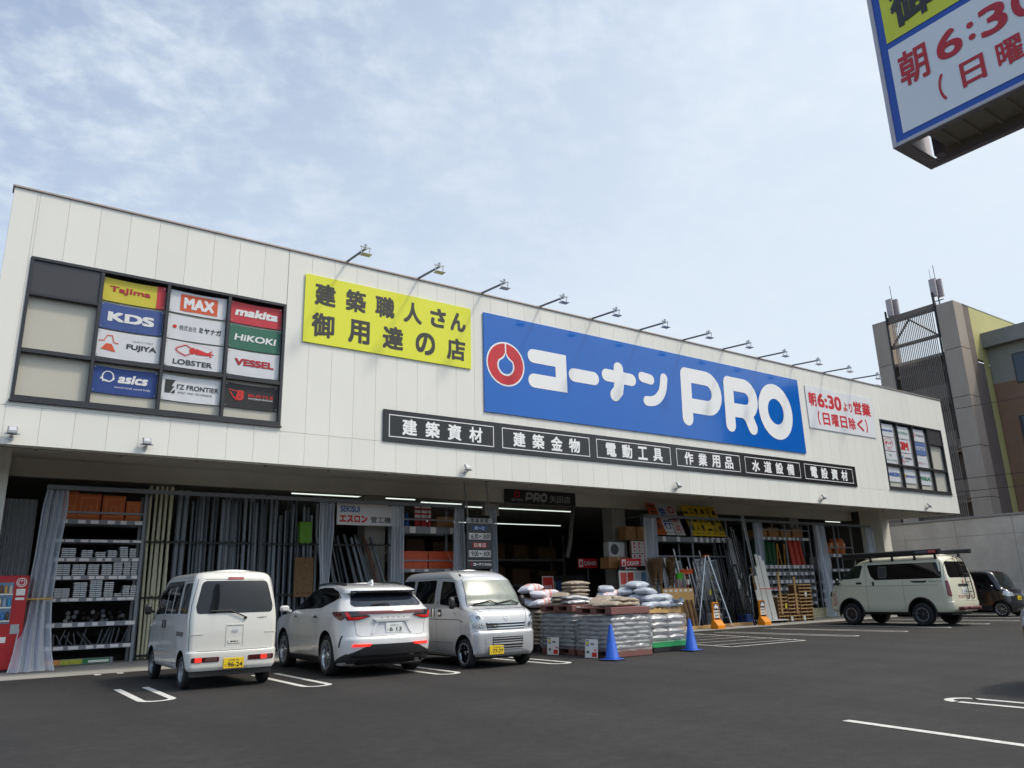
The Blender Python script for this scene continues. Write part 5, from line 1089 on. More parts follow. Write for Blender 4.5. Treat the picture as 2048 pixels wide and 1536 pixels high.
for k, (x, w, h) in enumerate(((2.02, .30, .68), (2.42, .52, .64), (2.98, .52, .62), (3.44, .34, .50))):
    carton(x, 4.55, 3.435, w, .5, h, M_orc, ['tall orange carton at the left end of the top left shelf', 'orange carton with a pressed square, second on the top left shelf', 'orange carton with a pressed square, third on the top left shelf', 'short brown orange carton at the right end of the top left shelf'][k], tape=False)
    mb = MB(); frame_lines(mb, x - w * .36, 3.52, x + w * .36, 3.435 + h - .08, .02, front(0, 0, 4.298)); frame_lines(mb, x - .07, 3.62, x + .07, 3.78, .02, front(0, 0, 4.298)); o = flat('carton_print', mb, mat('orange print line', lin(206, 128, 70), .7)
, None); p = [q for q in bpy.data.objects if q.name.startswith('carton') and q.type == 'EMPTY'][-1]; o.parent = p; o.matrix_parent_inverse = Matrix.Translation((-x, -4.55, -3.435))
# packets of fittings: stacked, one object each
pk = None
M_pkA = mat('galvanised packet', lin(206, 210, 214), .4, metal=.2, var=.12, vs=6)
def packet_mesh():
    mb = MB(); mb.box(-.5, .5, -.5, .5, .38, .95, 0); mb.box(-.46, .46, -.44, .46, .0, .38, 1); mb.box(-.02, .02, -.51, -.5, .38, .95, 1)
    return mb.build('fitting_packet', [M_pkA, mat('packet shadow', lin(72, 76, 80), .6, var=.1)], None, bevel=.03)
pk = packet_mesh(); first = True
def put_packet(x, y, z, sx, sy, sz, lab, grp):
    global first
    o = pk if first else pk.copy()
    if not first: COL.objects.link(o)
    first = False; o.location = (x, y, z); o.scale = (sx, sy, sz); tag(o, lab, 'packet', grp)
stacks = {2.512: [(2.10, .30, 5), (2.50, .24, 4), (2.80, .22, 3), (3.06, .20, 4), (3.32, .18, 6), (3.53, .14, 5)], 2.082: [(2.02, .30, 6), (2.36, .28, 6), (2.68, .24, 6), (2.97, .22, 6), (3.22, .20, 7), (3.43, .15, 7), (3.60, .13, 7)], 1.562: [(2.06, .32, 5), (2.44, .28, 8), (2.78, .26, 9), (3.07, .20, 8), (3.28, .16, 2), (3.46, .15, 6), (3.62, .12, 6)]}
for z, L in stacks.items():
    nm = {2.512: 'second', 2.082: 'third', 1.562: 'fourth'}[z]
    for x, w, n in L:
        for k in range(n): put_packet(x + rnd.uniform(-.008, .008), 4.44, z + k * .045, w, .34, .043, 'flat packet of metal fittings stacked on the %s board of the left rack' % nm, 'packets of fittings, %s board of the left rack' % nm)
# black gutters brackets and slanted plates on the lower boards
M_pl = mat('grey plate goods', lin(88, 94, 100), .5, var=.12, vs=9)
pb = None
for k in range(16):
    if pb is None: mb = MB(); mb.prism([(0, 0), (.16, 0), (.10, .42), (.02, .46)], -.01, .01, 'x'); pb = mb.build('bracket_plate', M_pl, None, bevel=.004); o = pb
    else: o = pb.copy(); COL.objects.link(o)
    o.location = (1.98 + k * .105 + rnd.uniform(-.03, .03), 4.34, .462); o.rotation_euler = (rnd.uniform(-.1, .1), rnd.uniform(-.75, .75) * (1 if k % 3 else .3), rnd.uniform(-.4, .4)); o.scale = (1, 1, rnd.uniform(.6, .95))
    tag(o, 'dark grey bracket plate leaning on the lowest board of the left rack', 'bracket', 'bracket plates on the left rack')
cp_ = None
for k in range(26):
    if cp_ is None: mb = MB(); mb.lathe([(.0, 0), (.055, 0), (.06, .02), (.06, .10), (.05, .12), (.0, .12)], 14); cp_ = mb.build('pipe_coupling', M_blackgl, None, smooth=40); o = cp_
    else: o = cp_.copy(); COL.objects.link(o)
    r_ = k // 9; o.location = (2.20 + (k % 9) * .155 + .04 * r_, 4.42 + .03 * r_, .993 + .105 * r_); o.rotation_euler = (PI / 2 + rnd.uniform(-.3, .3), 0, rnd.uniform(-.5, .5)); tag(o, 'glossy black pipe coupling piled on the fifth board of the left rack', 'coupling', 'black couplings on the left rack')
# red vending machine
t = thing('vending_machine', 'red drinks vending machine with three rows of drinks at the left edge', 'vending machine', (.72, 3.95, .013))
M_vr = mat('vending red', lin(176, 26, 32), .35, var=.06)
mb = MB(); mb.box(-.58, .58, -.62, .10, .05, 2.05); mb.build('cabinet', M_vr, t, bevel=.02, bseg=2)
MB().box(-.54, .54, -.58, .06, 0, .05).build('plinth', M_black, t)
mb = MB(); mb.box(-.52, .30, -.632, -.618, 1.02, 1.90); mb.build('display_window', mat('display back', lin(96, 130, 160), .3, var=.3, vs=6), t)
dr = [lin(60, 120, 180), lin(150, 170, 190), lin(190, 150, 70), lin(70, 60, 50), lin(60, 150, 190), lin(200, 190, 170), lin(110, 70, 40)]
for r_ in range(3):
    MB().box(-.52, .30, -.66, -.634, 1.06 + r_ * .285, 1.095 + r_ * .285).build('button_strip', M_paper, t)
    for k in range(9):
        mb = MB(); mb.lathe([(0, 0), (.032, 0), (.034, .02), (.034, .12), (.022, .155), (.014, .16), (.014, .18), (0, .18)], 10, 'z', (-.47 + k * .09, -.655, 1.098 + r_ * .285)); mb.build('drink_bottle', mat('drink %d' % ((k * 3 + r_) % 7), dr[(k * 3 + r_) % 7], .3, var=.2, vs=20), t, smooth=40)
fr = front(0, 0, -.622); mb = MB(); disc(mb, .44, 1.90, .10, fr, 0, 28, .085); disc(mb, .44, 1.90, .065, fr, .001, 28, .052, 120, 420); rect(mb, .433, 1.90, .447, 1.98, fr, .002); flat('power_emblem', mb, M_txtw, t)
mb = MB(); rect(mb, .36, 1.62, .53, 1.76, fr); rect(mb, .36, 1.52, .53, 1.57, fr); rect(mb, .10, .62, .28, .74, fr); rect(mb, -.12, .84, -.02, .89, fr); flat('sticker', mb, M_paper, t)
MB().box(-.30, .16, -.632, -.618, .30, .52).build('outlet_flap', M_black, t)
mb = MB(); mb.box(.34, .50, -.635, -.62, .80, 1.0); mb.build('coin_panel', M_galv, t)
# clear corrugated sheet behind the machine
rows = [[(.62 + j * .0125, 4.9 + .018 * math.sin(j * 1.4), z) for j in range(60)] for z in (1.3, 3.95)]
o = MB().grid(rows).build('corrugated_sheet', clear_mat('corrugated sheet', (.55, .58, .62), .45, .25), None, smooth=80, normals=False); tag(o, 'pale see-through corrugated sheets standing behind the red vending machine', 'sheet')
# ---- pipes
base = {}
def pipe(x, y, r, h, m, lab, grp, rx=0., ry=0., z=.05, nm='long_pipe'):
    k = (r, m.name)
    if k not in base: mb = MB(); mb.lathe([(r * .86, 1.0), (r, 1.0), (r, 0.0), (r * .86, 0)], 14); base[k] = mb.build(nm, m, None, smooth=40); o = base[k]
    else: o = base[k].copy(); COL.objects.link(o)
    o.location = (x, y, z); o.rotation_euler = (rx, ry, 0); o.scale = (1, 1, h); tag(o, lab, 'pipe', grp)
for k in range(7): pipe(3.92 + k * .085 + (.02 if k % 2 else 0), 4.55 + .05 * (k % 2), .038, 4.35, M_cream, 'tall cream pipe standing beside the left rack', 'cream pipes beside the left rack', rx=-.01, ry=.012 * (k % 3 - 1))
for k in range(2): pipe(4.62 + .16 * k, 4.8, .07, 4.3, M_pvc, 'thick grey pipe standing beyond the cream pipes', 'thick grey pipes', ry=.01)
for k in range(34):
    r_ = rnd.choice((.028, .038, .05)); pipe(5.02 + k * .068 + rnd.uniform(-.02, .02), rnd.choice((4.55, 4.66, 4.8)), r_, rnd.uniform(4.0, 4.3), rnd.choice((M_pvc, M_pvc, M_pvcd)), 'tall grey pipe in the upright rack behind the white van', 'grey pipes behind the white van', rx=-.015, ry=rnd.uniform(-.012, .012))
for k in range(24):
    r_ = rnd.choice((.022, .03, .04)); pipe(7.05 + k * .055 + rnd.uniform(-.015, .015), rnd.choice((4.55, 4.68, 4.85)), r_, rnd.uniform(3.4, 4.25), rnd.choice((M_pvc, M_pvcd, M_pvcd)), 'thinner grey pipe in the upright rack behind the white crossover', 'grey pipes behind the white crossover', rx=-.015, ry=rnd.uniform(-.02, .02))
M_rust = mat('brown pipe', lin(110, 66, 48), .55, var=.1)
for k in range(26):
    m = M_rust if k in (21, 23) else rnd.choice((M_pvc, M_pvc, M_pvcd)); pipe(9.05 + k * .088 + rnd.uniform(-.02, .02), 4.34 + .12 * (k % 3), rnd.choice((.026, .034, .044)), rnd.uniform(2.9, 3.3), m, 'brown pipe leaning under the white pipe sign' if m is M_rust else 'grey pipe leaning to the left under the white pipe sign', 'brown pipes under the white pipe sign' if m is M_rust else 'leaning pipes under the white pipe sign', rx=-.10, ry=-.17 - .006 * k + rnd.uniform(-.02, .02), z=.15)
for x0, x1, w_ in ((3.85, 6.62, 'the cream pipes'), (6.88, 8.55, 'the thinner grey pipes'), (8.75, 10.95, 'the leaning pipes')):
    t = thing('pipe_rack', 'black toothed rack bars holding ' + w_, 'pipe rack', (x0, 4.48, .05))
    for z in (.05, 1.45, 2.85):
        mb = MB(); mb.box(0, x1 - x0, -.015, .015, z, z + .05)
        for k in range(int((x1 - x0) / .16)): mb.bar((.08 + k * .16, 0, z + .03), (.08 + k * .16, -.10, z + .07), .02, .02)
        mb.build('toothed_bar', M_black, t)
    for x in (0, x1 - x0): MB().bar((x, .35, 0), (x, .35, 4.3), .07, .07).build('post', M_greysteel, t)
    mb = MB(); mb.bar((0, .40, .1), (x1 - x0, .40, 2.8), .04, .02); mb.build('brace', M_greysteel, t)
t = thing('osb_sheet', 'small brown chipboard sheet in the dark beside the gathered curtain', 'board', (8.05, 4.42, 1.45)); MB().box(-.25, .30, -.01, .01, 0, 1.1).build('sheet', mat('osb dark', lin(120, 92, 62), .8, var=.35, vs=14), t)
t = thing('green_crate', 'lime green crate on top of the pipes in the dark', 'crate', (8.1, 4.6, 2.95)); mb = MB(); mb.box(-.18, .18, -.15, .15, 0, .62); mb.build('crate_body', mat('lime plastic', lin(96, 150, 30), .5, var=.15, vs=12), t, bevel=.01)
# white pipe sign
t = thing('pipe_sign', 'white board with blue and red lettering over the leaning pipes', 'sign', (8.93, 4.22, 3.49))
mb = MB(); mb.box(0, 2.05, -.02, 0, 0, .63); mb.build('panel', mat('sign white', lin(226, 227, 230), .4, var=.02), t)
fr = front(0, 0, -.023); mb = MB(); text(mb, 'SEKISUI', .10, .38, .72, .56, fr, .03); flat('blue_lettering', mb, M_bp, t); mb = MB(); text(mb, 'エスロン', .08, .07, .98, .30, fr, .06); flat('red_lettering', mb, M_nr, t); mb = MB(); text(mb, '管工機材', 1.08, .08, 1.98, .27, fr, .015); flat('black_lettering', mb, M_gk, t)
# ---- orange crate bay
rack('steel_rack', 'grey steel rack with orange crates behind the silver van', 11.05, 13.1, 4.25, 4.95, [(3.50, .22), (2.2, .1), (1.2, .1)], 4.1, tags=3, tagseed=5)
MB().box(11.1, 13.05, 4.225, 4.245, 3.70, 3.75).build('safety_bar', M_greysteel); tag(bpy.data.objects['safety_bar'], 'thin grey safety bar in front of the red and white posts', 'bar')
MB().box(11.1, 13.05, 4.225, 4.245, 2.44, 2.48).build('crate_bar', M_greysteel); tag(bpy.data.objects['crate_bar'], 'thin grey safety bar in front of the orange crates', 'bar')
M_oc = mat('orange crate', lin(206, 84, 40), .5, var=.08)
for k in range(2):
    t = thing('orange_crate', ['large orange crate on the left of the shelf behind the silver van', 'large orange crate on the right of the shelf behind the silver van'][k], 'crate', (11.58 + k * .98, 4.62, 2.21)); W, D, H, th = .94, .6, .54, .025
    mb = MB(); mb.box(-W / 2, W / 2, -D / 2, -D / 2 + th, 0, H); mb.box(-W / 2, W / 2, D / 2 - th, D / 2, 0, H); mb.box(-W / 2, -W / 2 + th, -D / 2 + th, D / 2 - th, 0, H); mb.box(W / 2 - th, W / 2, -D / 2 + th, D / 2 - th, 0, H); mb.box(-W / 2 + th, W / 2 - th, -D / 2 + th, D / 2 - th, 0, .02)
    for a in (-.3, 0, .3): mb.box(a - .02, a + .02, -D / 2 - .015, -D / 2, .03, H - .04)
    mb.box(-W / 2 - .01, W / 2 + .01, -D / 2 - .018, -D / 2, H - .05, H); mb.build('crate_body', M_oc, t, bevel=.005)
M_rb = mat('red post', lin(196, 40, 44), .5); M_refl = mat('white reflector', lin(230, 230, 230), .3)
for k in range(5):
    t = thing('marker_post', 'red marker post with white bands on the shelf behind the silver van', 'post', (11.72 + k * .12, 4.5 + .05 * (k % 2), 3.512), 0, 'red and white marker posts'); mb = MB(); mb.lathe([(0, 0), (.055, 0), (.055, .74), (.03, .78), (0, .78)], 16); mb.build('tube', M_rb, t, smooth=40)
    for z in (.30, .45, .60): MB().lathe([(.057, z), (.057, z + .09)], 16, cap=False).build('white_band', M_refl, t, smooth=40)
for k, x in enumerate((11.2, 11.38)):
    t = thing('blue_bottle', ['blue plastic drum at the left end of the shelf with marker posts', 'second blue plastic drum on the shelf with marker posts'][k], 'drum', (x, 4.5, 3.512)); mb = MB(); mb.lathe([(0, 0), (.085, 0), (.085, .28), (.05, .36), (.03, .40), (.03, .44), (0, .44)], 16); mb.build('drum_body', mat('blue plastic', lin(30, 84, 160), .4, var=.1), t, smooth=40)
carton(12.72, 4.6, 3.512, .62, .5, .34, M_card, 'brown carton right of the marker posts on the shelf behind the silver van')
# ---- entrance
t = thing('hours_board', 'tall black opening hours board with blue and red labels at the entrance', 'sign', (12.90, 3.38, 2.17))
mb = MB(); mb.box(0, .96, -.04, 0, .0, 1.40, 0); mb.box(0, .96, -.04, 0, 1.405, 1.57, 1); mb.build('panel', [mat('board black', lin(36, 37, 40), .3), mat('board grey', lin(178, 180, 182), .4)], t)
for a_ in (.06, .90): MB().bar((a_, -.02, 1.57), (a_, .18, 2.75), .04, .04).build('hanger', M_galv, t); MB().bar((a_, 0, -.02), (a_, .0, -2.15), .04, .04).build('leg', M_galv, t)
fr = front(0, 0, -.043)
mb = MB(); spaced(mb, '営業時間', .16, 1.43, .80, 1.55, .11, fr, .03); flat('heading_lettering', mb, M_gk, t)
mb = MB(); rect(mb, .22, 1.19, .74, 1.33, fr); flat('weekday_label', mb, M_bp, t); mb = MB(); rect(mb, .22, .65, .74, .80, fr); flat('sunday_label', mb, M_nr, t)
mb = MB(); rect(mb, .07, .90, .89, 1.10, fr); rect(mb, .07, .36, .89, .56, fr); rect(mb, .03, .235, .93, .25, fr); flat('hours_field', mb, M_txtw, t)
mb = MB(); text(mb, '月〜土', .29, 1.20, .67, 1.315, fr, .03, d=.002); spaced(mb, '日曜日', .27, .665, .69, .785, .11, fr, .03, .002); flat('label_lettering', mb, M_txtw, t)
mb = MB()
for z, a in ((.92, '6:30'), (.38, '9:00')):
    text(mb, a, .16, z, .43, z + .16, fr, .03, d=.002); text(mb, '8:00', .62, z, .87, z + .16, fr, .03, d=.002); mb.add([fr(.47, z + .03, .002), fr(.47, z + .13, .002), fr(.535, z + .08, .002)], [(0, 1, 2)])
    for x, q in ((.10, 'あさ'), (.56, 'よる')): text(mb, q[0], x - .02, z + .08, x + .03, z + .15, fr, 0, d=.002); text(mb, q[1], x - .02, z, x + .03, z + .07, fr, 0, d=.002)
flat('hours_lettering', mb, M_gk, t)
def small_logo(t, x, z, k, y, m):
    fr = front(0, 0, y); mb = MB(); konan(mb, fr, x + .16 * k, z, .1 * k); pro_letters(mb, fr, x + .80 * k, z - .01 * k, .06 * k); flat('shop_lettering', mb, m, t)
    ring_logo(t, x + .07 * k, z + .055 * k, .062 * k, y, MATS['board black'], False)
small_logo(t, .12, .09, .68, -.043, M_txtw)
t = thing('entrance_sign', 'wide black sign with ring emblem and grey letters hanging over the entrance', 'sign', (15.47, 4.95, 4.50))
mb = MB(); mb.box(0, 3.21, -.06, 0, 0, .48); mb.build('panel', mat('board black', lin(36, 37, 40)), t); fr = front(0, 0, -.063); M_sg = mat('sign grey', lin(170, 172, 176), .4)
mb = MB(); konan(mb, fr, .27, .07, .083); pro_letters(mb, fr, .86, .08, .165, .165, .16); text(mb, '矢田店', 1.98, .09, 2.96, .35, fr, .02); flat('lettering', mb, M_sg, t); ring_logo(t, .51, .32, .125, -.062, MATS['board black'], False)
for x0, x1, y, z, w_ in ((15.0, 20.2, 7.0, 4.55, 'just inside the entrance'), (16.0, 18.3, 12.0, 4.5, 'deep inside the shop, left'), (18.6, 23.6, 12.0, 4.5, 'deep inside the shop, right'), (8.2, 12.6, 6.2, 4.6, 'behind the white pipe sign'), (12.9, 14.6, 6.4, 4.55, 'behind the opening hours board'), (26.0, 29.6, 5.9, 4.4, 'behind the white planks'), (35.6, 36.9, 5.6, 4.5, 'above the orange sacks')):
    tube_strip(x0, x1, y, z, 'glowing white tube strip ' + w_, True, .85)
t = thing('hanging_box', 'pale square box hanging below the entrance sign', 'box', (14.75, 5.2, 4.05)); mb = MB(); mb.box(0, .58, -.1, .1, 0, .42); mb.build('casing', mat('pale casing', lin(168, 168, 164), .5), t, bevel=.01); MB().bar((.29, 0, .42), (.29, 0, .94), .03, .03).build('stem', M_greysteel, t)
o = MB().tube([(19.9, 6.2, 4.8), (19.65, 6.2, 4.6), (19.5, 6.2, 4.0), (19.45, 6.25, 3.3), (19.3, 6.3, 2.7)], .09, 12).build('flexible_duct', mat('duct grey', lin(112, 108, 104), .6), None, smooth=50); tag(o, 'grey flexible duct hanging inside the entrance', 'duct')
t = thing('air_conditioner_unit', 'pale outdoor air conditioner unit on cartons before the entrance column', 'air conditioner', (20.22, 4.6, 2.62)); mb = MB(); mb.box(-.40, .40, -.16, .16, 0, .55); mb.build('casing', mat('ac white', lin(188, 190, 186), .5), t, bevel=.015); mb = MB(); disc(mb, -.12, .28, .20, front(0, 0, -.163), 0, 28); flat('fan_grille', mb, mat('fan dark', lin(70, 72, 74), .6), t)
carton(20.2, 4.6, 2.20, 1.0, .5, .41, M_card, 'long brown carton under the air conditioner unit')
for k, (x, y, z, lab) in enumerate(((19.93, 3.98, 2.18, 'bright red cashier sign right of the pair'), (19.55, 5.98, 2.28, 'dim red cashier sign left of the pair'))):
    t = thing('cashier_sign', lab, 'sign', (x, y, z)); mb = MB(); mb.box(0, .98, -.03, 0, 0, .36); mb.build('panel', mat('sign red', lin(214, 28, 42), .4), t)
    fr = front(0, 0, -.033); mb = MB(); rect(mb, .04, .04, .24, .32, fr); text(mb, 'CASHIER', .30, .10, .93, .26, fr, .02); flat('lettering', mb, M_txtw, t); mb = MB(); text(mb, '¥', .07, .08, .21, .28, fr, .04, d=.002); flat('yen_mark', mb, M_nr, t); MB().bar((.49, -.015, -.02), (.49, -.015, -2.1), .025, .025).build('stem', M_greysteel, t)
t = thing('notice_board', 'white notice board full of coloured leaflets under the bright cashier sign', 'notice board', (19.72, 3.9, .05)); mb = MB(); mb.box(0, 1.45, -.04, 0, .5, 2.05, 0); mb.box(0, 1.45, -.045, 0, 2.05, 2.2, 1); mb.build('panel', [M_paper, MATS['board black']], t)
MB().box(.02, .08, -.03, .03, 0, .5).box(1.37, 1.43, -.03, .03, 0, .5).build('foot', M_greysteel, t)
mb = MB(); small_logo(t, .25, 2.09, .55, -.048, M_txtw); cols = [lin(220, 90, 80), lin(210, 70, 50), lin(200, 205, 215), lin(120, 170, 210), lin(216, 180, 150), lin(220, 60, 60), lin(180, 200, 220), lin(90, 150, 200)]
for k in range(12):
    a, b = k % 4, k // 4; mb = MB(); rect(mb, .06 + a * .345, .60 + b * .48, .36 + a * .345, 1.02 + b * .48, front(0, 0, -.043)); flat('leaflet', mb, mat('leaflet %d' % (k % 8), cols[k % 8], .5, var=.3, vs=22), t)
t = thing('sale_board', 'tall thin stand with a red top panel in the dark entrance', 'sign', (18.25, 6.6, .05)); mb = MB(); mb.box(0, .55, -.02, 0, .6, 1.95); mb.build('panel', M_paper, t); mb = MB(); rect(mb, .03, 1.25, .52, 1.92, front(0, 0, -.023)); flat('red_field', mb, M_nr, t); mb = MB(); text(mb, 'SALE', .10, 1.50, .45, 1.62, front(0, 0, -.026), .03); flat('lettering', mb, M_txtw, t); MB().bar((.27, 0, 0), (.27, 0, .6), .04, .04).build('stem', M_greysteel, t)
t = thing('magazine_rack', 'dark magazine rack with a row of coloured covers under the dim cashier sign', 'magazine rack', (19.0, 7.4, .05)); mb = MB(); mb.box(0, 2.2, 0, .4, 0, 1.35); mb.box(0, 2.2, .15, .4, 1.35, 2.0); mb.build('cabinet', mat('rack dark', lin(48, 48, 50), .6), t)
for k in range(7): mb = MB(); mb.box(.06 + k * .305, .33 + k * .305, .11, .14, 1.37, 1.78); mb.build('magazine', mat('cover %d' % k, [lin(120, 126, 130), lin(150, 140, 120), lin(60, 90, 140), lin(140, 120, 90), lin(90, 120, 150), lin(170, 90, 90), lin(130, 140, 130)][k], .4, var=.35, vs=12), t)
t = thing('aisle_sign', 'dark hanging aisle sign with white katakana inside the entrance', 'sign', (15.9, 8.4, 2.75)); mb = MB(); mb.box(0, 1.25, -.03, 0, 0, .95); mb.build('panel', MATS['board black'], t); mb = MB(); text(mb, '8', .06, .72, .2, .9, front(0, 0, -.033), .03); text(mb, 'セメント', .25, .12, 1.15, .36, front(0, 0, -.033), .02); flat('lettering', mb, M_sg, t); MB().bar((.6, -.015, .95), (.6, -.015, 2.2), .02, .02).build('hanger', M_greysteel, t)
# storage racks deep inside
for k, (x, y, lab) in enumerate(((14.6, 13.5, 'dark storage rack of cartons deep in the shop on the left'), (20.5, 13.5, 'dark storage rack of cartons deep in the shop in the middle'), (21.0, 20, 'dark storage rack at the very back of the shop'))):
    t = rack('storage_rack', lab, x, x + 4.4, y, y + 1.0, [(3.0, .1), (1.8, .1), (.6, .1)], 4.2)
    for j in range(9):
        carton(x + .45 + (j % 3) * 1.45 + rnd.uniform(-.1, .1), y + .5, [.615, 1.815, 3.015][j // 3], rnd.uniform(.8, 1.2), .8, rnd.uniform(.5, .9), mat('shade toned carton', lin(112, 86, 60), .85, var=.15, vs=2), 'brown carton on the dark storage rack ' + ['deep on the left', 'deep in the middle', 'at the very back'][k], tape=False, group='cartons on dark rack ' + 'ABCD'[k])  # cardboard copy with the shop's deep shade put into its colour
# red and white plates, left of the entrance column
t0 = None
for k in range(6):
    x, z = 20.72 + (k % 3) * .27, 2.28 + (k // 3) * .47
    t = thing('warning_plate', 'x', 'plate', (x, 4.16, z), 0, 'white plates with red characters by the entrance'); mb = MB(); mb.box(0, .24, -.012, 0, 0, .44); mb.build('plate', M_paper, t); fr = front(0, 0, -.015); mb = MB()
    for q, ch in enumerate('解除中'): text(mb, ch, .06, .30 - q * .135, .18, .415 - q * .135, fr, .03)
    flat('lettering', mb, M_txtr, t); t['label'] = 'white plate with red vertical characters, %s row, %s' % (('lower', 'upper')[k // 3], ('left', 'middle', 'right, half behind the curtain')[k % 3])
mb = MB(); mb.box(20.68, 21.55, 4.18, 4.24, .05, 3.25); o = mb.build('plate_panel', mat('chipboard', lin(120, 96, 70), .8, var=.25, vs=10), None); tag(o, 'brown panel carrying the red and white plates', 'panel')
for k, (x, y) in enumerate(((20.9, 4.55), (21.45, 4.5))): carton(x, y, 3.26, .5, .45, .5, M_card, ['brown carton on top of the plate panel, left', 'brown carton on top of the plate panel, by the curtain'][k])
# ---- right bay: road signs on the rack
rack('steel_rack', 'grey steel rack carrying the leaning road signs', 22.15, 26.35, 4.25, 5.0, [(3.40, .20)], 4.2, tags=0, mid=24.2)
MB().box(22.2, 26.3, 4.225, 4.245, 2.62, 2.68).build('rack_rail', M_greysteel); tag(bpy.data.objects['rack_rail.001'], 'thin grey bar across the aluminium goods', 'bar')
def road_sign(x, w, col, mk, lab, fn, h=1.42):
    t = thing('road_sign', lab, 'road sign', (x, 4.22, 3.47), 0); t.rotation_euler = (-.42, 0, 0); mb = MB(); mb.box(0, w, -.012, 0, 0, h); mb.build('plate', mat(mk, col, .4, var=.03), t)
    fn(t, w, h)
def vert(chars, m, sq=None):
    def f(t, w, h):
        mb = MB(); fr = front(0, 0, -.015); n = len(chars); s_ = (h - .25) / n; cw = min(w * .80, s_ * .86)
        for i, ch in enumerate(chars): text(mb, ch, w / 2 - cw / 2, h - .07 - s_ * (i + 1) + (s_ - cw) / 2, w / 2 + cw / 2, h - .07 - s_ * i - (s_ - cw) / 2, fr, .035)
        rect(mb, .02, .10, w - .02, .115, fr); flat('lettering', mb, m, t)
    return f
yl = lin(245, 255, 20)
road_sign(22.20, .52, lin(196, 96, 44), 'orange plate', 'dark orange road sign at the left end of the sign rack', vert('工事中', M_gk))
road_sign(22.74, .50, lin(206, 208, 214), 'white plate', 'white road sign with blue marks beside the orange one', vert('徐行', M_bp))
road_sign(23.28, .52, lin(212, 210, 212), 'pale plate', 'white road sign with a red circle and red characters', vert('○禁止', M_txtr))
for k, (ch, lab) in enumerate((('一段差', 'first yellow road sign from the left'), ('工事人', 'second yellow road sign, between the first and the black figure'), ('！中！', 'yellow road sign with bold black marks, third'), ('徐行一', 'fourth yellow road sign from the left'), ('立入禁止', 'fifth yellow road sign, with four characters'), ('▲段差', 'yellow road sign with a black triangle at the right end'))):
    road_sign(24.22 + k * .345, .33, yl, 'yellow plate', lab, vert(ch, M_txtk))
for k in range(8):
    x = (22.55, 23.35, 24.35, 24.70, 25.05, 25.40, 25.72, 26.05)[k]; o = MB().box(x - .09, x + .09, 4.21, 4.216, 3.22, 3.41).build('price_card', M_tag, None); tag(o, 'white price card on the sign rack below ' + ('the orange road sign', 'the white road sign', 'the first yellow sign', 'the second yellow sign', 'the third yellow sign', 'the fourth yellow sign', 'the fifth yellow sign', 'the triangle sign')[k], 'price card')
    o = MB().bar((x + .1, 4.35, 3.42), (x + .22, 4.24, 3.60), .03, .03).build('blue_clip', M_bp, None); tag(o, 'small blue stop clip under the road signs', 'clip', 'blue clips on the sign rack')
# aluminium profiles and poles below the signs
M_film = clear_mat('wrapping film', (.75, .77, .80), .6, .15, (1, 1, 1), .6, 14)
apole = None
for k in range(22):
    if apole is None: mb = MB(); mb.box(-.02, .02, -.012, .012, 0, 1); apole = mb.build('metal_profile', M_alu, None); o = apole
    else: o = apole.copy(); COL.objects.link(o)
    if k < 14: x, h, ry = 22.75 + k * .25, rnd.uniform(2.1, 2.9), -.10 + rnd.uniform(-.05, .03)
    else: x, h, ry = 26.52 + (k - 14) * .10, rnd.uniform(3.2, 3.9), -.03
    o.location = (x, 4.0, .1); o.rotation_euler = (-.12, ry, 0); o.scale = (1.5, 1, h); tag(o, 'bright aluminium profile leaning below the road signs' if k < 14 else 'long aluminium profile standing right of the road signs', 'profile', 'aluminium profiles below the road signs' if k < 14 else 'long profiles right of the road signs')
for k, (x, w, h, lab) in enumerate(((22.5, .42, 2.5, 'clear wrapped panel under the white road signs'), (23.1, .55, 2.35, 'grey labelled clear panel left of the step ladder'), (24.5, .62, 2.45, 'clear wrapped panel behind the aluminium ladder, left one'), (25.2, .60, 2.40, 'clear wrapped panel behind the aluminium ladder, right one'), (26.65, .55, 3.3, 'tall clear wrapped panel right of the sign rack'))):
    t = thing('wrapped_panel', lab, 'panel', (x, 4.12, .1)); t.rotation_euler = (-.1, -.06, 0); MB().box(0, w, -.01, .01, 0, h).build('sheet', mat('panel grey %d' % k, lin(138, 142, 150), .3, var=.25, vs=5), t); MB().box(-.01, w + .01, -.02, -.015, .1, h + .02).build('film', M_film, t)
    mb = MB(); rect(mb, .04, h - .30, w - .04, h - .06, front(0, 0, -.024)); flat('label_sheet', mb, mat('label grey', lin(120, 132, 136), .5, var=.3, vs=14), t)
o = MB().box(23.3, 24.7, 3.75, 4.15, .02, .95).build('low_cabinet', mat('cabinet grey', lin(84, 84, 86), .5), None, bevel=.01); tag(o, 'low dark grey cabinet behind the aluminium step ladder', 'cabinet')
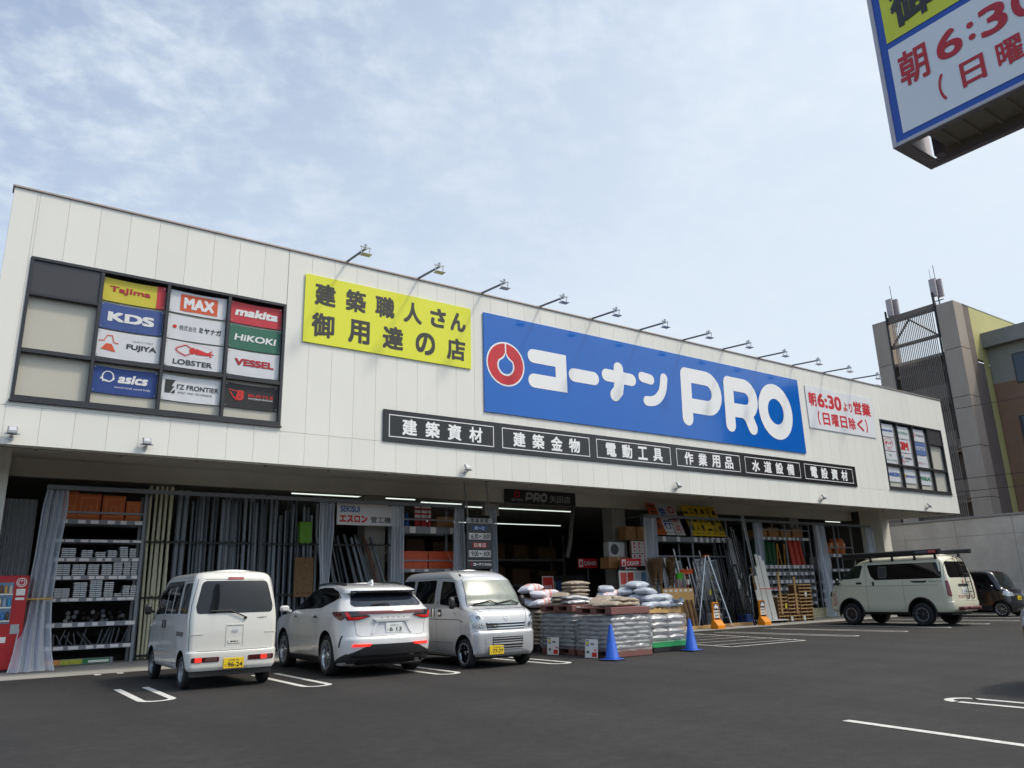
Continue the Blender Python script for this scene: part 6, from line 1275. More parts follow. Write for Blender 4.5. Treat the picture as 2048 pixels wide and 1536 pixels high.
# ---- brooms, brushes and their chipboard stand
M_twig = mat('bamboo twigs', lin(124, 96, 66), .85, var=.3, vs=9); M_bam = mat('bamboo pole', lin(170, 140, 88), .6, var=.15)
def broom():
    t = thing('bamboo_broom', 'bamboo broom with a spread twig head, standing in a bunch over the sandbags', 'broom', (0, 0, 0), 0, 'bamboo brooms in a bunch'); MB().cyl((0, 0, 0), (0, 0, 1.25), .017, 8).build('pole', M_bam, t)
    mb = MB(); rr = random.Random(5)
    for k in range(150):
        a = rr.uniform(0, 2 * PI); r0 = .045 * math.sqrt(rr.random()); r1 = .20 * math.sqrt(rr.random()); z1 = rr.uniform(1.75, 2.08); p1 = (r1 * math.cos(a), r1 * math.sin(a), z1); m_ = (r0 * 1.5 * math.cos(a), r0 * 1.5 * math.sin(a), 1.35)
        mb.tube([(r0 * math.cos(a), r0 * math.sin(a), 1.05), m_, p1], [.007, .006, .002], 3, False)
    mb.build('twig_head', M_twig, t)
    mb = MB(); mb.lathe([(.052, 1.12), (.055, 1.14), (.052, 1.16)], 12); mb.lathe([(.058, 1.26), (.062, 1.28), (.058, 1.30)], 12); mb.build('wire_band', M_galv, t); return t
b0 = broom()
for k in range(9):
    o = b0 if k == 0 else dup(b0); o.location = (20.62 + k * .145, 3.0 + .14 * (k % 3), .52); o.rotation_euler = (rnd.uniform(-.08, .05), rnd.uniform(-.12, .10), k * .7); o.scale = (1, 1, rnd.uniform(.94, 1.03))
M_osb = mat('chipboard light', lin(198, 158, 98), .75, var=.32, vs=16)
t = thing('chipboard_stand', 'light chipboard stand with price cards below the brooms', 'stand', (20.3, 2.3, .02)); mb = MB(); mb.box(0, 1.55, 0, .03, 0, 1.40); mb.box(0, .03, .03, .8, 0, 1.2); mb.box(1.52, 1.55, .03, .8, 0, 1.2); mb.box(.03, 1.52, .77, .8, 0, 1.2); mb.build('panel', M_osb, t)
for k in range(6): MB().box(.08 + k * .25, .22 + k * .25, -.008, -.001, 1.28, 1.36).build('price_card', M_tag, t)
MB().box(-.05, 1.7, -.35, -.28, 0, .10).build('kick_board', M_wood, t)
for k in range(3):
    o = MB().tube([(0, 0, 0), (.02, 0, .4), (-.03, .02, .9)], [.055, .065, .045], 9).build('wooden_stake', mat('rough log', lin(112, 88, 66), .9, var=.35, vs=9, bump=.5, bs=18), None, smooth=50); at(o, (21.28 + k * .19, 2.1, .12), (-.12, -.10 + .05 * k, 0)); tag(o, 'rough wooden stake leaning on the chipboard stand', 'stake', 'stakes on the chipboard stand')
def brush(x, y, z, col, hcol, mk, lab, w=.36, h=.10):
    t = thing('deck_brush', lab, 'brush', (x, y, z)); MB().cyl((0, 0, -1.1), (0, 0, 0), .013, 8).build('handle', mat(mk + ' handle', hcol, .4), t); mb = MB(); mb.box(-w / 2, w / 2, -.05, .05, 0, .05); mb.build('block', mat(mk + ' block', tuple(c * .8 for c in col), .5), t, bevel=.01)
    mb = MB(); rr = random.Random(3)
    for i in range(160): a, b = rr.uniform(-w / 2, w / 2), rr.uniform(-.05, .05); mb.tube([(a, b, .05), (a * 1.12, b * 1.5, .05 + h * rr.uniform(.8, 1.1))], [.006, .005], 3, False)
    mb.build('bristles', mat(mk, col, .6, var=.1), t)
brush(21.95, 2.65, 1.92, lin(226, 98, 38), lin(170, 40, 40), 'orange brush', 'wide orange brush held up above the chipboard stand', .62, .12); brush(21.52, 2.6, 1.74, lin(90, 200, 60), lin(180, 180, 180), 'green brush', 'bright green brush left of the orange one', .28, .16)
for k, c in enumerate((lin(180, 44, 44), lin(200, 200, 200), lin(180, 44, 44), lin(60, 60, 66), lin(196, 196, 190))):
    o = MB().cyl((0, 0, 0), (0, 0, 1.05), .014, 8).build('tool_pole', mat('tool handle %d' % (k % 3 if k != 3 else 9), c, .4), None); at(o, (21.45 + k * .13, 2.72, .9), (-.06, .05 - .02 * k, 0)); tag(o, ['red tool pole left of the brushes', 'white tool pole under the green brush', 'red tool pole under the orange brush', 'dark tool pole right of the orange brush', 'white tool pole at the right end of the brushes'][k], 'pole')
# ---- ladders
def step_ladder(name, lab, loc, H, W0, W1, D, m, cap, capm, n, rot=0., tags=()):
    t = thing(name, lab, 'ladder', loc, rot)
    def rails(side, mm):
        for sx in (-1, 1): MB().bar((sx * W1 / 2, side * D / 2, .02), (sx * W0 / 2, side * .05, H), .075, .035).build('rail', mm, t, bevel=.004)
    rails(-1, m); rails(1, m)
    for k in range(1, n + 1):
        f = k / (n + 1); w = W1 + (W0 - W1) * f; y = -D / 2 + (D / 2 - .05) * f; MB().box(-w / 2 + .03, w / 2 - .03, y - .05, y + .05, H * f - .012, H * f + .012).build('step', m, t)
        MB().bar((-w / 2 + .03, D / 2 - (D / 2 - .05) * f, H * f), (w / 2 - .03, D / 2 - (D / 2 - .05) * f, H * f), .025, .025).build('rung', m, t)
    mb = MB(); mb.box(-W0 / 2 - .03, W0 / 2 + .03, -.09, .09, H - .02, H + .04); mb.build('top_cap', capm, t, bevel=.01)
    mb = MB()
    for sx in (-1, 1):
        for sy in (-1, 1): mb.cbox(sx * W1 / 2, sy * D / 2, .02, .07, .07, .05)
    mb.build('foot', capm, t)
    for (f, mm) in tags: y = -D / 2 + (D / 2 - .05) * f; w = W1 + (W0 - W1) * f; MB().box(w / 2 - .02, w / 2 + .12, y - .075, y - .07, H * f - .09, H * f + .09).build('price_card', mm, t)
    return t
M_orp = mat('orange plastic', lin(226, 112, 40), .45)
step_ladder('step_ladder', 'tall aluminium step ladder with orange caps and yellow price cards', (23.15, 2.75, .02), 2.55, .34, .95, 1.25, M_alu, None, M_orp, 7, 1.05, ((.68, M_yelcard), (.50, M_yelcard), (.38, M_yelcard)))
step_ladder('step_ladder', 'black step ladder with white price cards, left of the clear curtain', (24.6, 2.6, .02), 2.2, .40, .86, 1.15, M_black, None, M_black, 6, .6, ((.82, M_paper), (.52, M_paper), (.40, M_paper)))
step_ladder('step_ladder', 'folded black step ladder close behind the other black one', (25.05, 3.15, .02), 1.9, .36, .70, .7, M_black, None, M_black, 5, .5, ((.75, M_paper),))
step_ladder('step_ladder', 'low black step stool between the two step ladders', (24.1, 2.9, .02), 1.15, .40, .62, .6, M_black, None, M_blackgl, 2, .4)
t = thing('extension_ladder', 'very tall grey extension ladder leaning by the clear curtain', 'ladder', (26.9, 3.2, .02)); t.rotation_euler = (-.10, -.06, .5)
for sx in (-1, 1): MB().bar((sx * .2, 0, 0), (sx * .2, 0, 4.3), .07, .035).build('rail', M_galv, t)
for k in range(13): MB().cyl((-.2, 0, .25 + k * .32), (.2, 0, .25 + k * .32), .016, 8).build('rung', M_galv, t)
for k in range(4): o = MB().bar((0, 0, 0), (0, 0, 3.9 - .2 * k), .06, .03).build('dark_pole', mat('dark pole', lin(52, 54, 58), .4), None); at(o, (26.35 + .13 * k, 3.4, .02), (-.12, -.07, 0)); tag(o, 'long dark pole leaning left of the extension ladder', 'pole', 'dark poles by the extension ladder')
# timber bases in front of the ladders
for k, (x0, x1, y) in enumerate(((22.15, 23.75, 2.15), (23.9, 25.0, 2.3))): o = MB().box(x0, x1, y, y + .09, .013, .12).build('timber_beam', M_wood, None, bevel=.006); tag(o, ['pale timber beam on the ground before the aluminium ladder', 'pale timber beam on the ground before the black ladder'][k], 'beam')
# white planks with a red band
plank = None
for k in range(6):
    if plank is None: plank = MB().box(-.08, .08, -.012, .012, 0, 1).build('white_plank', mat('white pvc', lin(226, 224, 214), .5, var=.05), None); o = plank
    else: o = plank.copy(); COL.objects.link(o)
    o.location = (25.95 + k * .17, 2.55 + .03 * (k % 2), .14); o.rotation_euler = (-.10, -.08, 0); o.scale = (1, 1, [1.15, 1.7, 2.05, 2.55, 2.5, 2.3][k]); tag(o, ['shortest white plank at the left of the leaning planks', 'white plank second from the left of the leaning planks', 'white plank third from the left of the leaning planks', 'tallest white plank of the leaning planks', 'white plank right of the tallest one', 'white plank at the right end of the leaning planks'][k], 'plank')
o = MB().box(25.75, 26.85, 2.40, 2.412, 1.30, 1.33).build('red_band', M_nr, None); tag(o, 'thin red band across the white planks', 'band')
t = thing('plank_trolley', 'low white trolley with dark wheels under the white planks', 'trolley', (26.4, 2.6, .02)); MB().box(-.65, .75, -.3, .3, .08, .12).build('deck', M_paper, t)
for a, b in ((-.55, -.25), (.62, -.25), (-.55, .25), (.62, .25)): MB().lathe([(.0, -.02), (.045, -.02), (.045, .02), (0, .02)], 14, 'y', (a, b, .045)).build('castor', M_black, t)
MB().tube([(-.60, .25, .1), (-.62, .28, 1.75), (-.55, .28, 1.85), (-.1, .28, 1.85), (0, .28, 1.75), (0, .25, .1)], .018, 8).build('push_handle', M_galv, t, smooth=50)
# wooden slatted racks
def slat_rack(x, y, w, h, n, lab, posts, tagc):
    t = thing('slatted_rack', lab, 'wooden rack', (x, y, .013))
    for k in range(n): z = .06 + (h - .08) * k / (n - 1); MB().box(0, w, -.02, .0, z, z + .045).build('slat', M_wood, t); MB().box(0, w, .5, .52, z, z + .045).build('slat', M_wood, t)
    for a in (0.03, w / 2, w - .07): MB().box(a, a + .04, .0, .5, 0.0, h).build('upright', mat('dark wood', lin(120, 88, 58), .7, var=.2), t)
    for a, hh in posts: MB().box(a, a + .09, -.06, -.021, .3, hh).build('corner_post', M_wood, t)
    for a, z in tagc: MB().box(a, a + .14, -.03, -.022, z, z + .18).build('price_card', M_tag, t)
slat_rack(26.95, 2.55, .62, .95, 7, 'left wooden slatted rack beside the white planks', ((.12, 1.95),), ())
slat_rack(27.62, 2.55, .72, 1.05, 8, 'middle wooden slatted rack with a tall post', ((.45, 1.75),), ((.05, .02),))
slat_rack(28.4, 2.55, .85, 1.42, 11, 'tallest wooden slatted rack, right of the three', (), ((.10, .02), (.35, .95)))
for k in range(14):
    o = MB().lathe([(0, 0), (.05, 0), (.055, .05), (.05, .10), (.0, .11)], 12).build('turned_stock', mat('turned wood', lin(150, 106, 76), .6, var=.2), None, smooth=40); at(o, (27.75 + (k % 7) * .2, 2.72, .12 + (k // 7) * .42)); tag(o, 'small brown turned piece on the wooden slatted racks', 'wood piece', 'turned pieces on the slatted racks')
# ---- racks 4 and 5 with bins
L4 = [(3.52, .14), (2.30, .16), (2.0, .16), (1.66, .16), (1.34, .14), (1.02, .14), (.70, .14)]
rack('steel_rack', 'grey steel rack of small bins behind the wooden slatted racks', 28.3, 32.2, 4.3, 4.95, L4, 4.2, tags=12, mid=30.4, tagseed=9)
rack('steel_rack', 'grey steel rack with orange sacks behind the cream van', 32.6, 35.6, 4.3, 4.95, [(2.82, .16), (2.12, .12), (1.6, .14), (1.2, .14), (.8, .14)], 4.2, tags=7, mid=34.2, tagseed=12)
for x0, x1, z, lab in ((28.35, 32.15, 3.82, 'thin grey bar over the cartons above the bins'), (32.65, 35.55, 3.1, 'thin grey bar in front of the orange sacks')):
    o = MB().box(x0, x1, 4.27, 4.29, z, z + .05).build('guard_bar', M_greysteel, None); tag(o, lab, 'bar')
binm = None
for L, z in enumerate((2.01, 1.67, 1.35, 1.03, .71)):
    for k in range(13):
        if binm is None:
            mb = MB(); rr = random.Random(8); mb.box(-.12, .12, -.02, .3, 0, .06)
            for i in range(26): mb.cbox(rr.uniform(-.10, .10), rr.uniform(0, .25), .07 + rr.uniform(0, .05), .05, .05, .05)
            binm = mb.build('parts_bin', mat('bin goods', lin(104, 108, 104), .45, metal=.3, var=.5, vs=24), None); o = binm
        else: o = binm.copy(); COL.objects.link(o)
        o.location = (28.52 + k * .29, 4.34, z); o.scale = (1, 1, rnd.uniform(.6, 1.25)); tag(o, 'low bin of small metal goods on the bin rack', 'bin', 'bins of small goods on the bin rack')
M_grn = mat('green net', lin(24, 76, 44), .7, var=.4, vs=20)
for k in range(5): t = thing('green_roll', 'dark green net roll on the upper board of the bin rack', 'roll', (28.55 + k * .30, 4.62, 2.31), 0, 'green net rolls'); mb = MB(); mb.lathe([(0, 0), (.13, 0), (.14, .05), (.13, 1.0), (.0, 1.0)], 16); mb.build('roll_body', M_grn, t, smooth=40)
M_yel = mat('yellow frame', lin(206, 150, 40), .5)
for k in range(2): t = thing('yellow_trestle', ['yellow trestle leaning left of the red tubes', 'yellow trestle leaning next to the red tubes'][k], 'trestle', (30.02 + k * .5, 4.5, 2.31)); mb = MB(); mb.bar((-.12, 0, 0), (0, .05, .95), .035, .035); mb.bar((.16, 0, 0), (.04, .05, .95), .035, .035); mb.bar((-.08, 0, .35), (.12, 0, .35), .03, .03); mb.build('frame', M_yel, t)
for k in range(5): t = thing('red_tube', 'thick red tube leaning on the bin rack', 'tube', (31.0 + k * .19, 4.5 + .06 * (k % 2), 2.31), 0, 'red tubes on the bin rack'); t.rotation_euler = (-.05, -.10, 0); mb = MB(); mb.lathe([(0, 0), (.085, 0), (.085, 1.12), (0, 1.12)], 14); mb.build('tube_body', mat('red foam', lin(190, 62, 44), .6, var=.1), t, smooth=40)
for k in range(4): carton(28.8 + k * .85, 4.62, 3.53, .7, .55, .30 + .12 * (k % 2), M_card, ['brown carton above the green rolls, left', 'brown carton above the green rolls, right', 'brown carton above the yellow trestles', 'brown carton above the red tubes'][k], tape=False)
osk = None
for k in range(3):
    t = thing('orange_sack', ['small orange sack at the left of the top shelf behind the cream van', 'large orange sack in the middle of the top shelf behind the cream van', 'large orange sack at the right of the top shelf behind the cream van'][k], 'sack', (33.95 + k * .52, 4.6, 2.83)); mb = MB(); rows = []
    for i in range(9): f = i / 8; r_ = (.23 if k else .17) * (1 - .25 * (2 * f - 1) ** 4) * (1 if f < .85 else .8); rows.append([(r_ * math.cos(a) * (1 + .05 * math.sin(3 * a + i)), r_ * math.sin(a), f * (.74 if k else .5)) for a in [2 * PI * j / 18 for j in range(18)]])
    mb.grid(rows, closed=True); mb.add(rows[-1], [tuple(range(18))]); mb.build('sack_body', mat('orange sack', lin(200, 112, 60), .6, var=.15, vs=7), t, smooth=60); mb = MB(); rect(mb, -.10, .25, .10, .5, front(0, 0, -.235)); flat('label_patch', mb, mat('sack label', lin(226, 170, 130), .5, var=.2), t)
t = thing('white_pack', 'pale grey wrapped block on the rack behind the cream van nose', 'pack', (33.0, 4.6, 2.13)); MB().box(-.35, .75, -.25, .2, 0, .55).build('block', mat('pale pack', lin(176, 176, 184), .4, var=.2, vs=6), t, bevel=.03)
# rough beige plinth at the right
mb = MB(); mb.box(29.4, 37.0, 3.9, 4.25, .012, .42); mb.build('plinth', mat('rough stone', lin(182, 174, 140), .95, var=.35, vs=6, bump=1., bs=12), B_)

# ---- more loose stock crowding the right bay
rq = random.Random(21)
def leaner(nm, x, y, h, w, m, lab, grp, cat, round_=True, rx=-.10, ry=0., z=.02):
    k = (nm, m.name, w)
    if k not in base: base[k] = (MB().cyl((0, 0, 0), (0, 0, 1), w, 8) if round_ else MB().box(-w, w, -w * .4, w * .4, 0, 1)).build(nm, m, None); o = base[k]
    else: o = base[k].copy(); COL.objects.link(o)
    o.location = (x, y, z); o.rotation_euler = (rx, ry, 0); o.scale = (1, 1, h); tag(o, lab, cat, grp)
M_hw = mat('tool shaft wood', lin(176, 140, 92), .6, var=.15)
for k in range(9): leaner('tool_shaft', 22.15 + k * .09 + rq.uniform(-.03, .03), 3.25, rq.uniform(1.5, 2.0), .014, M_hw, 'wooden tool shaft standing between the brooms and the aluminium ladder', 'wooden tool shafts', 'shaft', ry=rq.uniform(-.10, .10))
M_bt = mat('black tube', lin(38, 40, 44), .4)
for k in range(10): leaner('black_tube', 25.25 + k * .10 + rq.uniform(-.03, .03), 3.6, rq.uniform(2.2, 3.4), .024, M_bt, 'black tube leaning behind the black step ladders', 'black tubes behind the step ladders', 'tube', ry=-.06 + rq.uniform(-.04, .04))
for k in range(8): leaner('steel_strip', 23.6 + k * .16 + rq.uniform(-.04, .04), 3.5, rq.uniform(1.8, 2.6), .03, M_galv, 'shiny steel strip leaning behind the aluminium step ladder', 'steel strips behind the step ladder', 'strip', False, ry=-.10 + rq.uniform(-.06, .06))
for k in range(6): leaner('pale_batten', 27.0 + k * .13, 3.45, rq.uniform(1.6, 2.3), .03, M_wood, 'pale wooden batten leaning behind the slatted racks', 'pale battens behind the slatted racks', 'batten', False, ry=-.05 + rq.uniform(-.04, .04))
def shovel(x, lab, m):
    t = thing('shovel', lab, 'shovel', (x, 3.05, .03)); t.rotation_euler = (-.14, rq.uniform(-.05, .05), 0); MB().cyl((0, 0, .35), (0, 0, 1.25), .016, 8).build('shaft', M_hw, t); mb = MB(); mb.prism([(-.11, .30), (-.11, .10), (0, 0), (.11, .10), (.11, .30), (.03, .36), (-.03, .36)], -.006, .006); mb.build('blade', m, t, bevel=.003); MB().cyl((-.06, 0, 1.27), (.06, 0, 1.27), .016, 8).build('grip', M_black, t)
shovel(22.35, 'shovel with a grey blade left of the aluminium step ladder', M_galv); shovel(22.62, 'shovel with a black blade beside the aluminium step ladder', M_bt)
for k, (x, y, z, m, lab) in enumerate(((23.9, 3.3, 1.15, M_yelcard, 'yellow price card hanging right of the aluminium ladder'), (24.35, 3.3, .95, M_paper, 'white price card low between the step ladders'), (25.55, 3.2, 1.5, M_paper, 'white price card on the black tubes'), (22.4, 3.0, 1.55, M_paper, 'white price card on the wooden tool shafts'), (27.4, 2.5, .55, M_yelcard, 'yellow price card on the left slatted rack'))):
    o = MB().box(-.07, .07, -.003, .003, 0, .18).build('price_card', m, None); at(o, (x, y, z), .15); tag(o, lab, 'price card')
o = MB().box(-.32, .32, -.2, .2, 0, .36).build('plastic_tub', mat('blue tub', lin(40, 70, 130), .45, var=.08), None, bevel=.03); at(o, (25.5, 3.0, .02), .2); tag(o, 'blue plastic tub on the floor behind the black step ladder', 'tub')
o = MB().box(-.25, .25, -.2, .2, 0, .45).build('white_tub', mat('white tub', lin(200, 200, 196), .45, var=.08), None, bevel=.03); at(o, (23.95, 3.25, .02), -.1); tag(o, 'white plastic tub on the floor between the ladders', 'tub')
# ------------------------------------------------------------------ pallets of bags before the entrance
def pallet(x, y, z, W, D, H, m, lab, wood=False):
    t = thing('pallet', lab, 'pallet', (x, y, z))
    if wood:
        for k in range(7): MB().box(-W / 2 + k * (W - .1) / 6, -W / 2 + k * (W - .1) / 6 + .1, -D / 2, D / 2, H - .022, H).build('deck_board', m, t)
        for k in range(3): a = -D / 2 + k * (D - .09) / 2; MB().box(-W / 2, W / 2, a, a + .09, .0, H - .024).build('bearer', m, t)
    else:
        mb = MB(); mb.box(-W / 2, W / 2, -D / 2, D / 2, H - .035, H); mb.box(-W / 2, W / 2, -D / 2, D / 2, 0, .025); mb.box(-W / 2 + .001, W / 2 - .001, -D / 2 - .002, -D / 2 + .04, .004, H - .004); mb.box(-W / 2 + .001, W / 2 - .001, D / 2 - .04, D / 2 + .002, .004, H - .004)
        for a in (-1, 0, 1):
            for b in (-1, 0, 1): mb.cbox(a * (W / 2 - .10), b * (D / 2 - .10), H / 2 - .005, .2, .2, H - .06)
        mb.build('body', m, t, bevel=.006)
    return t
def bag_mesh(name, L, W, H, m, seed, pinch=.35, band=None, flatend=.03):
    rr = random.Random(seed); nu, nv = 22, 24; rows = []; ph = [rr.uniform(0, 6) for _ in range(6)]
    for i in range(nu + 1):
        u = i / nu; s_ = math.sin(PI * (.02 + .96 * u)); hh = H / 2 * (s_ ** pinch); ww = W / 2 * (.86 + .14 * s_ ** .4); r_ = []
        if i in (0, nu): hh = .008
        for j in range(nv):
            a = 2 * PI * j / nv; c, s2 = math.cos(a), math.sin(a); y = ww * math.copysign(abs(c) ** .62, c); zz_ = hh * math.copysign(abs(s2) ** .75, s2)
            wr = .010 * math.sin(9 * u + 4 * c + ph[0]) + .008 * math.sin(23 * u * (1 if s2 > 0 else .7) + 7 * c + ph[1]) + (.016 * math.sin(j * 2.3 + ph[2]) * (1 - s_))
            sagz = -.10 * H * (1 - s_) ** 1.0 + .04 * H * math.sin(2.5 * PI * u + ph[3])
            r_.append((L * (u - .5) + .012 * math.sin(3 * a + ph[4]) * (1 - s_), y + wr * .6, H / 2 + (zz_ + (wr if s2 > .1 else wr * .3) * (s_ ** .5)) + sagz))
        rows.append(r_)
    mb = MB(); mb.grid(rows, closed=True); mb.add(rows[0], [tuple(range(nv))]); mb.add(rows[-1], [tuple(range(nv))])
    if band:
        n = nu * nv
        for i in range(nu):
            for j in range(nv):
                if 8 <= i <= 9 or 13 <= i <= 14: mb.m[i * nv + j] = 1
    return mb.build(name, [m] + ([band] if band else []), None, smooth=70)
M_silv = mat('silver film bag', lin(176, 178, 180), .32, metal=.25, var=.14, vs=5, bump=.5, bs=14)
M_sand = mat('grey sandbag', lin(174, 180, 190), .45, var=.10, vs=9, bump=.35, bs=60)
M_brn = mat('brown paper bag', lin(152, 140, 124), .6, var=.16, vs=6, bump=.3, bs=18)
M_whb = mat('white sack', lin(214, 212, 222), .55, var=.06, vs=6, bump=.3, bs=22); M_stripe = mat('orange stripe', lin(220, 150, 130), .55)
M_pal = mat('brown plastic pallet', lin(124, 84, 78), .55, var=.12); M_palg = mat('green plastic pallet', lin(52, 160, 96), .5, var=.08); M_palk = mat('black plastic pallet', lin(30, 30, 32), .55)
def printed(m, ink, amount):
    # faded print on the broad face of the bag, in the bag's own coordinates
    t = m.node_tree; b = t.nodes['Principled BSDF']; c = t.nodes.new('ShaderNodeTexCoord'); s = t.nodes.new('ShaderNodeSeparateXYZ'); t.links.new(c.outputs['Generated'], s.inputs[0])
    def mm(op, a, v):
        n = t.nodes.new('ShaderNodeMath'); n.operation = op
        for i, k in enumerate((a, v)):
            if isinstance(k, (int, float)): n.inputs[i].default_value = k
            else: t.links.new(k, n.inputs[i])
        return n.outputs[0]
    inside = mm('MULTIPLY', mm('LESS_THAN', mm('ABSOLUTE', mm('SUBTRACT', s.outputs[0], .5), 0), .24), mm('LESS_THAN', mm('ABSOLUTE', mm('SUBTRACT', s.outputs[1], .5), 0), .30))
    q = t.nodes.new('ShaderNodeMapping'); q.inputs['Scale'].default_value = (16, 7, 1); t.links.new(c.outputs['Generated'], q.inputs[0]); n = t.nodes.new('ShaderNodeTexVoronoi'); n.distance = 'CHEBYCHEV'; n.inputs['Scale'].default_value = 1.2; t.links.new(q.outputs[0], n.inputs['Vector'])
    f = mm('MULTIPLY', inside, mm('MULTIPLY', mm('LESS_THAN', n.outputs['Distance'], .30), amount)); x = t.nodes.new('ShaderNodeMix'); x.data_type = 'RGBA'; t.links.new(f, x.inputs[0]); t.links.new(b.inputs['Base Color'].links[0].from_socket, x.inputs[6]); x.inputs[7].default_value = (*ink, 1); t.links.new(x.outputs[2], b.inputs['Base Color'])
printed(M_silv, lin(60, 92, 132), .55); printed(M_brn, lin(92, 72, 58), .5); printed(M_whb, lin(150, 120, 130), .35)
proto = {}
def bag(kind, x, y, z, L, W, H, rz, lab, grp, rx=0., ry=0., seed=0):
    m, pn, bd, nm = {'silver': (M_silv, .30, None, 'cement_bag'), 'sand': (M_sand, .42, None, 'sandbag'), 'brown': (M_brn, .26, None, 'cement_bag'), 'white': (M_whb, .40, M_stripe, 'white_sack')}[kind]
    k = (kind, round(L, 2), round(W, 2), round(H, 2), seed % 4)
    if k not in proto: proto[k] = bag_mesh(nm, L, W, H, m, seed % 4 + 1, pn, bd); o = proto[k]
    else: o = proto[k].copy(); COL.objects.link(o)
    o.location = (x, y, z); o.rotation_euler = (rx, ry, rz); tag(o, lab, 'bag', grp); return o
rb = random.Random(4)
def load(kind, cx, cy, z0, nl, W, D, H, lab, grp, cols=2, rows=3):
    n = 0
    for l in range(nl):
        c, r_ = (cols, rows) if l % 2 == 0 else (rows, cols)
        for a in range(c):
            for b in range(r_):
                bw, bd = W / c, D / r_; x, y = cx - W / 2 + bw * (a + .5), cy - D / 2 + bd * (b + .5)
                if bw >= bd: L_, W_, rz = bw * 1.05, bd * 1.04, 0
                else: L_, W_, rz = bd * 1.05, bw * 1.04, PI / 2
                n += 1; bag(kind, x + rb.uniform(-.012, .012), y + rb.uniform(-.012, .012), z0 + l * H * .92, L_, W_, H * 1.12, rz + rb.choice((0, PI)), lab, grp, seed=n + l * 3)
def wrap(cx, cy, W, D, z0, z1, lab):
    rows = []; n = 72
    for i in range(13):
        f = i / 12; r_ = []
        for j in range(n):
            t_ = j / n * 4; s_ = int(t_) % 4; u = t_ - int(t_); k = [(-1 + 2 * u, -1), (1, -1 + 2 * u), (1 - 2 * u, 1), (-1, 1 - 2 * u)][s_]; wob = .012 * math.sin(i * 2.1 + j * .9) + .010 * math.sin(j * 2.7 + i)
            r_.append((cx + k[0] * (W / 2 + .035 + wob), cy + k[1] * (D / 2 + .035 + wob), z0 + (z1 - z0) * f))
        rows.append(r_)
    o = MB().grid(rows, closed=True).build('stretch_wrap', M_wrap, None, smooth=70, normals=False); tag(o, lab, 'wrap')
M_wrap = clear_mat('stretch film', (.8, .81, .83), .86, .16, (.97, .97, .97), 1.0, 7, (1, 1, 2.2))
# A: nearest brown pallet
pallet(12.17, -4.05, .004, 1.15, 1.2, .15, M_pal, 'brown plastic pallet on the ground under the wrapped bags, nearest the blue cone')
load('silver', 12.17, -4.05, .155, 7, 1.10, 1.15, .103, 'grey bag wrapped in film on the brown pallet nearest the blue cone', 'bags on the pallet nearest the blue cone')
wrap(12.17, -4.05, 1.10, 1.15, .12, .87, 'clear stretch film round the bags nearest the blue cone')
pallet(12.17, -4.05, .885, 1.15, 1.2, .15, M_pal, 'brown plastic pallet laid on top of the wrapped bags behind the blue cone')
# B: second brown pallet
pallet(12.17, -2.72, .004, 1.15, 1.2, .15, M_pal, 'brown plastic pallet on the ground beside the silver van')
load('silver', 12.17, -2.72, .155, 8, 1.10, 1.15, .098, 'grey bag wrapped in film on the pallet beside the silver van', 'bags on the pallet beside the silver van')
wrap(12.17, -2.72, 1.10, 1.15, .12, .92, 'clear stretch film round the bags beside the silver van')
pallet(12.17, -2.72, .94, 1.15, 1.2, .15, M_pal, 'brown plastic pallet with white lettering on top of the second wrapped load')
mb = MB(); q = front(11.72, .975, -3.326); text(mb, 'JPR', 0, 0, .14, .08, q, .03); text(mb, '日本パレットレンタル', .18, .01, .80, .07, q, .01); p = [o for o in bpy.data.objects if o.name.startswith('pallet') and o.type == 'EMPTY'][-1]; o = flat('pallet_lettering', mb, M_txtw, p); o.matrix_parent_inverse = Matrix.Translation((-12.17, 2.72, -.94))
# C: green pallet with bulging silver bags
pallet(13.62, -3.78, .004, 1.05, 1.1, .10, M_palk, 'black plastic pallet under the green one')
pallet(13.62, -3.78, .106, 1.10, 1.12, .13, M_palg, 'green plastic pallet under the bulging silver bags')
load('silver', 13.62, -3.78, .24, 4, 1.08, 1.10, .155, 'bulging silver bag stacked on the green pallet', 'silver bags on the green pallet', 2, 2)
wrap(13.62, -3.78, 1.08, 1.10, .22, .84, 'clear stretch film round the bulging silver bags')
pallet(13.66, -3.70, .86, 1.05, 1.05, .11, M_wood, 'wooden pallet lying on the silver bags', True)
# sandbags on C
SB = [(13.30, -4.05, .955, .12), (13.74, -4.08, .955, -.15), (14.12, -3.98, .965, 1.2), (13.30, -3.62, .955, .05), (13.78, -3.64, .955, .2), (13.30, -3.22, .955, -.1), (13.80, -3.24, .955, .3), (13.50, -4.0, 1.115, -.2), (13.92, -3.92, 1.11, .5), (13.38, -3.6, 1.12, .8), (13.76, -3.52, 1.12, .1), (13.40, -3.22, 1.12, .1), (13.46, -3.82, 1.275, .3), (13.72, -3.45, 1.28, -.3), (13.36, -3.3, 1.285, .6), (13.50, -3.5, 1.44, .2)]
SB = [(x, y, .955 + (z - .955) * .96, rz) for x, y, z, rz in SB]
for k, (x, y, z, rz) in enumerate(SB): bag('sand', x, y, z, .55 + .03 * (k % 3), .40, .172, rz, 'grey sandbag heaped on the wooden pallet above the silver bags', 'sandbags heaped on the wooden pallet', rx=rb.uniform(-.06, .06), ry=rb.uniform(-.10, .10), seed=k)
ear = None
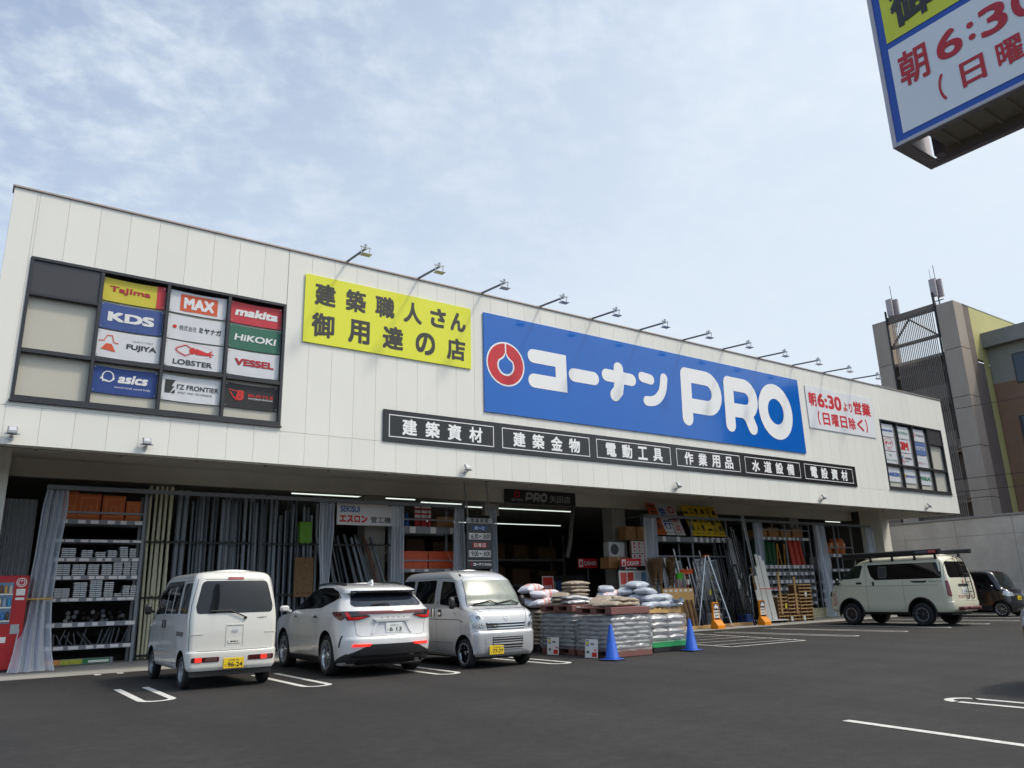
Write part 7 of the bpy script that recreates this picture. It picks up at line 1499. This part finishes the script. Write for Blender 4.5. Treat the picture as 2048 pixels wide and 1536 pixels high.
for k in (0, 2, 6, 10, 13):
    x, y, z, rz = SB[k]
    if ear is None:
        rows = [[(.05 * i, (.02 + .05 * i) * math.cos(a), .02 * (1 - i * .2) * math.sin(a) + .02 * i * math.sin(2 * a)) for a in [2 * PI * j / 12 for j in range(12)]] for i in range(4)]; ear = MB().grid(rows, closed=True).build('bag_tie', M_sand, None, smooth=70); o = ear
    else: o = ear.copy(); COL.objects.link(o)
    o.location = (x + .26 * math.cos(rz + PI), y + .26 * math.sin(rz + PI), z + .10); o.rotation_euler = (0, -.5, rz + PI); tag(o, 'gathered tied end of a sandbag on the wooden pallet', 'bag tie', 'tied ends of the sandbags')
# bags lying on pallet A top
for k, (x, y, z, rz, rx, ry) in enumerate(((12.05, -4.0, 1.04, .2, 0, -.05), (12.35, -4.25, 1.04, -.1, 0, 0), (12.40, -4.22, 1.13, .1, 0, .03), (12.1, -3.75, 1.13, .4, .1, -.30))): bag('brown', x, y, z, .62, .40, .10, rz, ['brown paper bag flat on the front brown pallet, left', 'brown paper bag flat on the front brown pallet, right', 'brown paper bag on top of another on the front brown pallet', 'brown paper bag tilted against the sandbags'][k], None, rx, ry, k)
for k, (x, y, z, rz, rx, ry, lab) in enumerate(((12.72, -3.95, 1.04, 1.3, 0, .04, 'brown paper bag lying crosswise against the sandbag heap'), (11.9, -4.35, 1.04, .5, 0, 0, 'brown paper bag at the front corner of the front brown pallet'), (12.6, -3.7, 1.15, .2, .05, .12, 'brown paper bag slumped on the crosswise bag'))): bag('brown', x, y, z, .60, .42, .12, rz, lab, None, rx, ry, k + 1)
for k, (x, y, z, rz) in enumerate(((13.05, -3.05, 1.02, .5), (13.1, -3.0, 1.17, .9))): bag('white', x, y, z, .60, .42, .17, rz, ['white striped sack between the two pallet tops, lower one', 'white striped sack between the two pallet tops, upper one'][k], None, .05, -.08, k + 2)
# B top: brown stack, blue printed bag, silver bags
for l in range(6): bag('brown', 12.45 + rb.uniform(-.03, .03), -2.45 + rb.uniform(-.03, .03), 1.095 + l * .088, .62, .40, .10, rb.uniform(-.12, .12), 'brown paper cement bag in the neat stack on the second pallet', 'brown bags in the neat stack', seed=l)
for l in range(3): bag('brown', 11.92 + rb.uniform(-.05, .05), -2.5, 1.095 + l * .088, .60, .40, .10, .8 + rb.uniform(-.2, .2), 'brown paper bag in the loose stack left of the neat one', 'brown bags in the loose stack', ry=-.1, seed=l + 2)
b = bag('silver', 11.95, -3.05, 1.095, .62, .42, .11, -.2, 'silver bag with blue print at the front of the second pallet', None, seed=1); b = bag('silver', 11.98, -3.0, 1.20, .60, .40, .10, -.35, 'silver bag with blue lettering lying on another', None, 0, .05, 2)
bag('silver', 12.45, -3.12, 1.095, .66, .40, .09, .05, 'flat silver bag at the front right of the second pallet', None, seed=3)
# D, E: stacks further back
pallet(12.2, -1.42, .004, 1.1, 1.1, .14, M_palk, 'black pallet under the white striped sacks')
load('brown', 12.2, -1.42, .145, 9, 1.05, 1.05, .098, 'brown paper bag in the big stack beside the silver van', 'brown bags in the big stack')
for k, (x, y, z, rz) in enumerate(((11.95, -1.7, 1.05, .2), (12.4, -1.65, 1.05, -.3), (11.9, -1.25, 1.06, 1.3), (12.35, -1.2, 1.06, .1), (12.0, -1.55, 1.24, .7), (12.3, -1.4, 1.25, -.2), (11.9, -1.35, 1.40, .25), (12.5, -1.15, 1.24, .2))): bag('white', x, y, z, .62, .42, .20, rz, 'white sack with pale orange stripes heaped beside the silver van', 'white striped sacks', rb.uniform(-.15, .15), rb.uniform(-.2, .15), k)
pallet(13.55, -2.3, .004, 1.1, 1.1, .14, M_palk, 'black pallet behind the green pallet')
load('silver', 13.55, -2.3, .145, 8, 1.05, 1.05, .105, 'grey bag in the stack behind the green pallet', 'grey bags in the stack behind the green pallet')
for k, (x, y, z, rz) in enumerate(((13.3, -2.6, 1.02, .9), (13.3, -2.55, 1.18, .8), (13.75, -2.7, 1.02, .1), (13.35, -2.55, 1.33, .9))): bag('sand', x, y, z, .54, .40, .19, rz, 'silvery sandbag in the small pile between brown and white bags', 'silvery bags in the small pile', seed=k)
for k, (x, y, z, rz) in enumerate(((13.85, -2.2, 1.02, .1), (13.8, -2.25, 1.20, .2), (13.3, -2.0, 1.02, .5))): bag('white', x, y, z, .66, .46, .21, rz, 'white sack right of the small silvery pile', 'white sacks right of the silvery pile', seed=k + 1)
# price boards on the ground
for k, (x, y, lab) in enumerate(((11.40, -2.80, 'white price board leaning on the second wrapped load'), (11.36, -4.20, 'white price board leaning on the pallet by the blue cone'))):
    t = thing('price_board', lab, 'price board', (x, y, .004), math.radians(-72)); t.rotation_euler = (-.10, 0, math.radians(-78)); mb = MB(); mb.box(-.17, .17, -.008, 0, 0, .38); mb.build('panel', M_paper, t)
    fr = front(0, 0, -.011)
    for m_, rc in ((M_bp, (-.15, .24, -.07, .36)), (M_yelcard, (-.14, .26, -.08, .34)), (M_lg, (-.02, .26, .08, .30)), (M_gk, (-.12, .09, -.06, .14)), (M_nr, (.02, .02, .15, .11)), (M_nr, (.08, .14, .14, .17))):
        mb = MB(); rect(mb, *rc, fr, .0 if m_ is not M_yelcard else .002); flat('print', mb, m_, t)
# blue cones
def cone():
    t = thing('traffic_cone', 'x', 'cone', (0, 0, 0), 0, 'blue cones beside the bags'); M_c = mat('blue cone', lin(30, 92, 196), .5, var=.12, vs=7)
    mb = MB(); mb.lathe([(.15, .035), (.142, .07), (.138, .075), (.032, .69), (.026, .705), (.02, .705), (.02, .69)], 30); mb.build('cone_body', M_c, t, smooth=35)
    mb = MB(); mb.prism(rp([(-.19, -.19), (.19, -.19), (.19, .19), (-.19, .19)], .04), .006, .036, 'z'); mb.build('base', M_c, t, bevel=.004)
    mb = MB(); mb.prism(rp([(-.21, -.21), (.21, -.21), (.21, .21), (-.21, .21)], .05), .004, .03, 'z')
    mb.build('weight_ring', mat('cone weight', lin(40, 44, 52), .7), t); return t
c0 = cone(); c0.location = (11.22, -5.02, .0); c0.rotation_euler = (0, 0, .3); c0['label'] = 'blue traffic cone in front of the nearest wrapped pallet'
dup(c0, (14.02, -4.62, 0), (0, 0, .1), 'blue traffic cone right of the green pallet')
# orange loading bay stands
def stand():
    t = thing('sign_stand', 'x', 'sign stand', (0, 0, 0), 0, 'orange loading bay stands'); M_o = mat('orange stand', lin(232, 142, 24), .4, var=.05)
    mb = MB(); mb.prism(rp([(-.17, .22), (.17, .22), (.155, .90), (-.155, .90)], [.01, .01, .06, .06]), -.06, .02); mb.prism([(-.24, 0), (-.24, .12), (-.07, .30), (.03, .30), (.12, .0)], -.19, .19, 'x'); mb.build('body', M_o, t, bevel=.012, bseg=2)
    mb = MB(); rect(mb, -.13, .62, .13, .86, front(0, 0, -.062)); rect(mb, -.13, .31, .13, .37, front(0, 0, -.062)); flat('dark_field', mb, mat('stand dark', lin(44, 44, 50), .4), t); mb = MB(); rect(mb, -.13, .37, .13, .62, front(0, 0, -.0622)); flat('white_field', mb, M_paper, t)
    fr = front(0, 0, -.065); mb = MB(); rect(mb, -.10, .70, .04, .76, fr); rect(mb, .045, .70, .10, .78, fr); rect(mb, -.06, .76, .0, .82, fr); disc(mb, -.06, .69, .025, fr, .001, 14); disc(mb, .07, .69, .025, fr, .001, 14); rect(mb, .02, .78, .05, .83, fr, .0015); flat('truck_mark', mb, M_txtw, t)
    mb = MB(); spaced(mb, '積込専用', -.115, .52, .115, .585, .05, fr, .03); spaced(mb, '駐車場', -.085, .41, .085, .475, .05, fr, .03); flat('lettering', mb, M_txtk, t)
    mb = MB(); rect(mb, -.03, .875, .03, .885, front(0, 0, -.062)); flat('grip_slot', mb, M_black, t); return t
s0 = stand(); at(s0, (22.05, 1.55, .012)); s0['label'] = 'orange sign stand before the aluminium step ladder'
dup(s0, (25.0, 1.85, .012), (0, 0, 0), 'orange sign stand before the white planks')
o = MB().add([(0, 0, .01), (.5, .1, .012), (.42, .02, .35), (.06, .0, .33)], [(0, 1, 2, 3)]).build('white_sheet', M_paper, None, normals=False); o.location = (32.4, 2.4, .01); tag(o, 'crumpled white sheet on the ground by the cream van front wheel', 'sheet')
# ------------------------------------------------------------------ pylon sign at the upper right
t = thing('pylon_sign', 'tall blue framed shop sign overhead with yellow and white fields', 'pylon sign', (5.0, -15.24, 0), math.radians(-90))
W_ = 3.1; Z0, Z1 = 4.31, 8.3; TH = .51
M_bl2 = mat('sign blue', lin(22, 84, 180), .3, var=.02)
mb = MB(); mb.box(.03, W_ - .03, -.0, .012, Z0 + .03, Z1); mb.build('face', M_bl2, t)
M_fr = mat('sign frame alu', lin(196, 190, 196), .4, var=.04)
mb = MB(); mb.box(0, .03, -.012, TH, Z0 + .0, Z1); mb.box(W_ - .03, W_, -.012, TH, Z0, Z1); mb.box(.03, W_ - .03, -.012, .045, Z0, Z0 + .03); mb.box(.03, W_ - .03, TH - .05, TH, Z0, Z0 + .05); mb.box(.03, .09, .045, TH - .05, Z0, Z0 + .02); mb.box(.0, W_, -.012, TH, Z1, Z1 + .04); mb.build('frame', M_fr, t, bevel=.004)
mb = MB(); mb.box(.165, W_ - .05, .05, TH - .055, Z0 + .085, Z0 + .10)
for k in range(20): mb.box(.25 + k * .14, .262 + k * .14, .052, TH - .057, Z0 + .062, Z0 + .0848)
mb.box(.09, W_ - .05, TH - .05, TH - .03, Z0 + .05, Z1 - .02)
mb.build('ribbed_base', mat('ribbed lining', lin(196, 190, 174), .6, var=.06), t)
mb = MB(); mb.box(.10, .16, .37, .43, Z0 + .02, Z1); mb.build('inner_bracing', M_fr, t)
def py(u, v, d): return (u, -.004 - d, v)
mb = MB(); rect(mb, .085, 4.39, W_ - .08, 5.075, py, 0); flat('white_field', mb, mat('sign white film', lin(240, 240, 242), .35, var=.02), t)
mb = MB(); rect(mb, .085, 5.125, W_ - .08, 6.15, py, 0); flat('yellow_field', mb, mat('yellow film', lin(226, 228, 40)), t)
mb = MB(); text(mb, '朝', .135, 4.715, .335, 4.99, py, .022, d=.003)
for ch, a_, b_ in (('6', .395, .562), ('3', .675, .840), ('0', .868, 1.035)): text(mb, ch, a_, 4.755, b_, 4.965, py, .02, d=.003)
disc(mb, .622, 4.905, .022, py, .003, 18); disc(mb, .622, 4.815, .022, py, .003, 18); text(mb, 'より', 1.10, 4.74, 1.42, 4.92, py, .02, d=.003); text(mb, '営業', 1.50, 4.71, 2.02, 4.985, py, .022, d=.003)
text(mb, '（', .365, 4.475, .405, 4.675, py, .02, d=.003); spaced(mb, '日曜日除く', .51, 4.49, 1.55, 4.672, .15, py, .022, .003); text(mb, '）', 1.64, 4.475, 1.68, 4.675, py, .02, d=.003); flat('red_lettering', mb, M_txtr, t)
mb = MB(); spaced(mb, '御用達の店', .15, 5.19, 2.8, 5.55, .30, py, .04, .003); spaced(mb, '建築職人さん', .15, 5.68, 2.85, 6.06, .32, py, .04, .003); flat('black_lettering', mb, M_txtk, t)
mb = MB(); frb = lambda u, v, d: py(.75 + u, 6.85 + v, .003 + d); konan(mb, frb, 0, 0, .27); pro_letters(mb, frb, .1, .45, .3); flat('shop_lettering', mb, M_txtw, t)
mb = MB(); mb.cyl((1.7, .25, 0), (1.7, .25, Z0 + .45), .11, 20); mb.box(1.45, 1.95, 0, .5, 0, .03); mb.build('post', M_greysteel, t, smooth=40)

# ------------------------------------------------------------------ concrete wall on the right
t = thing('concrete_wall', 'long grey concrete panel wall beyond the right end of the store', 'wall', (44, 0, 0))
M_wall = mat('wall concrete', lin(194, 188, 180), .88, var=.16, vs=.8, bump=.3, bs=14)
ys = [6.2 + 2.87 * k for k in range(3, -14, -1)]
mb = MB()
for a, b in zip(ys, ys[1:]):
    for z0, z1 in ((0, 1.35), (1.365, 3.72), (3.735, 4.62)): mb.box(0, .3, b + .008, a - .008, z0, z1)
mb.build('panels', M_wall, t, bevel=.008)
MB().box(.03, .27, ys[-1], ys[0], 0, 4.6).build('core', M_core, t)
mb = MB(); mb.box(-.05, .36, ys[-1], ys[0], 4.625, 4.74); mb.build('coping', mat('coping concrete', lin(140, 138, 136), .85, var=.14, vs=1.2), t, bevel=.01)
mb = MB(); mb.box(-.10, -.01, -.20, .0, 0, 3.75); mb.build('downpipe', mat('pale pipe', lin(190, 186, 180), .5), t)
# ------------------------------------------------------------------ tower block behind
t = thing('tower_building', 'brown concrete tower with louvred front, yellow side and a long wing', 'building', (50, 3.86, 0))
M_tc = mat('tower concrete', lin(158, 148, 138), .85, var=.12, vs=.7, bump=.2, bs=8, stretch=(1, 1, .3)); M_td = mat('tower brown', lin(112, 102, 96), .85, var=.12, vs=.8); M_ty = mat('tower yellow', lin(182, 176, 118), .7, var=.06, vs=.6); M_tb = mat('wing brown', lin(132, 104, 86), .85, var=.10, vs=1.2)
HT = 18.87
for y0, y1 in ((0, 1.09), (4.5, 5.5)):
    mb = MB()
    for k in range(6): z0, z1 = 3.15 * k, min(HT, 3.15 * (k + 1)) - .03; mb.box(0, 1.2, y0, y1, z0, z1 if k < 5 else HT)
    mb.build('pier', M_tc, t, bevel=.01)
mb = MB(); mb.box(1.201, 1.95, 0.001, 5.6, 0, 15.9); mb.box(1.201, 1.95, .001, 1.088, 15.9, HT - .01); mb.box(1.95, 9.2, .02, 5.6, 0, 15.0); mb.build('core_wall', M_td, t)
mb = MB(); mb.box(1.96, 9.1, -.005, .25, 15.2, HT - .06); mb.box(2.75, 3.48, -.004, .019, 0, 15.2); mb.build('yellow_panel', M_ty, t)
mb = MB(); mb.box(1.2, 9.2, -.03, .0, HT - .06, HT); mb.build('parapet_cap', M_galv, t)
lv_ = MB()
for k in range(24): y = 1.36 + k * .118; lv_.box(-.03, .03, y, y + .035, 0, HT - .12)
lv_.build('louvre_slats', mat('louvre brown', lin(132, 124, 118), .6), t)
lv_ = MB()
for z in (3.2, 6.3, 9.4, 12.5, 14.6, 16.75, 18.55): lv_.box(.065, .20, 1.1, 4.5, z, z + (.5 if z > 18 else .22))
lv_.bar((.14, 1.3, 16.9), (.14, 3.0, 18.5), .10, .10); lv_.bar((.14, 4.4, 16.9), (.14, 3.0, 18.5), .10, .10); lv_.build('louvre_rail', M_td, t)
for k in range(5): MB().box(.9, 1.19, 1.1, 4.5, 3.15 * k + .2, 3.15 * k + 1.25).build('stair_parapet', M_tc, t); MB().box(.25, 1.2, 1.1, 4.5, 3.15 * k + 2.95, 3.15 * k + 3.14).build('landing', M_tc, t)
for y_, z_ in ((1.16, HT + .9), (4.42, HT + .6)): MB().bar((-.02, y_, 10.0), (-.02, y_, z_), .10, .10).build('cable_riser', M_black, t)
# wing
wx = 3.5
mb = MB(); mb.box(wx, 16, -30, -.02, 0, 13.7); mb.build('wing_wall', M_tb, t); mb = MB(); mb.box(wx + .0, 16, -30, -.02, 13.7, 16.1); mb.build('upper_wall', mat('wing grey', lin(138, 138, 132), .85, var=.10, vs=.8), t)
mb = MB(); mb.box(wx - .55, 16, -30, .35, 16.1, 17.1); mb.build('eave', mat('eave grey', lin(128, 128, 126), .8, var=.12, vs=1), t, bevel=.02)
for k, (y, z, w, h) in enumerate(((-2.9, 13.45, 1.5, 1.95), (-6.2, 13.45, 1.5, 1.95), (-2.4, 9.6, 1.3, 1.8), (-6.2, 9.6, 1.3, 1.8))):
    mb = MB(); mb.box(wx - .06, wx - .002, y, y + w, z, z + h); f = mb.build('window', M_dark, t); mb = MB(); mb.box(wx - .07, wx - .061, y + .08, y + w - .08, z + .08, z + h - .08); mb.build('pane', mat('far glass', lin(60, 68, 80), .05, var=0), f)
mb = MB(); mb.box(0, 6, 5.65, 9.5, 0, 14.3); mb.build('annex', M_td, t); mb = MB(); mb.box(-.3, 6, 5.66, 9.8, 14.31, 14.55); mb.build('annex_roof', M_tc, t)
def antenna(y, z0, z1, panels, lab, sw=True):
    t = thing('antenna_mast', lab, 'antenna', (50.4 if panels else 53.0, y, z0)); MB().cyl((0, 0, 0), (0, 0, z1 - z0), .05 if panels else .035, 8, .04 if panels else .012).build('pole', mat('mast grey', lin(88, 90, 96), .5), t)
    if panels:
        for k, (a, b) in enumerate(((-.22, .12), (.16, -.10))): mb = MB(); mb.box(a - .10, a + .10, b - .20, b + .20, z1 - z0 - 1.35, z1 - z0 - .1); mb.build('antenna_panel', mat('panel pinkish', lin(176, 166, 168), .5), t, bevel=.03)
        mb = MB(); mb.cyl((0, 0, z1 - z0), (0, 0, z1 - z0 + .9), .02, 6); mb.bar((-.2, .1, z1 - z0 - .7), (.2, -.1, z1 - z0 - .7), .05, .05); mb.bar((0, -.3, z1 - z0 - 1.6), (0, .3, z1 - z0 - 1.6), .05, .05); mb.build('bracket', M_black, t)
antenna(7.9, 18.3, 20.45, True, 'left antenna mast with one pale panel on the tower'); antenna(6.3, 17.6, 22.6, False, 'tall thin antenna pole between the two masts'); antenna(4.85, 18.3, 20.85, True, 'right antenna mast with two pale panels on the tower')
# cables crossing before the tower
for k, (z, s_) in enumerate(((6.2, .5), (6.9, .55), (10.9, .7))):
    pts = [(46.2, 14 - 44 * i / 24, z + s_ * ((2 * i / 24 - 1) ** 2) * 1.0) for i in range(25)]; o = MB().tube(pts, .018, 5).build('overhead_cable', M_black, None); tag(o, ['lowest thin cable crossing in front of the tower', 'middle thin cable crossing in front of the tower', 'highest thin cable crossing in front of the tower'][k], 'cable')
